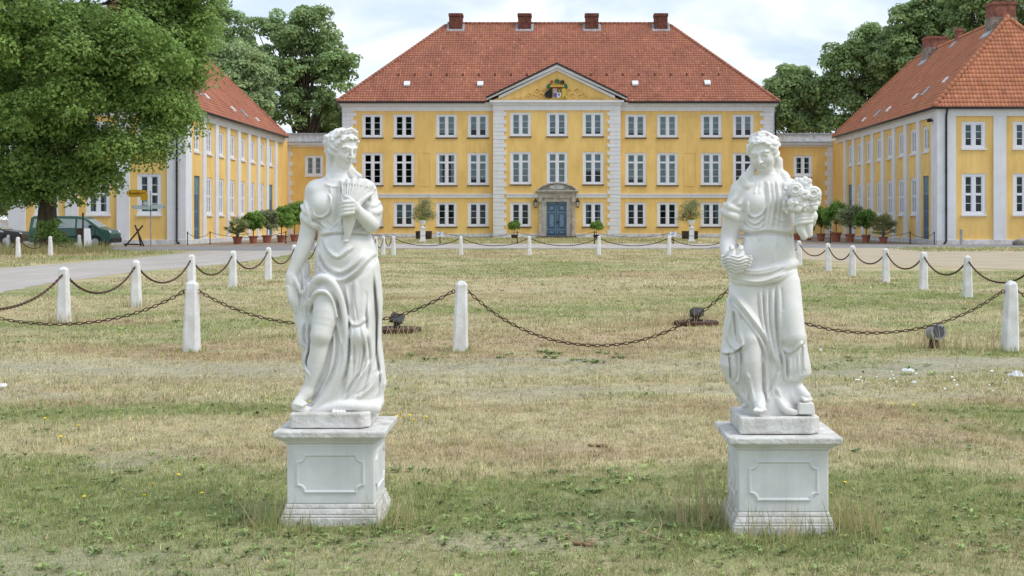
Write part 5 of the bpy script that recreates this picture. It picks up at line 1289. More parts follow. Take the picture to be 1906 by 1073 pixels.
    v.path([(698, 760, -30), (704, 748, 0), (704, 752, 26)], [9, 11, 11], k=8)
    for i, x in enumerate((621, 628, 634.5, 640.5)): v.ell((x, 767, -58 + i * 1.2), (4.2 - i * .3, 3.8, 7), k=1)
    # bent left leg, bare below the lifted cloth
    v.path([(614, 528, -20), (607, 580, -36), (598, 622, -46)], [27, 24, 19], k=4)
    v.ell((597, 624, -50), (14, 15, 13), k=10)
    v.path([(597, 628, -44), (589, 668, -40), (578, 712, -36), (571, 730, -36)], [16, 16, 11, 10.5], k=8)
    v.path([(571, 731, -36), (560, 743, -44), (551, 750, -54)], [11, 9.5, 6], k=6)
    for i in range(4): v.path([(556 - i * -4, 747 + i * 1.6, -52 - i), (547 + i * 4.5, 752 + i * 1.4, -59 - i)], [4, 3.2], k=1)
    v.path([(548, 757, -56), (562, 762, -50), (576, 764, -36)], [6.5, 7.5, 7], k=3)
    # cloth rolled back over the thigh, then falling between the legs
    v.path([(574, 566, -24), (579, 536, -38), (590, 520, -46), (604, 517, -50), (618, 526, -50), (631, 548, -48), (640, 580, -46), (645, 620, -46), (642, 660, -46), (630, 700, -44), (606, 738, -44), (582, 762, -44)],
           [5, 6.5, 7, 7, 7, 6.5, 6, 6, 6, 6, 5, 4], k=6)
    v.path([(576, 575, -30), (582, 552, -46), (594, 543, -56), (608, 545, -58), (620, 560, -54), (628, 590, -50)], [3, 3.8, 4, 4, 3.6, 3], k=4)
    v.stroke([(586, 532), (603, 528), (616, 538), (630, 568), (636, 610)], 3, -3.5); v.stroke([(652, 560), (654, 620), (650, 680)], 3, -4)
    # drapery falling at the outer side of the bent leg
    v.trunk([(520, 574, -2, 10, 12), (560, 572, -4, 15, 20), (600, 570, -4, 16, 24), (640, 572, -2, 15, 26), (652, 574, 0, 12, 26), (676, 576, 2, 13, 24), (700, 584, 4, 12, 22), (730, 590, 4, 14, 22)], k=6)
    v.fold([(562, 600), (560, 634), (572, 650)], 3.5, 4, -1); v.fold([(570, 600), (572, 650), (566, 676), (580, 700)], 3.5, 4, -1)
    v.relief(0)
    # left arm hanging down with the gathered cloth
    v.cone((590, 361, 0), (578, 406, 0), 20, 19, k=10)
    v.path([(577, 408, 0), (570, 446, -4), (559, 476, -8), (547, 502, -12), (542, 512, -14)], [15, 14.8, 13, 10.2, 9], k=5)
    v.path([(565, 404, -15), (574, 414, -20), (586, 420, -19), (592, 422, -10)], 6, k=4); v.path([(565, 402, 0), (566, 410, 13), (578, 418, 18)], 6.5, k=4)
    v.path([(567, 394, -13), (576, 398, -21), (586, 404, -21)], [4, 5, 4], k=4); v.path([(569, 378, -14), (573, 392, -22), (577, 410, -24)], [3.5, 4.5, 3.5], k=4); v.path([(562, 384, -10), (568, 396, -20)], 3.5, k=4)
    v.path([(560, 474, 0), (564, 500, 4), (560, 530, 2), (562, 566, -4), (560, 598, -6), (566, 612, -6)], [10, 13, 14, 14, 12, 6], k=5)
    v.ell((542, 524, -16), (10, 16, 9), k=6)
    for i in range(4):
        x = 537 + i * 4.6
        v.path([(x, 534, -21 + i * 1.3), (x + 2.5, 556 + i * 2, -23 + i), (x + 8, 578 + i * 3 - (6 if i == 0 else 0), -18 + i)], [4.2, 3.9, 3.2], k=1.0)
    v.path([(549, 520, -20), (556, 534, -24), (560, 546, -24)], [4.8, 4.3, 3.6], k=2)
    for p in ([(566, 486), (570, 520), (562, 556), (568, 600)], [(557, 500), (562, 540), (556, 584)], [(572, 500), (574, 540), (574, 590)]): v.fold(p, 2.6, 2.6, 1)
    v.relief(-4, 8)
    # right arm across the chest
    v.cone((680, 359, 0), (691, 400, -6), 20, 20, k=10)
    v.path([(694, 414, -8), (691, 418, -20), (678, 406, -38), (664, 391, -50)], [13.5, 14.5, 12.8, 9.8], k=5)
    v.path([(684, 392, -24), (696, 396, -24), (705, 392, -12), (706, 386, 6)], [5, 7, 7, 6], k=4); v.path([(682, 380, -24), (694, 384, -24), (704, 378, -10)], [4, 5.5, 5], k=4); v.path([(694, 394, -24), (699, 408, -20), (700, 410, -4)], [5, 5, 5], k=3)
    v.path([(688, 360, -16), (692, 376, -22), (688, 390, -26)], [3.5, 4.5, 4], k=4); v.path([(697, 362, -8), (700, 376, -14)], [3.5, 4.5], k=4)
    # wheat sheaf
    v.path([(651, 398, -50), (644, 447, -46)], [14, 6], k=3, fl=.7)
    for i in range(12):
        t = i / 11
        x1, y1 = 636 + 62 * t, 340 - 6 * math.sin(t * 3.1) + 11 * t * t + (2.5 if i % 2 else -2)
        d1 = -30 - 9 * math.sin(math.pi * (t * .8 + .1))
        v.path([(644 + 10 * t, 394, -52), (644 + 10 * t + (x1 - 644 - 10 * t) * .6, 368, d1 - 7), (x1, y1, d1 + 6)], [3.0, 4.4, 3.6], k=4.0)
    for i in range(13):                                     # grooves between the ears
        t = (i - .5) / 11; x1 = 636 + 62 * t
        v.stroke([(646 + 10 * t, 384), (644 + 10 * t + (x1 - 644 - 10 * t) * .6, 364), (x1, 342 + 10 * t * t)], 1.4, -2.2, .05, .05)
    v.relief(-26, 8)
    for i in range(5): v.stroke([(640 + i * 5.4, 404), (638 + i * 2.6, 446)], 1.5, -3.0, 0, 0)
    v.relief(-20, 6)
    hand_fist(v, (655, 386, -60), (13, 12, 8), [[(656, 376 + 6.8 * i, -67), (642, 377 + 7.2 * i, -70), (634.5, 380 + 7 * i, -62)] for i in range(4)], [(661, 380, -62), (652, 371, -66), (643, 366, -64)])
    # neck, head, hair
    v.path([(630, 345, -2), (632, 322, -3), (637, 300, -4)], [19, 15, 15.5], k=9)
    hr = hair_wavy(((0, -.10, .36), (.275, .40, .31)), bun=[((-.12, .12, -.46), (.20, .20, .16)), ((.05, .30, -.36), (.22, .16, .18)), ((-.05, -.10, -.42), (.22, .18, .16))],
                   band=[((-.36, .30, .06), (-.24, .50, .14), .035), ((-.24, .50, .14), (0, .585, .20), .042), ((0, .585, .20), (.24, .50, .14), .042), ((.24, .50, .14), (.36, .30, .06), .035)])
    v.head((638, 277.5, -6), 70, math.radians(46), math.radians(14), math.radians(-2), hr)
    # locks on the shoulders
    v.path([(615, 290, 6), (614, 315, 4), (613, 336, -10)], [8, 7.5, 6], k=5); v.path([(650, 310, 8), (658, 322, -6), (668, 329, -14)], [6, 6.5, 6], k=4); v.path([(648, 314, 2), (654, 326, -10), (662, 334, -18)], [4.5, 5, 4.5], k=3)
    v.path([(610, 330, -12), (613, 338, -17)], [5, 4], k=2)
    v.to_object('figure', STAT_Y1, st, 'statue_white')
    statue_base(st, STAT_Y1, 624.5, 769)
    return st

def statue_base(st, Yd, cx, top):
    """rough rectangular slab that the figure is carved with"""
    s = Yd / F; l = st.location
    x, z1 = wx(cx, Yd) - l[0], None
    mb = MB()
    a = .207; ch = .045
    pts = [(-a, -a), (a - ch, -a), (a, -a + ch), (a, a), (-a, a)]
    top_z = wz(top, Yd - .2) - l[2]
    mb.prism_z([(x + p, q) for p, q in pts], 0.002, top_z)
    return mb.build('base_slab', 'pedestal_worn', st, bevel=.010)

def statue_flowers():
    st = thing('statue', 'white statue of a woman holding a flower bouquet and a small bird nest', 'statue', (wx(1445, STAT_Y2), STAT_Y2, 0.5), group='garden statues on pedestals')
    v = Vol(1322, 1532, 238, 784, -80, 76, SH)
    def folds(a, Y): return 2.0 * np.sin(10 * a + 0.015 * Y) * sstep(560, 680, Y) * (1 - sstep(-.4, .4, -np.sin(a)))
    v.trunk([(328, 1425, 0, 26, 16), (340, 1425, 0, 46, 23), (354, 1426, 0, 55, 28), (372, 1428, 0, 53, 31), (395, 1430, -1, 49, 32), (415, 1430, -2, 49, 33), (428, 1431, -1, 50, 32), (436, 1430, 0, 46, 29), (455, 1430, 0, 48, 33), (490, 1424, 0, 58, 38),
             (525, 1420, 2, 60, 39), (555, 1421, 2, 66, 41), (600, 1422, 4, 73, 44), (640, 1422, 6, 76, 45), (680, 1420, 6, 78, 46), (700, 1424, 6, 72, 46), (715, 1424, 6, 66, 44), (738, 1432, 4, 61, 44), (756, 1438, 2, 58, 44), (774, 1440, 0, 52, 44)], k=4, pw=2.2, fold=folds)
    v.cone((1386, 352, 0), (1468, 352, 0), 19, k=12)
    v.ell((1407, 377, -23), (20, 20, 15), k=12); v.ell((1452, 377, -22), (20, 20, 17), k=10)
    v.ell((1430, 462, -20), (38, 30, 20), k=14)
    # bodice
    for x0, x1, w, a in ((1431, 1426, 3.2, 4.2), (1440, 1434, 3.2, 3.6), (1425, 1419, 2.6, -3.0), (1449, 1446, 3, 3.0), (1444.5, 1440, 2, -3.2), (1456, 1458, 3, 2.4)): v.stroke([(x0, 338), (x0 + 1, 380), (x1, 426)], w, a, .05, .08)
    for x0, x1 in ((1412, 1404), (1418, 1414)): v.stroke([(x0, 338), (x1, 362)], 2.4, 1.8)
    v.fold([(1391, 372), (1394, 396), (1406, 404), (1420, 396), (1428, 378)], 2.8, 3.6, 1)
    v.fold([(1389, 384), (1396, 410), (1408, 416), (1424, 402)], 2.8, 3.0, 1); v.fold([(1388, 398), (1396, 420), (1412, 424), (1426, 412)], 2.6, 2.6, 1)
    v.fold([(1440, 400), (1452, 412), (1466, 408)], 2.6, 2.4, 1)
    v.stroke([(1384, 424), (1400, 429), (1430, 427), (1456, 430), (1478, 432)], 4.5, 4.5, .02, .02); v.stroke([(1384, 433), (1402, 437), (1430, 434), (1456, 437), (1478, 440)], 3, -4.5, .02, .02)
    for x, y1 in ((1392, 455), (1404, 470), (1415, 452), (1446, 456), (1462, 470), (1470, 452)): v.stroke([(x, 438), (x - 2, y1)], 2.2, 1.8, .05, .5)
    v.stroke([(1448, 446), (1438, 470), (1442, 490)], 2.5, 1.6)
    v.relief(0)
    # skirt
    v.cone((1398, 530, -14), (1398, 632, -34), 25, 17, k=14)
    v.path([(1398, 632, -36), (1400, 672, -36), (1406, 720, -36), (1412, 744, -40)], [17, 18.5, 13, 12], k=6)
    v.cone((1462, 530, -16), (1478, 626, -46), 27, 21, k=12)
    v.trunk([(596, 1470, -26, 12, 12), (620, 1474, -30, 21, 21), (650, 1475, -28, 23, 22), (680, 1479, -24, 26, 24), (694, 1482, -22, 24, 23), (706, 1474, -22, 15, 19)], k=9)
    for p, w, a in (([(1362, 540), (1376, 562), (1402, 596), (1426, 628), (1440, 662), (1450, 690)], 6, 7), ([(1366, 560), (1388, 592), (1410, 622), (1424, 650), (1430, 672)], 4.5, 4.5), ([(1414, 540), (1417, 580), (1424, 620)], 3.5, 4), ([(1426, 530), (1428, 590), (1438, 650), (1452, 690)], 4.5, 4.5),
                    ([(1437, 530), (1438, 600), (1448, 660), (1458, 706)], 4.5, 4.5), ([(1448, 530), (1449, 590), (1452, 640), (1462, 690)], 3.5, 3.5), ([(1355, 548), (1360, 590), (1356, 630), (1370, 650), (1382, 636)], 4, 4.5), ([(1372, 570), (1376, 620), (1384, 660), (1384, 720)], 4, 4),
                    ([(1346, 660), (1366, 655), (1380, 640)], 3.5, 4), ([(1364, 650), (1368, 700), (1376, 718)], 4, 4), ([(1376, 655), (1378, 690), (1372, 720)], 3.5, 3.5), ([(1388, 690), (1398, 730), (1402, 752)], 3.5, 4), ([(1424, 670), (1426, 720), (1430, 750)], 3.5, 4.5), ([(1452, 690), (1440, 720), (1432, 738)], 3.5, 4),
                    ([(1456, 650), (1460, 690), (1466, 714)], 3.5, 4.5), ([(1468, 664), (1470, 712)], 3, 3), ([(1494, 640), (1496, 690)], 3, 2.5), ([(1456, 646), (1466, 655), (1478, 646), (1492, 634)], 4, 4.5), ([(1380, 734), (1390, 752), (1384, 764)], 3.5, 3.5), ([(1445, 720), (1458, 748), (1480, 764)], 4, 4)):
        v.fold(p, w, a, 1)
    for q in ([(1420, 545), (1422, 590), (1432, 640)], [(1432, 535), (1433, 600), (1443, 660)], [(1443, 535), (1444, 600), (1452, 660)], [(1454, 535), (1456, 580)], [(1382, 572), (1400, 605), (1414, 640)], [(1368, 580), (1372, 630)], [(1350, 600), (1352, 660)], [(1360, 665), (1364, 710)], [(1392, 700), (1398, 750)], [(1432, 690), (1436, 740)], [(1462, 660), (1466, 705)], [(1480, 660), (1482, 700)], [(1488, 655), (1490, 698)], [(1446, 735), (1462, 760)]): v.stroke(q, 1.6, -2.2)
    v.stroke([(1385, 640), (1382, 690), (1390, 740)], 4, -5); v.stroke([(1420, 650), (1422, 700), (1424, 752)], 4, -5)
    v.relief(2)
    # sash wound round the hips
    v.path([(1363, 500, 6), (1368, 510, -22), (1396, 512, -39), (1430, 507, -41), (1460, 497, -33), (1476, 491, -10), (1477, 493, 14)], [9, 10, 10, 10, 10, 10, 9], k=3)
    v.path([(1365, 516, 4), (1374, 522, -22), (1398, 525, -39), (1434, 520, -41), (1461, 511, -33), (1475, 507, -10), (1475, 509, 14)], [8, 9, 9, 9, 9, 9, 8], k=3)
    v.stroke([(1362, 508), (1395, 514), (1430, 511), (1464, 498)], 2.5, -3); v.stroke([(1370, 520), (1410, 524), (1440, 516), (1462, 508)], 2, 2.5); v.stroke([(1376, 502), (1410, 503), (1450, 494)], 2.2, 2.2); v.stroke([(1376, 531), (1410, 534), (1450, 526)], 2.5, -2)
    v.relief(-10, 8)
    # feet
    v.path([(1412, 742, -40), (1414, 754, -50), (1415, 761, -58)], [12, 11, 9], k=6)
    for i in range(5): v.path([(1407 + i * 4.0, 762, -62), (1404.5 + i * 5.1, 766 - abs(i - 2) * .6, -69 + (i > 2) * 2)], [3.4, 3.1], k=.8)
    v.path([(1478, 706, -16), (1486, 722, -28), (1500, 738, -44)], [11, 10.5, 9], k=5)
    for i in range(4): v.path([(1494 + i * 3.6, 741 - i, -48 + i * 2), (1498 + i * 3.8, 746 - i * .6, -56 + i * 3)], [3.8, 3.2], k=.8)
    v.path([(1470, 716, -20), (1478, 738, -30), (1486, 746, -36)], [9, 9, 8], k=6)
    v.path([(1448, 742, -36), (1462, 762, -50), (1482, 768, -54), (1490, 764, -46)], [7, 7, 5, 3], k=4)
    # left arm with the nest
    v.cone((1381, 360, 0), (1368, 398, 0), 22, 22, k=10)
    v.path([(1366, 396, 0), (1358, 440, 2), (1354, 462, -14), (1356, 482, -34)], [19, 16.5, 14, 11], k=5)
    v.path([(1348, 394, -8), (1358, 400, -22), (1372, 405, -22), (1384, 406, -8)], 7, k=4); v.path([(1348, 394, -8), (1354, 402, 14), (1370, 408, 20)], 7, k=4); v.path([(1350, 382, -10), (1360, 387, -23), (1376, 392, -22)], [5, 6, 4.5], k=4)
    v.path([(1376, 352, -16), (1366, 370, -21), (1356, 380, -20)], [3, 4, 4], k=5); v.path([(1384, 368, -20), (1376, 380, -24)], [3, 4], k=4)
    v.ell((1362, 488, -40), (13, 9, 14), k=5)
    for i in range(4): v.path([(1354 + i * 5, 492, -44 - i), (1356 + i * 6, 500, -50 - i), (1362 + i * 6, 501, -56 - i)], [4.2, 4, 3.4], k=1)
    v.path([(1352, 486, -44), (1350, 478, -52), (1354, 471, -58)], [4.6, 4, 3.4], k=2)
    # right arm behind and below the bouquet
    v.cone((1470, 358, 0), (1488, 408, 4), 21, 18, k=8)
    v.path([(1488, 412, 4), (1502, 414, -18), (1508, 404, -38)], [16, 15, 12], k=5)
    hand_fist(v, (1508, 402, -44), (13, 13, 10), [[(1510, 394 + 6.2 * i, -54), (1494, 394 + 6.8 * i, -62), (1482, 399 + 6.2 * i, -58)] for i in range(4)], [(1512, 394, -54), (1504, 386, -60), (1494, 384, -62)])
    # neck, head, hair
    v.path([(1428, 348, -2), (1428, 328, -4), (1424, 308, -6)], [19, 15, 15.5], k=9)
    hr = hair_wavy(((0, -.12, .36), (.275, .40, .31)), bun=[((.16, .12, -.36), (.22, .22, .2)), ((-.16, .10, -.36), (.22, .22, .2)), ((0, .34, -.25), (.26, .16, .2)), ((.30, .16, .02), (.12, .14, .16)), ((-.30, .16, .02), (.12, .14, .16))],
                   band=[((-.34, .34, -.05), (-.2, .50, .0), .03), ((-.2, .50, .0), (.0, .555, .02), .03), ((.0, .555, .02), (.2, .50, .0), .03), ((.2, .50, .0), (.34, .34, -.05), .03)])
    v.head((1421, 285, -10), 72, math.radians(-26), math.radians(15), math.radians(8), hr)
    v.path([(1448, 300, 4), (1450, 320, 2), (1460, 332, -6), (1464, 348, -18)], [9, 9, 11, 7], k=3); v.path([(1446, 318, 0), (1450, 336, -12), (1456, 352, -24)], [6, 6, 5], k=3)
    v.path([(1402, 312, 4), (1394, 326, -6), (1386, 334, -14), (1392, 346, -22)], [8, 9, 9, 6], k=3)
    v.path([(1388, 328, -6), (1380, 336, -12), (1388, 348, -22), (1398, 344, -22)], [5, 6, 5, 4], k=3)
    v.to_object('figure', STAT_Y2, st, 'statue_white')
    # nest with two birds
    n = Vol(1334, 1408, 444, 522, -92, -20, 1.2)
    n.trunk([(474, 1363, -54, 27, 22), (482, 1364, -54, 28, 24), (494, 1364, -52, 24, 21), (506, 1361, -50, 12, 12)], k=2, fold=lambda a, Y: 1.7 * np.sin(Y * 1.05 + 2.2 * np.sin(5 * a)))
    n.ell((1370, 471, -54), (20, 6, 16), k=3, sub=True)
    for x, m in ((1363, -1), (1378, 1)):
        n.ell((x, 474, -58), (8, 12, 9), k=2); n.ell((x + m, 462, -62), (5.5, 5.5, 6), k=3); n.cone((x + m, 463, -67), (x + m, 465, -72), 2.2, .8, k=1)
    n.to_object('bird_nest', STAT_Y2, st, 'statue_white')
    # bouquet: stems and blossoms
    b = Vol(1446, 1534, 324, 458, -102, -20, 1.25)
    b.path([(1494, 404, -52), (1490, 424, -52), (1497, 441, -52)], [9, 8.5, 6.5], k=2); b.path([(1504, 408, -50), (1505, 424, -50), (1506, 437, -50)], [8, 8, 6.5], k=2)
    b.ell((1490, 368, -46), (30, 26, 18), k=4); b.cone((1492, 380, -50), (1497, 404, -52), 20, 10, k=6)
    fl = [(1480.5, 353.5, -70, 15, 0), (1499, 342, -60, 12, 1), (1514, 361, -64, 15, 0), (1482, 379, -74, 15, 1), (1464, 371, -62, 14, 1), (1462, 352, -54, 12, 1), (1511, 381, -64, 13, 1), (1498, 363, -72, 10, 0), (1468, 388, -58, 10, 1), (1518, 373, -50, 10, 1), (1486, 341, -52, 10, 1), (1497, 384, -68, 9, 1)]
    for x, y, d, r, kind in fl:
        if kind:
            for i in range(6):
                a = i * 1.0472 + x
                b.ell((x + r * .66 * math.cos(a), y + r * .66 * math.sin(a), d + (i % 2) * 2), (r * .50, r * .50, 3.2), k=.8)
                b.cone((x + r * .25 * math.cos(a), y + r * .25 * math.sin(a), d - 3), (x + r * .8 * math.cos(a), y + r * .8 * math.sin(a), d - 2), 1.2, .8, k=1)
            b.ell((x, y, d - 3), (r * .25, r * .25, 4), k=.8)
        else:
            b.ell((x, y, d + 2), (r, r * .95, 8), k=1.5)
            for rr in (.78, .45):
                pts = [(x + r * rr * math.cos(a), y + r * rr * .9 * math.sin(a), d - 5 - (1 - rr) * 4) for a in np.linspace(0, 5.6, 10)]
                b.path(pts, r * .15, k=.8)
            b.ell((x, y, d - 8), (r * .22, r * .2, 3), k=.8, sub=True)
    b.to_object('bouquet', STAT_Y2, st, 'statue_white')
    statue_base(st, STAT_Y2, 1441, 777)
    c = P(1491, 752, STAT_Y2); l = st.location
    mb = MB(); mb.frustum(c[0] - l[0], c[1] - l[1] - .11, c[2] - l[2] - .032, c[2] - l[2] + .026, .042, .065, .038, .058); mb.build('foot_block', 'statue_white', st, bevel=.006)
    return st

def pedestal(label, cx, Yf, rot=0.0):
    p = thing('pedestal', label, 'pedestal', (wx(cx, Yf), Yf + .29, 0), rot, group='white panelled statue pedestals')
    mb = MB()                                               # cap slab
    mb.frustum(0, 0, .462, .498, .290, .290, .290, .290); mb.build('cap', 'pedestal_worn', p, bevel=.008)
    mb = MB()
    for z0, z1, a0, a1 in ((.428, .440, .237, .244), (.440, .455, .246, .268), (.455, .4615, .270, .272)): mb.frustum(0, 0, z0, z1, a0, a0, a1, a1)
    mb.build('cornice_moulding', 'pedestal_white', p, bevel=.004)
    mb = MB(); mb.box(-.228, .228, -.228, .228, .112, .4275); mb.build('die', 'pedestal_white', p, bevel=.006)
    # frames with notched corners on the four sides
    for k in range(4):
        w, z0, z1, n = .178, .168, .374, .040
        out = []
        for sx, sz, o in ((-1, 0, 0), (1, 0, 1), (1, 1, 2), (-1, 1, 3)):
            cx_, cz_ = sx * w, (z1 if sz else z0)
            arc = [(cx_ - sx * n * math.cos(t), cz_ - (1 if sz else -1) * n * math.sin(t)) for t in np.linspace(0, math.pi / 2, 5)]
            if o in (0, 2): arc = arc[::1]
            else: arc = arc[::-1]
            out += arc
        # out runs round the panel
        cen = Vector((0, 0, (z0 + z1) / 2))
        pts = sorted(out, key=lambda q: math.atan2(q[1] - cen.z, q[0]))
        def ring(sc):
            return [(q[0] * (1 - sc / w), cen.z + (q[1] - cen.z) * (1 - sc / ((z1 - z0) / 2))) for q in pts]
        V, Fc = [], []; N = len(pts)
        prof = ((-.002, .2275), (.0, .234), (.008, .236), (.014, .230), (.016, .2275))
        for s_, dy in prof:
            V += [(x, -dy, z) for x, z in ring(s_)]
        for j in range(len(prof) - 1):
            Fc += [(j * N + i, j * N + (i + 1) % N, (j + 1) * N + (i + 1) % N, (j + 1) * N + i) for i in range(N)]
        m = MB(); m.add(V, Fc); o = m.build('panel_frame', 'pedestal_white', p); o.rotation_euler[2] = k * math.pi / 2
    mb = MB()
    for z0, z1, a0, a1 in ((-.05, .045, .260, .258), (.0455, .058, .256, .252), (.0585, .088, .250, .240), (.0885, .1115, .238, .232)): mb.frustum(0, 0, z0, z1, a0, a0, a1, a1)
    mb.build('base', 'pedestal_worn', p, bevel=.008)
    return p
pedestal('white pedestal under the wheat sheaf statue, set on the left', 611.5, 7.177)
pedestal('white pedestal under the bouquet statue, tall dry grass at its foot', 1462.5, 6.976)
statue_wheat()
statue_flowers()
# ------------------------------------------------------------------ bollards and chains
material('bollard_white', (0.76, 0.77, 0.78), rough=0.75, var=0.02, scale=6, col2=(0.62, 0.61, 0.58), bump=0.4, bscale=40, spec=0.25, bdist=.01, detail=9)
material('rust_iron', (0.085, 0.045, 0.030), rough=0.85, var=0.3, scale=30, col2=(0.035, 0.022, 0.018), spec=0.3)
material('galv_grey', (0.30, 0.32, 0.33), rough=0.45, var=0.15, scale=4, spec=0.5)
def bollard_mesh(seed):
    r = random.Random(seed); m = MB(); V, Fc = [], []
    prof = [(-.06, .092, .44), (.0, .092, .44), (.10, .090, .46), (.45, .079, .5), (.74, .069, .52), (.80, .067, .52), (.815, .064, .52), (.848, .038, .5), (.858, .004, .5)]
    for z, a, ch in prof:
        c = a * ch * .62
        for x, y in ((a, a - c), (a - c, a), (-a + c, a), (-a, a - c), (-a, -a + c), (-a + c, -a), (a - c, -a), (a, -a + c)):
            j = .0035; V.append((x + r.uniform(-j, j), y + r.uniform(-j, j), z))
    for k in range(len(prof) - 1):
        for i in range(8): Fc.append((k * 8 + i, k * 8 + (i + 1) % 8, (k + 1) * 8 + (i + 1) % 8, (k + 1) * 8 + i))
    Fc.append(tuple(range((len(prof) - 1) * 8, len(prof) * 8)))
    m.add(V, Fc); me = m.mesh('bollard', ['bollard_white']); return me
BOL = [bollard_mesh(i) for i in range(4)]
ring_me = MB().tube([(.086 + .022 * math.cos(t), 0, .725 + .022 * math.sin(t)) for t in np.linspace(0, 2 * math.pi, 8, endpoint=False)], .006, 5, closed=True).mesh('eye_ring', ['rust_iron'])
nb = [0]
def bollard(x, y, label, group, rot=0.0, rings=(0,)):
    T = thing('bollard', label, 'bollard', (x, y, 0), rot + random.uniform(-.06, .06), group)
    o = link('post', BOL[nb[0] % 4], T); nb[0] += 1
    o.rotation_euler = (random.uniform(-.015, .015), random.uniform(-.02, .02), 0)
    for a in (0, math.pi): link('eye_ring', ring_me, T, (0, 0, 0), a)
    return T
link_me = None
def link_mesh():
    L, w, r = .040, .0165, .0062; pts = []
    for t in np.linspace(0, 2 * math.pi, 10, endpoint=False):
        c, s = math.cos(t), math.sin(t); pts.append((w * s, 0, (L - w) * (1 if c > 0 else -1) * .62 + w * c))
    return MB().tube(pts, r, 4, closed=True).mesh('chain_link', ['rust_iron'], True)
def chain_pts(a, b, low, n=60):
    a, b = Vector(a), Vector(b); out = []; h = (a.z + b.z) / 2 - low
    for i in range(n + 1):
        u = i / n; p = a.lerp(b, u); s = 2 * u - 1; k = 1.5
        p.z -= h * (1 - (math.cosh(k * s) - 1) / (math.cosh(k) - 1)); out.append(p)
    return out
def chain(a, b, low, label, group, fine=False, r=.019):
    global link_me
    pts = chain_pts(a, b, low, 80 if fine else 34)
    T_loc = Vector(a)
    if fine:
        T = thing('chain', label, 'chain', a, group=group)
        if link_me is None: link_me = link_mesh()
        cum = [0]
        for i in range(len(pts) - 1): cum.append(cum[-1] + (pts[i + 1] - pts[i]).length)
        step = .058; n = int(cum[-1] / step)
        for k in range(n):
            s = (k + .5) * cum[-1] / n; i = max(j for j in range(len(cum)) if cum[j] <= s); i = min(i, len(pts) - 2)
            u = (s - cum[i]) / (cum[i + 1] - cum[i]); p = pts[i].lerp(pts[i + 1], u); d = (pts[i + 1] - pts[i]).normalized()
            o = link('chain_link', link_me, T, p - T_loc); o.rotation_mode = 'QUATERNION'
            o.rotation_quaternion = d.to_track_quat('Z', 'Y') @ Matrix.Rotation((k % 2) * math.pi / 2 + .3, 3, 'Z').to_quaternion()
        return T
    # distant chain: one strand of alternating thick and thin links
    P2 = []
    for i in range(len(pts) - 1):
        for u in (0, .5): P2.append(pts[i].lerp(pts[i + 1], u) - T_loc)
    P2.append(pts[-1] - T_loc)
    m = MB(); m.tube(P2, [r * (1.25 if i % 2 else .7) for i in range(len(P2))], 5)
    return tag(m.build('chain', 'rust_iron', None, loc=a), label, 'chain', group)
YF = gy(655)
fx_ = [wx(-150, YF), wx(357, YF), wx(857, YF), wx(1367, YF), wx(1880, YF), wx(2390, YF)]
GF, GL, GR, GB = 'bollards of the near row', 'bollards along the left edge of the lawn', 'bollards along the right edge of the lawn', 'bollards of the far row'
fl_ = [None, 'white bollard of the near row, left of the wheat sheaf statue', 'white bollard of the near row standing between the two statues', 'white bollard of the near row hidden behind the bouquet statue', 'white bollard of the near row at the right edge of the picture', None]
for i in (1, 2, 3, 4): bollard(fx_[i], YF, fl_[i], GF)
bollard(-7.65, YF + .2, 'white corner bollard of the near row beyond the left edge', GF); bollard(8.5, YF + .1, 'white corner bollard of the near row beyond the right edge', GF)
hz = .725
fr = [-7.65] + fx_[1:5] + [8.5]
lows = [.33, .32, .075, .225, .34]
fn = ['rusty chain of the near row running out at the left edge', 'rusty chain of the near row passing behind the wheat sheaf statue', 'rusty chain of the near row sagging to the ground between the statues', 'rusty chain of the near row right of the bouquet statue', 'rusty chain of the near row running out at the right edge']
for i in range(5): chain((fr[i] + .10, YF, hz), (fr[i + 1] - .10, YF, hz), lows[i], fn[i], 'chains of the near row', fine=True)
ly = [21.5, 25.2, 29.0, 32.7, 36.7, 40.4, 44.1, 47.8, 51.5, 55.2, 58.5, 61.0]
on = ['first', 'second', 'third', 'fourth', 'fifth', 'sixth', 'seventh', 'eighth', 'ninth', 'tenth', 'eleventh', 'twelfth']
for i, y in enumerate(ly): bollard(-7.65, y, f'white bollard on the left edge of the lawn, {on[i]} from the front', GL, math.pi / 2)
prev = YF + .2
for i, y in enumerate(ly):
    chain((-7.65, prev + .1, hz), (-7.65, y - .1, hz), .36, f'rusty chain on the left edge of the lawn, {on[i]} span from the front', 'chains along the left edge of the lawn'); prev = y
ry_ = [20.6, 24.3, 28.2, 31.6, 35.2, 39.2, 42.7, 47.8, 51.5, 55.2, 58.5, 61.0]
for i, y in enumerate(ry_): bollard(8.35, y, f'white bollard on the right edge of the lawn, {on[i]} from the front', GR, math.pi / 2)
prev = YF + .1
for i, y in enumerate(ry_):
    chain((8.35, prev + .1, hz), (8.35, y - .1, hz), .40, f'rusty chain on the right edge of the lawn, {on[i]} span from the front', 'chains along the right edge of the lawn'); prev = y
bx = [-7.2, -4.23, -1.22, 1.83, 4.92, 7.7]
for i, x in enumerate(bx): bollard(x, 61.0, f'white bollard of the far row before the manor, {on[i]} from the left', GB)
bb = [-7.65] + bx + [8.35]
for i in range(7): chain((bb[i] + .1, 61.0, hz), (bb[i + 1] - .1, 61.0, hz), .42, f'thin dark chain of the far row before the manor, {on[i]} span from the left', 'chains of the far row')
isl = [(-26.0, 65.5, 'white bollard by the linden, standing farthest left'), (-22.3, 57.3, 'white bollard by the linden, nearest to the viewer'), (-21.86, 59.8, 'white bollard in front of the bush at the linden foot'), (-22.6, 65.5, 'white bollard by the linden, beside the white board')]
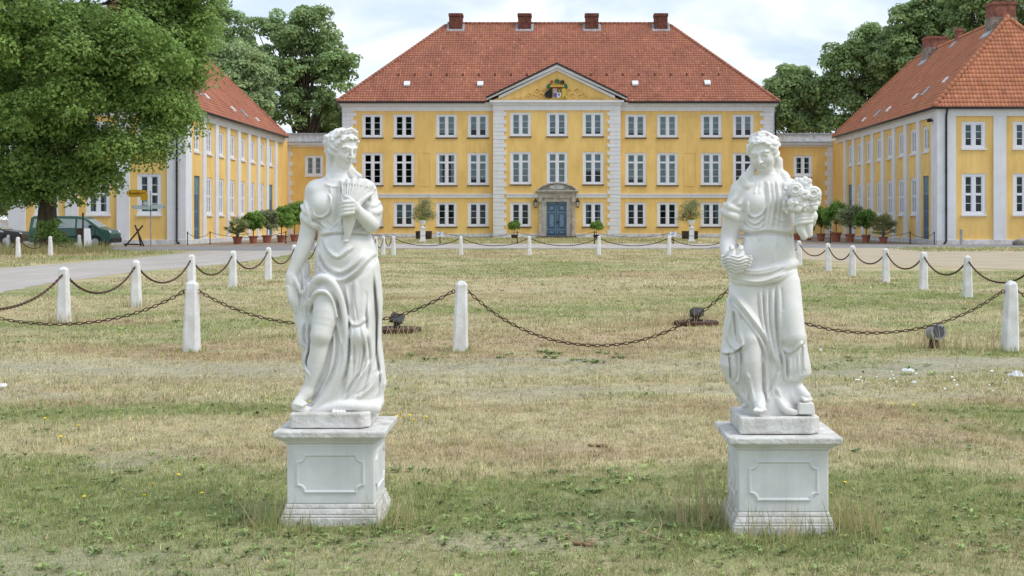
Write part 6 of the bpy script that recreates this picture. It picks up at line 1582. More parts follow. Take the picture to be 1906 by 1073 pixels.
isl[1] = (wx(34, 57.5), 57.5, isl[1][2]); isl[2] = (wx(94, 59.8), 59.8, isl[2][2]); isl[3] = (wx(148, 65.5), 65.5, isl[3][2]); isl[0] = (wx(15, 65.5), 65.5, isl[0][2])
for x, y, l in isl: bollard(x, y, l, 'bollards round the linden')
for k, (a, b) in enumerate(((0, 1), (1, 2), (2, 3))): chain((isl[a][0] + .1, isl[a][1], hz), (isl[b][0] - .1, isl[b][1], hz), .35, ('dark chain round the linden, leftmost span', 'dark chain before the linden bush', 'dark chain round the linden, rightmost span')[k], 'chains round the linden')

# iron posts with a light chain before the buildings
def iron_post(x, y, label, sign=False, h=.82):
    T = thing('iron_post', label, 'post', (x, y, 0), group='black iron chain posts')
    m = MB(); m.lathe([(.055, 0), (.05, .06), (.032, .08), (.030, h - .1), (.045, h - .08), (.045, h - .04), (.015, h)], n=8); m.build('shaft', 'iron_black', T, smooth=False)
    if sign:
        m = MB(); m.box(-.22, .22, -.05, -.035, h - .35, h - .05); o = m.build('plate', 'trim_white', T)
        m = MB(); m.box(-.12, .03, -.058, -.051, h - .24, h - .18); m.box(-.02, .10, -.058, -.051, h - .15, h - .10); m.build('mark', 'heraldic_blue', o)
    return T
ip = [(-12.6, 89.7, None, False), (wx(819, 89.7), 89.7, 'black iron post with a small white plate, left of the entrance', True), (wx(962.7, 89.7), 89.7, 'black iron post before the left topiary by the door', False), (wx(1106.5, 89.7), 89.7, 'black iron post before the right topiary by the door', False), (wx(1252.7, 89.7), 89.7, 'black iron post with a small white plate, right of the entrance', True), (12.6, 89.7, None, False)]
for x, y, l, s in ip:
    iron_post(x, y, l or ('black iron post at the left end of the forecourt chain' if x < 0 else 'black iron post at the right end of the forecourt chain'), s)
for i in range(5): chain((ip[i][0], 89.7, .76), (ip[i + 1][0], 89.7, .76), .42, f'thin dark chain before the manor facade, {on[i]} span from the left', 'chains before the facade', r=.016)
wp = [(wx(349, 86.2), 86.2, 'black iron post at the corner of the left wing'), (wx(391, 87.8), 87.8, 'black iron post between the left wing door and the potted palm'), (wx(532, 90), 90, 'black iron post among the terracotta pots of the left wing')]
for x, y, l in wp: iron_post(x, y, l)
chain((wp[0][0], wp[0][1], .76), (wp[1][0], wp[1][1], .76), .45, 'thin chain before the left wing door', 'chains by the wings', r=.016); chain((wp[1][0], wp[1][1], .76), (wp[2][0], wp[2][1], .76), .42, 'thin chain behind the pots of the left wing', 'chains by the wings', r=.016)
wq = [(wx(1546, 93), 93, 'black iron post among the terracotta pots of the right wing'), (wx(1694, 88), 88, 'black iron post between the right wing door and the potted palm'), (wx(1739, 86), 86, 'black iron post at the corner of the right wing')]
for x, y, l in wq: iron_post(x, y, l)
chain((wq[0][0], wq[0][1], .76), (wq[1][0], wq[1][1], .76), .42, 'thin chain behind the pots of the right wing', 'chains by the wings', r=.016); chain((wq[1][0], wq[1][1], .76), (wq[2][0], wq[2][1], .76), .45, 'thin chain before the right wing door', 'chains by the wings', r=.016)
m = MB(); m.box(-.07, .07, -.07, .07, -.05, .93); m.frustum(0, 0, .93, .98, .07, .07, .03, .03)
tag(m.build('wooden_stake', 'galv_grey', None, loc=(wx(1789, 86.2), 86.2, 0), bevel=.01), 'short grey stake against the end wall of the right wing', 'stake')

# ------------------------------------------------------------------ potted plants
material('terracotta', (0.36, 0.135, 0.085), rough=0.85, var=0.12, scale=5, spec=0.2)
material('soil', (0.05, 0.037, 0.028), rough=1.0)
material('palm_leaf', (0.15, 0.20, 0.08), rough=0.5, var=0.2, scale=2, col2=(0.24, 0.22, 0.09), trans=.2)
material('flower_red', (0.55, 0.07, 0.03), rough=0.6, var=0.2, scale=9)
material('flower_yellow', (0.80, 0.60, 0.03), rough=0.6, var=0.1, scale=9)
material('wood_dark', (0.055, 0.040, 0.030), rough=0.9, var=0.3, scale=6)
def pot(T, r, h):
    m = MB(); m.lathe([(r * .68, 0), (r * .88, h * .80), (r * 1.0, h * .82), (r * 1.03, h * .98), (r * .93, h), (r * .85, h * .9)], n=18); m.build('pot', 'terracotta', T, smooth=False)
    m = MB(); m.lathe([(r * .80, h * .86), (r * .8, h * .9)], n=14); m.build('soil', 'soil', T)
def palm_fronds(T, z, n, ln, seed, spread=1.0):
    r = random.Random(seed)
    for k in range(n):
        a = r.uniform(0, 2 * math.pi); el = r.uniform(.1, 1.3) ; c, s = math.cos(a), math.sin(a); V, Fc = [], []
        tip = Vector((c * math.cos(el), s * math.cos(el), math.sin(el))) * ln * r.uniform(.6, .85); st = Vector((0, 0, z)); hub = st + tip * .55
        m = MB(); m.tube([st, st.lerp(hub, .5) + Vector((0, 0, .03)), hub], [.012, .010, .008], 4)
        side = tip.cross(Vector((0, 0, 1))); side = side.normalized() if side.length > 1e-3 else Vector((1, 0, 0)); up = side.cross(tip).normalized(); d = tip.normalized()
        for j in range(11):                                   # fan of narrow blades
            t = (j - 5) / 5 * 1.25; q = (d * math.cos(t) + side * math.sin(t) * spread) * ln * .52; w = side * math.cos(t) * .036 - d * math.sin(t) * .036; e = hub + q + Vector((0, 0, -.12 * abs(t) * ln)); mid = hub + q * .5 + up * .02
            b = len(V); V += [hub, mid - w, e, mid + w]; Fc.append((b, b + 1, b + 2, b + 3))
        m.add(V, Fc); m.build('frond', 'palm_leaf', T)
def potted(kind, x, y, label, r, h, size, seed, group):
    T = thing('potted_plant', label, 'potted plant', (x, y, 0), group=group); pot(T, r, h)
    if kind == 'palm':
        m = MB(); m.lathe([(.10, h * .85), (.085, h + size * .30), (.06, h + size * .36)], n=8); m.build('trunk', 'bark', T)
        palm_fronds(T, h + size * .34, 16, size * .95, seed); palm_fronds(T, h + .05, 14, size * .95, seed + 1)
    else:
        if kind == 'ball': lobes, z0 = [(0, 0, h + size * .82, size * .54, size * .5, size * .48), (size * .2, 0, h + size * .5, size * .32, size * .3, size * .26), (-size * .25, 0, h + size * .6, size * .3, size * .3, size * .24)], h + size * .3; mat = 'leaf_citrus'
        elif kind == 'oleander': lobes, z0 = [(0, 0, h + size * .55, size * .42, size * .42, size * .5), (size * .18, 0, h + size * .85, size * .3, size * .3, size * .35), (-size * .2, 0, h + size * .75, size * .3, size * .3, size * .35)], h + size * .3; mat = 'leaf_olive'
        else: lobes, z0 = [(0, 0, h + size * .62, size * .5, size * .5, size * .5), (size * .15, .1, h + size * 1.0, size * .3, size * .3, size * .3)], h + size * .35; mat = 'leaf_citrus'
        me, cc = crown_mesh(lobes, 95, size * .19, 64, .13, seed, mat, squash=.9); link('foliage', me, T)
        m = MB(); m.tube([(0, 0, h * .85), (.02, 0, z0), (0, 0, h + size * .9)], [.035, .03, .015], 6)
        for c in cc[::6]: m.tube([(0.02, 0, z0), tuple(c)], [.02, .006], 4)
        m.build('stem', 'bark', T)
lp = [('palm', 442, 87.8, .33, .50, 1.15, 'potted palm with yellowing fronds, leftmost pot of the left wing'), ('ball', 471.5, 90.5, .31, .50, 1.12, 'terracotta pot with round citrus tree beside the yellowing palm'), ('oleander', 497, 92.6, .35, .52, 1.35, 'terracotta pot with loose grey green shrub, third pot of the left wing'),
      ('bush', 523.6, 94.2, .33, .50, 1.45, 'terracotta pot with bushy green tree, fourth pot of the left wing'), ('bush', 548, 98.0, .32, .50, 1.75, 'terracotta pot with tall dark shrub close to the wheat statue arm'), ('ball', 589, 104, .3, .5, .9, 'terracotta pot with small tree seen behind the wheat statue')]
for i, (k, px, y, r, h, s, l) in enumerate(lp): potted(k, wx(px, y), y, l, r, h, s, 40 + i * 3, 'potted plants by the left wing')
rp = [('palm', 1644, 91.0, .31, .42, 1.45, 'large potted palm, rightmost pot of the right wing'), ('ball', 1612, 93.2, .32, .55, 1.2, 'terracotta pot with round citrus tree next to the large palm'), ('oleander', 1582, 95.6, .35, .58, 1.55, 'terracotta pot with loose oleander, third pot from the right wing door'), ('bush', 1556, 98.0, .40, .65, 1.6, 'wide terracotta pot with tall dark green tree, right wing'), ('ball', 1528, 100.2, .33, .55, 1.45, 'terracotta pot with pale citrus tree near the bouquet'), ('bush', 1505, 103.5, .27, .45, .75, 'small terracotta pot right behind the bouquet hand'), ('bush', 1484, 105.5, .3, .48, .75, 'low leafy terracotta pot beside the bouquet statue waist')]
for i, (k, px, y, r, h, s, l) in enumerate(rp): potted(k, wx(px, y), y, l, r, h, s, 70 + i * 3, 'potted plants by the right wing')
for px, l in ((957, 'small round topiary in a dark tub left of the door'), (1110, 'small round topiary in a dark tub right of the door')):
    T = thing('topiary', l, 'topiary', (wx(px, 112), 112, 0), group='topiary beside the door')
    m = MB(); m.lathe([(.2, 0), (.26, .32), (.24, .34)], n=12); m.build('tub', 'wood_dark', T)
    me, cc = crown_mesh([(0, 0, .98, .46, .46, .38)], 70, .16, 50, .11, px, 'leaf_citrus', squash=.9); link('foliage', me, T); MB().tube([(0, 0, .3), (0, 0, 1.0)], .025, 6).build('stem', 'bark', T)
for s, pxo in ((-1, 789), (1, 1284)):
    w = 'left' if s < 0 else 'right'
    T = thing('olive_tree', f'airy olive tree in a dark square planter, {w} of the entrance', 'tree', (wx(pxo, 108), 108, 0), group='olive trees before the facade')
    m = MB(); m.frustum(0, 0, .05, .66, .56, .56, .60, .60)
    m.build('planter', 'wood_dark', T, bevel=.03)
    for z in (.20, .42):
        MB().box(-.62, .62, -.61, -.595, z - .012, z + .012).build('slat_gap', 'iron_black', T)
    me, cc = crown_mesh([(0, 0, 2.05, .85, .75, .95), (.25, 0, 2.7, .55, .45, .5), (-.35, 0, 1.55, .6, .45, .45), (.4, 0, 1.7, .5, .45, .4)], 120, .30, 30, .095, 90 + s, 'leaf_olive', squash=1.0, fill=.6); link('crown', me, T)
    link('trunk', trunk_mesh((0, 0, .5), (.05, 0, 2.3), .06, cc[::5], 3), T)
    yp = 97.5; x = s * 9.45
    T = thing('stone_pedestal', f'slim white pedestal carrying a flower urn, {w} of the entrance', 'pedestal', (x, yp, 0), group='urn pedestals')
    MB().frustum(0, 0, 0, .12, .24, .24, .24, .24).build('base', 'trim_white', T, bevel=.01); MB().frustum(0, 0, .121, .92, .17, .17, .16, .16).build('shaft', 'trim_white', T, bevel=.01); MB().frustum(0, 0, .921, 1.0, .2, .2, .22, .22).build('cap', 'trim_white', T, bevel=.01)
    T = thing('flower_urn', f'white urn with red flowers on the slim pedestal, {w} of the entrance', 'urn', (x, yp, 1.0), group='flower urns')
    m = MB(); m.lathe([(.14, 0), (.14, .04), (.06, .08), (.05, .14), (.13, .20), (.21, .34), (.24, .46), (.28, .50), (.25, .52)], n=18); m.build('urn', 'trim_white', T, smooth=False)
    me, cc = crown_mesh([(0, 0, .60, .26, .26, .16)], 22, .10, 24, .07, 5 + s, 'leaf_citrus'); link('foliage', me, T)
    me, cc = crown_mesh([(0, 0, .70, .26, .26, .14)], 10, .07, 16, .06, 15 + s, 'leaf_citrus'); me.materials.clear(); me.materials.append(MATS['flower_red']); link('blossom', me, T)

# ------------------------------------------------------------------ vehicles
material('van_green', (0.022, 0.09, 0.07), rough=0.25, var=0.03, scale=2, spec=0.6)
material('car_black', (0.012, 0.012, 0.014), rough=0.2, var=0.05, scale=2, spec=0.6)
material('car_glass', (0.26, 0.32, 0.34), rough=0.08, var=0.1, scale=1, spec=0.8)  # pale base colour carries the reflection of the bright sky
material('tyre', (0.018, 0.018, 0.018), rough=0.85)
material('rim_silver', (0.50, 0.51, 0.52), rough=0.35, var=0.1, scale=6, metal=.6)
material('plastic_dark', (0.025, 0.026, 0.028), rough=0.6)
material('headlight', (0.65, 0.67, 0.70), rough=0.15, var=0.05, spec=0.7)
material('decal_white', (0.60, 0.66, 0.62), rough=0.6)
def shell(prof, hw):
    """closed side outline (x,z) with a half-width that depends on height"""
    m = MB(); n = len(prof); V = [(x, -hw(z), z) for x, z in prof] + [(x, hw(z), z) for x, z in prof]
    m.add(V, [tuple(range(n)), tuple(range(2 * n - 1, n - 1, -1))] + [(i, i + n, (i + 1) % n + n, (i + 1) % n) for i in range(n)]); return m
def side_plate(T, name, pts, hw, mat, t=.012, side=-1):
    m = MB(); n = len(pts)
    V = [(x, side * (hw(z) + t), z) for x, z in pts] + [(x, side * (hw(z) - .03), z) for x, z in pts]
    m.add(V, [tuple(range(n)), tuple(range(2 * n - 1, n - 1, -1))] + [(i, i + n, (i + 1) % n + n, (i + 1) % n) for i in range(n)]); return m.build(name, mat, T)
def wheel(T, x, y, r):
    o = link('wheel', cached(('tyre', r), lambda: MB().lathe([(r * .60, -.10), (r * .93, -.105), (r, -.07), (r, .07), (r * .93, .105), (r * .6, .10)], (0, 0, 0), 24, axis=1).mesh('wheel', ['tyre'], False)), T, (x, y, r))
    link('rim', cached(('rim', r), lambda: MB().lathe([(r * .2, -.118), (r * .56, -.108), (r * .62, -.112), (r * .62, .11), (r * .2, .11)], (0, 0, 0), 20, axis=1).mesh('rim', ['rim_silver'])), o)
    for k in range(6):
        a = k * math.pi / 3; MB().lathe([(r * .06, -.125), (r * .06, -.11)], (r * .4 * math.cos(a), 0, r * .4 * math.sin(a)), 6, axis=1).build('rim_hole', 'plastic_dark', o)
def van():
    T = thing('van', 'dark green van parked nose right behind the linden trunk', 'van', (wx(140, 78.6), 78.6, 0)); T.scale = (.95, .95, .93)
    hw = lambda z: .955 if z < 1.0 else .955 - .16 * (z - 1.0) / .9
    b = shell([(-2.40, .32), (2.30, .32), (2.44, .50), (2.44, .82), (2.30, 1.02), (1.70, 1.20), (1.30, 1.42), (.92, 1.72), (.60, 1.86), (.2, 1.90), (-2.15, 1.90), (-2.34, 1.80), (-2.42, 1.05), (-2.44, .55)], hw)
    b.build('body', 'van_green', T, bevel=.05)
    for nm, p in (('window', [(.42, 1.14), (1.42, 1.14), (1.24, 1.36), (.86, 1.66), (.42, 1.72)]), ('window', [(-.95, 1.18), (.30, 1.18), (.30, 1.72), (-.95, 1.74)]), ('window', [(-2.2, 1.20), (-1.05, 1.18), (-1.05, 1.74), (-2.12, 1.72)])): side_plate(T, nm, p, hw, 'car_glass')
    m = MB(); m.add([(1.66, -.80, 1.235), (1.66, .80, 1.235), (.98, .74, 1.70), (.98, -.74, 1.70)], [(0, 1, 2, 3)]); m.build('windscreen', 'car_glass', T)
    for x in (.36, -1.0, 1.48): side_plate(T, 'door_seam', [(x, .42), (x + .02, .42), (x + .02, 1.1), (x, 1.1)], hw, 'plastic_dark', .004)
    side_plate(T, 'rub_strip', [(-2.3, .62), (1.0, .62), (1.0, .70), (-2.3, .70)], hw, 'plastic_dark', .015)
    side_plate(T, 'sill', [(-2.3, .30), (2.1, .30), (2.1, .40), (-2.3, .40)], hw, 'plastic_dark', .01)
    m = MB(); m.box(2.22, 2.52, -.90, .90, .28, .60); m.build('bumper', 'plastic_dark', T, bevel=.06)
    for s in (-1, 1):
        m = MB(); m.box(2.02, 2.40, s * .84 - .10, s * .84 + .10, .82, 1.02); m.build('headlight', 'headlight', T, bevel=.05)
        m = MB(); m.box(1.18, 1.36, s * 1.06 - .12, s * 1.06 + .10, 1.12, 1.36); m.build('mirror', 'plastic_dark', T, bevel=.04)
        for x in (1.50, -1.58): wheel(T, x, s * .86, .34)
        for x in (1.50, -1.58): side_plate(T, 'wheel_arch', [(x + .43 * math.cos(t), .34 + .43 * math.sin(t)) for t in np.linspace(0, math.pi, 13)], hw, 'plastic_dark', .008, s)
    side_plate(T, 'handle', [(.48, 1.0), (.66, 1.0), (.66, 1.05), (.48, 1.05)], hw, 'plastic_dark', .03)
    r = random.Random(4)
    for z, x0, x1 in ((.90, .55, 1.15), (.76, .50, 1.12)):      # faint lines of sign writing
        x = x0
        while x < x1:
            w = r.uniform(.03, .07); side_plate(T, 'lettering', [(x, z), (x + w, z), (x + w, z + .055), (x, z + .055)], hw, 'decal_white', .016); x += w + .02
    side_plate(T, 'decal', [(-.9, .74), (-.2, .74), (-.2, .86), (-.9, .86)], hw, 'heraldic_red', .016)
def car():
    T = thing('car', 'black estate car with silver roof rail, cut off by the left edge', 'car', (wx(-22, 80.9), 80.9, 0))
    hw = lambda z: .90 if z < .9 else .90 - .20 * (z - .9) / .6
    shell([(-2.2, .28), (2.15, .28), (2.28, .45), (2.26, .72), (2.05, .86), (1.15, .98), (.45, 1.42), (.15, 1.50), (-1.5, 1.50), (-1.95, 1.38), (-2.25, .95), (-2.28, .5)], hw).build('body', 'car_black', T, bevel=.06)
    for p in ([(.35, .98), (1.0, .98), (.42, 1.34), (.35, 1.38)], [(-.6, .96), (.28, .97), (.28, 1.40), (-.6, 1.42)], [(-1.75, .98), (-.68, .96), (-.68, 1.42), (-1.5, 1.40)]): side_plate(T, 'window', p, hw, 'car_glass')
    side_plate(T, 'silver_band', [(-2.1, .82), (1.3, .84), (1.1, .95), (-2.0, .95)], hw, 'rim_silver', .01)
    MB().box(-1.45, .15, -.66, .66, 1.495, 1.515).build('roof_panel', 'headlight', T)
    m = MB(); m.add([(1.12, -.78, 1.01), (1.12, .78, 1.01), (.50, .68, 1.41), (.50, -.68, 1.41)], [(0, 1, 2, 3)]); m.build('windscreen', 'car_glass', T)
    for s in (-1, 1):
        m = MB(); m.tube([(1.05, s * .89, .97), (.3, s * .76, 1.45), (-.2, s * .72, 1.54), (-1.5, s * .72, 1.54), (-1.8, s * .74, 1.46)], .022, 6); m.build('roof_rail', 'rim_silver', T)
        m = MB(); m.box(1.85, 2.22, s * .72 - .14, s * .72 + .14, .66, .80); m.build('headlight', 'headlight', T, bevel=.04)
        m = MB(); m.box(.78, .94, s * 1.0 - .1, s * 1.0 + .1, .95, 1.1); m.build('mirror', 'car_black', T, bevel=.03)
        for x in (1.4, -1.35): wheel(T, x, s * .80, .33)
        for x in (1.4, -1.35): side_plate(T, 'wheel_arch', [(x + .40 * math.cos(t), .33 + .40 * math.sin(t)) for t in np.linspace(0, math.pi, 13)], hw, 'plastic_dark', .008, s)
van(); car()

# ------------------------------------------------------------------ signs and odds and ends on the left
material('sign_yellow', (0.62, 0.36, 0.02), rough=0.5, var=0.05, scale=3)
material('sign_pale', (0.52, 0.60, 0.60), rough=0.5, var=0.05, scale=3)
material('sign_ink', (0.03, 0.022, 0.012), rough=0.6)
material('sign_green', (0.04, 0.16, 0.12), rough=0.6)
material('wood_grey', (0.10, 0.10, 0.085), rough=0.9, var=0.25, scale=6, bump=.4, bscale=20)
YS = 78.2
T = thing('signpost', 'grey signpost with a yellow arrow board and two pale arrow boards before the left wing', 'signpost', (wx(281, YS), YS, 0)); Zs = lambda py: wz(py, YS); Xs = lambda px: wx(px, YS) - wx(281, YS)
MB().tube([(0, 0, -.1), (-.03, 0, Zs(356))], .035, 8).build('pole', 'galv_grey', T)
def arrow(name, x0, x1, z0, z1, mat, tip, y=-.06, border=None):
    zc = (z0 + z1) / 2; h = (z1 - z0) / 2
    q = [(x0 + (h if tip < 0 else 0), z0), (x1 - (h if tip > 0 else 0), z0)] + ([(x1, zc)] if tip > 0 else []) + [(x1 - (h if tip > 0 else 0), z1), (x0 + (h if tip < 0 else 0), z1)] + ([(x0, zc)] if tip < 0 else [])
    return MB().prism_y(q, y - .02, y).build(name, mat, T)
ar = arrow('arrow_board', Xs(235), Xs(274), Zs(366.5), Zs(354), 'sign_ink', -1); ar2 = arrow('arrow_face', Xs(236), Xs(273.4), Zs(365.9), Zs(354.6), 'sign_yellow', -1, -.085)
tx = bpy.data.curves.new('lettering', 'FONT'); tx.body = 'Roseburg'; tx.size = .23; tx.align_x = 'CENTER'; tx.align_y = 'CENTER'; tx.extrude = .002
to = bpy.data.objects.new('lettering', tx); COL.objects.link(to)
dg = bpy.context.evaluated_depsgraph_get(); me = bpy.data.meshes.new_from_object(to.evaluated_get(dg)); bpy.data.objects.remove(to)
me.materials.clear(); me.materials.append(MATS['sign_ink'])
o = link('lettering', me, T, ((Xs(238) + Xs(274)) / 2, -.112, (Zs(366) + Zs(354)) / 2)); o.rotation_euler = (math.pi / 2, 0, 0)
MB().box(Xs(263), Xs(276.5), -.15, -.12, Zs(373.5), Zs(361.5)).build('square_board', 'sign_yellow', T); MB().box(Xs(268), Xs(277.5), -.12, -.09, Zs(382), Zs(374)).build('small_board', 'sign_pale', T)
arrow('arrow_board', Xs(246), Xs(280), Zs(390), Zs(382.5), 'sign_pale', -1); arrow('arrow_board', Xs(281.5), Xs(309), Zs(389), Zs(381), 'sign_pale', 1)
MB().box(Xs(272), Xs(288), -.09, -.03, Zs(393.5), Zs(390.5)).build('clamp', 'sign_green', T)
for px in (248.5, 306.5): MB().tube([(Xs(px), -.085, Zs(388)), (Xs(px + (-1.6 if px < 260 else 1.6)), -.085, Zs(385.8)), (Xs(px), -.085, Zs(383.5))], .014, 4).build('arrow_mark', 'sign_green', T)
YW = 80.5
T = thing('wooden_trestle', 'dark trestle of crossed poles standing before the left wing', 'trestle', (wx(254, YW), YW, 0)); k = YW / F
for name, a, b, r in (('pole', (-18 * k, -.3, .02), (11 * k, .1, 1.22), .05), ('pole', (17 * k, -.35, .02), (-4 * k, .12, 1.24), .05), ('pole', (3 * k, .55, .02), (2 * k, .0, 1.0), .05), ('crossbar', (-20 * k, -.36, .14), (16 * k, -.40, .13), .045)): MB().tube([a, b], r, 7).build(name, 'wood_dark', T)
YA = 76.4
T = thing('sandwich_board', 'white folding board leaning beside the van', 'sign board', (wx(163, YA), YA, 0), .35)
MB().add([(-.22, -.30, .10), (.22, -.30, .10), (.14, 0, 1.08), (-.30, 0, 1.08), (-.22, -.27, .10), (.22, -.27, .10), (.14, .03, 1.08), (-.30, .03, 1.08)], [(0, 1, 2, 3), (7, 6, 5, 4), (0, 4, 5, 1), (1, 5, 6, 2), (2, 6, 7, 3), (3, 7, 4, 0)]).build('front_panel', 'trim_white', T)
MB().add([(-.22, .34, .10), (.22, .34, .10), (.14, .04, 1.08), (-.30, .04, 1.08), (-.22, .37, .10), (.22, .37, .10), (.14, .07, 1.08), (-.30, .07, 1.08)], [(3, 2, 1, 0), (4, 5, 6, 7), (1, 5, 4, 0), (2, 6, 5, 1), (3, 7, 6, 2), (0, 4, 7, 3)]).build('rear_panel', 'trim_white', T)
for x, y in ((-.21, -.31), (.21, -.31), (-.21, .38), (.21, .38)): MB().tube([(x, y, 0), (x - .01, y * .95, .14)], .016, 5).build('leg', 'galv_grey', T)
T = thing('sign_pole', 'dark pole with a small brown board, left of the white folding board', 'sign pole', (wx(154.5, 75.8), 75.8, 0))
MB().tube([(0, 0, 0), (0, 0, 1.95)], .05, 8).build('pole', 'wood_dark', T); MB().box(-.33, -.04, -.03, .0, .55, 1.10).build('board', 'rust_iron', T)
# floodlights on the lawn
material('lens_dark', (0.05, 0.055, 0.06), rough=0.15, var=0.1, spec=0.6)
def floodlight(px, py, Y, label, tilt, base_r):
    T = thing('floodlight', label, 'floodlight', (wx(px, Y), Y, 0), group='lawn floodlights')
    m = MB(); m.lathe([(base_r * .98, .0), (base_r, .02), (base_r, .055), (base_r * .96, .065)], n=28); m.build('base_disc', 'rust_iron', T)
    m = MB(); m.lathe([(.10, .066), (.10, .085), (.05, .09)], n=14); m.tube([(0, 0, .085), (0, 0, .16)], .045, 8); m.build('foot', 'plastic_dark', T)
    o = MB().box(-.10, .10, -.09, .09, -.065, .075).box(-.115, .115, -.10, -.08, -.075, .085).build('lamp_head', 'wood_grey', T, loc=(0, 0, .185), bevel=.012); o.rotation_euler = (math.radians(-15), tilt, .3); o.scale = (.82, .82, .82)
    MB().box(-.085, .085, -.108, -.101, -.05, .06).build('lamp_glass', 'lens_dark', o)
floodlight(738, 0, 19.6, 'grey floodlight on a flat iron disc, just right of the wheat sheaf statue', .35, .36); floodlight(1296, 0, 20.9, 'grey floodlight on a flat iron disc, just left of the bouquet statue', .05, .34)
YO = 17.15
T = thing('spotlight', 'round grey spotlight on a rusty stump in the grass at the right', 'spotlight', (wx(1739, YO), YO, 0)); T.scale = (.92, .92, .92)
m = MB(); m.lathe([(.075, -.02), (.07, .08), (.06, .14)], n=10); m.build('stump', 'rust_iron', T)
o = MB().lathe([(.075, .10), (.098, .06), (.108, -.02), (.112, -.09), (.112, -.115), (.085, -.118), (.080, -.10)], (0, 0, 0), 24, axis=1).build('housing', 'galv_grey', T, loc=(0, 0, .205), smooth=False); o.rotation_euler = (math.radians(-12), 0, math.radians(14))
MB().lathe([(.080, -.112), (.0795, -.106)], (0, 0, 0), 24, axis=1).build('lens', 'lens_dark', o)
for a in (.6, 2.2, 3.9): MB().lathe([(.012, -.12), (.012, -.11)], (.098 * math.cos(a), 0, .098 * math.sin(a)), 6, axis=1).build('screw', 'plastic_dark', o)
# boulder
material('boulder', (0.34, 0.30, 0.25), rough=0.95, var=0.2, scale=3, bump=.6, bscale=8)
v = []; r = np.random.default_rng(2)
m = MB(); m.lathe([(.35, -.1), (.62, .05), (.66, .2), (.5, .38), (.2, .47), (.02, .48)], n=12); m.v = [(x * (1 + .12 * math.sin(5 * x + 3 * z)), y * .8, z * (1 + .15 * math.sin(4 * x + y))) for x, y, z in m.v]
tag(m.build('boulder', 'boulder', None, loc=(wx(1903, 84), 84, 0), smooth=True), 'rounded fieldstone by the road at the right edge', 'boulder')
# scraps, clods, twig, flowers in the foreground
material('scrap_white', (0.80, 0.82, 0.84), rough=0.6, var=0.03, scale=6, trans=.2)
def scrap(px, py, w, d, h, seed, label):
    Y = gy(py); r = random.Random(seed); m = MB(); n = 7; V, Fc = [], []; w, d, h = w * .85, d * .9, h * .6
    for i in range(n):
        for j in range(n): V.append(((i / (n - 1) - .5) * w * (1 - .3 * abs(j - 3) / 3), (j / (n - 1) - .5) * d, .012 + h * r.random() * (1 if 0 < i < n - 1 and 0 < j < n - 1 else .3)))
    for i in range(n - 1):
        for j in range(n - 1): Fc.append((i * n + j, (i + 1) * n + j, (i + 1) * n + j + 1, i * n + j + 1))
    m.add(V, Fc); tag(m.build('paper_scrap', 'scrap_white', None, loc=(wx(px, Y), Y, .02), smooth=False), label, 'litter', 'white scraps on the grass')
scrap(1690, 697, .17, .12, .06, 1, 'crumpled white scrap on the grass below the round spotlight'); scrap(1890, 706, .18, .18, .09, 2, 'largest crumpled white scrap, lying at the right edge'); scrap(2, 726, .12, .14, .05, 3, 'crumpled white scrap on the grass at the left edge'); scrap(1701, 719, .06, .08, .04, 4, 'small white scrap just below the scrap by the spotlight'); scrap(1527, 658, .045, .05, .05, 5, 'small white scrap right of the bouquet statue'); scrap(1596, 714, .07, .05, .02, 6, 'thin white scrap between bouquet statue and spotlight')
V, Fc = [], []; r = np.random.default_rng(8)
for k in range(44):
    px, py = r.uniform(1580, 1900), r.normal(716, 12); Y = gy(py); x = wx(px, Y); s = r.uniform(.008, .03); a = r.uniform(0, 3); c, q = math.cos(a) * s, math.sin(a) * s; b = len(V); z = .035 + r.uniform(0, .02)
    V += [(x - c, Y - q, z), (x - q * .6, Y + c * .6, z + .01), (x + c, Y + q, z + .005), (x + q * .6, Y - c * .6, z - .004)]; Fc.append((b, b + 1, b + 2, b + 3))
tag(link('feathers', mesh_from('feathers', V, Fc, ['scrap_white'])), 'tiny white feathers and flakes scattered on the grass at the right', 'feathers', kind='stuff')
material('dung', (0.30, 0.205, 0.12), rough=1.0, var=0.35, scale=30, bump=.8, bscale=60)
def clod(px, py, s, n, seed, label):
    Y = gy(py); r = random.Random(seed); T = thing('clod', label, 'clod', (wx(px, Y), Y, 0), group='brown clods on the grass')
    for k in range(n):
        a = s * r.uniform(.35, .8); m = MB(); m.lathe([(a * .5, -.01), (a, a * .15), (a * .8, a * .38), (a * .2, a * .5)], n=8); m.v = [(x + r.uniform(-.2, .2) * a, y + r.uniform(-.2, .2) * a, z + r.uniform(-.1, .1) * a) for x, y, z in m.v]
        m.build('lump', 'dung', T, loc=(r.uniform(-1, 1) * s * 1.4, r.uniform(-1, 1) * s, .01), smooth=True)
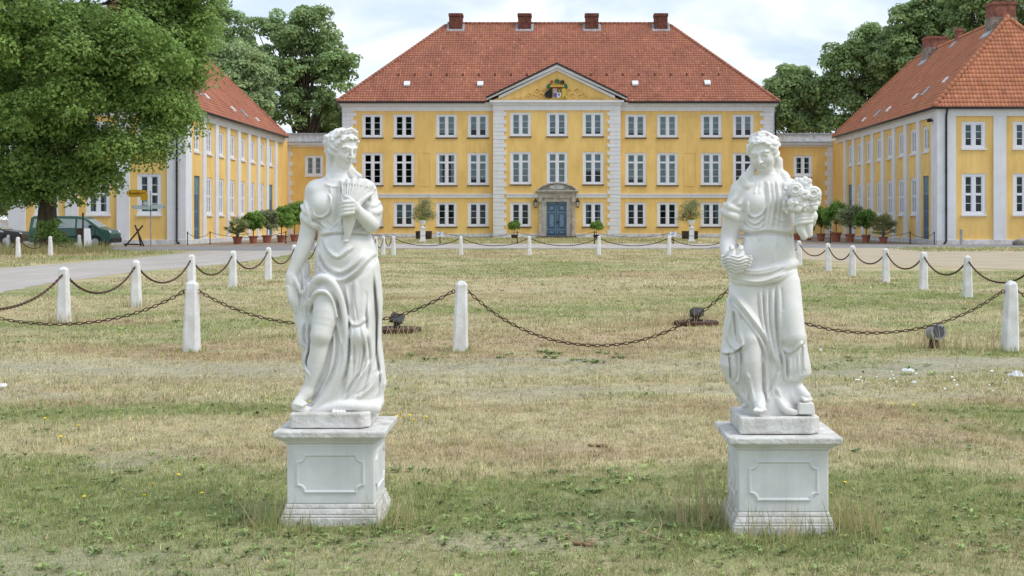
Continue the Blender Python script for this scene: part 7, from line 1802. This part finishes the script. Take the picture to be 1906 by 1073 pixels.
clod(1066, 880, .022, 2, 1, 'small dark clod standing alone on the grass between the pedestals'); clod(1112, 833, .035, 6, 2, 'crumbled dark clod on the grass behind the lone one'); clod(1045, 1003, .030, 5, 3, 'pale brown clods on the grass between the pedestals, nearest pair, left'); clod(1085, 1016, .034, 6, 4, 'pale brown clods on the grass between the pedestals, nearest pair, right')
Y = gy(1005); m = MB(); x0 = wx(1215, Y); m.tube([(x0 - .13, Y + .12, .05), (x0 - .04, Y + .02, .03), (x0 + .02, Y - .06, .02), (x0 + .12, Y - .12, .015)], [.003, .004, .004, .003], 5); m.tube([(x0 + .02, Y - .06, .02), (x0 + .05, Y + .06, .07), (x0 + .04, Y + .15, .1)], [.003, .0025, .0015], 4); m.tube([(x0 - .04, Y + .02, .03), (x0 + .02, Y + .1, .08)], [.003, .0015], 4)
material('twig_pale', (.40, .32, .20), rough=.9)
tag(m.build('twig', 'twig_pale', None), 'pale forked dry twig lying on the grass left of the right pedestal', 'twig')
yf_me = MB().tube([(0, 0, 0), (.004, 0, .03), (0, .004, .055)], .0022, 4).mesh('stem', ['weed_leaf'])
hd_me = MB().lathe([(.004, 0), (.014, .004), (.017, .010), (.010, .014), (.002, .015)], n=9).mesh('flower_head', ['flower_yellow'])
ordn = ['first', 'second', 'third', 'fourth', 'fifth', 'sixth', 'seventh', 'eighth', 'ninth', 'tenth']
clusters = [([(738, 781), (745, 775), (752, 783), (762, 779), (770, 788), (793, 782)], 'yellow wildflower just right of the left pedestal cap, {} from the left'), ([(83, 785), (113, 820), (146, 799), (156, 932), (267, 930), (283, 908), (333, 890), (376, 925)], 'yellow wildflower in the grass left of the left pedestal, {} from the left'), ([(1548, 926), (1572, 905)], 'yellow wildflower close by the right side of the right pedestal, {} from the left'), ([(1660, 758), (1700, 760)], 'yellow wildflower in the grass below the white scraps, {} from the left')]
for pts, lab in clusters:
    for i, (px, py) in enumerate(pts):
        Y = gy(py + 5); T = thing('wildflower', lab.format(ordn[i]), 'flower', (wx(px, Y), Y, 0), random.uniform(0, 6), 'yellow wildflowers'); s = .65 if Y < 9 else .8
        o = link('stem', yf_me, T); o.scale = (s, s, s); o = link('flower_head', hd_me, T, (0, .004, .053 * s)); o.scale = (s, s, s); o.rotation_euler = (random.uniform(-.5, .5), random.uniform(-.5, .5), 0)
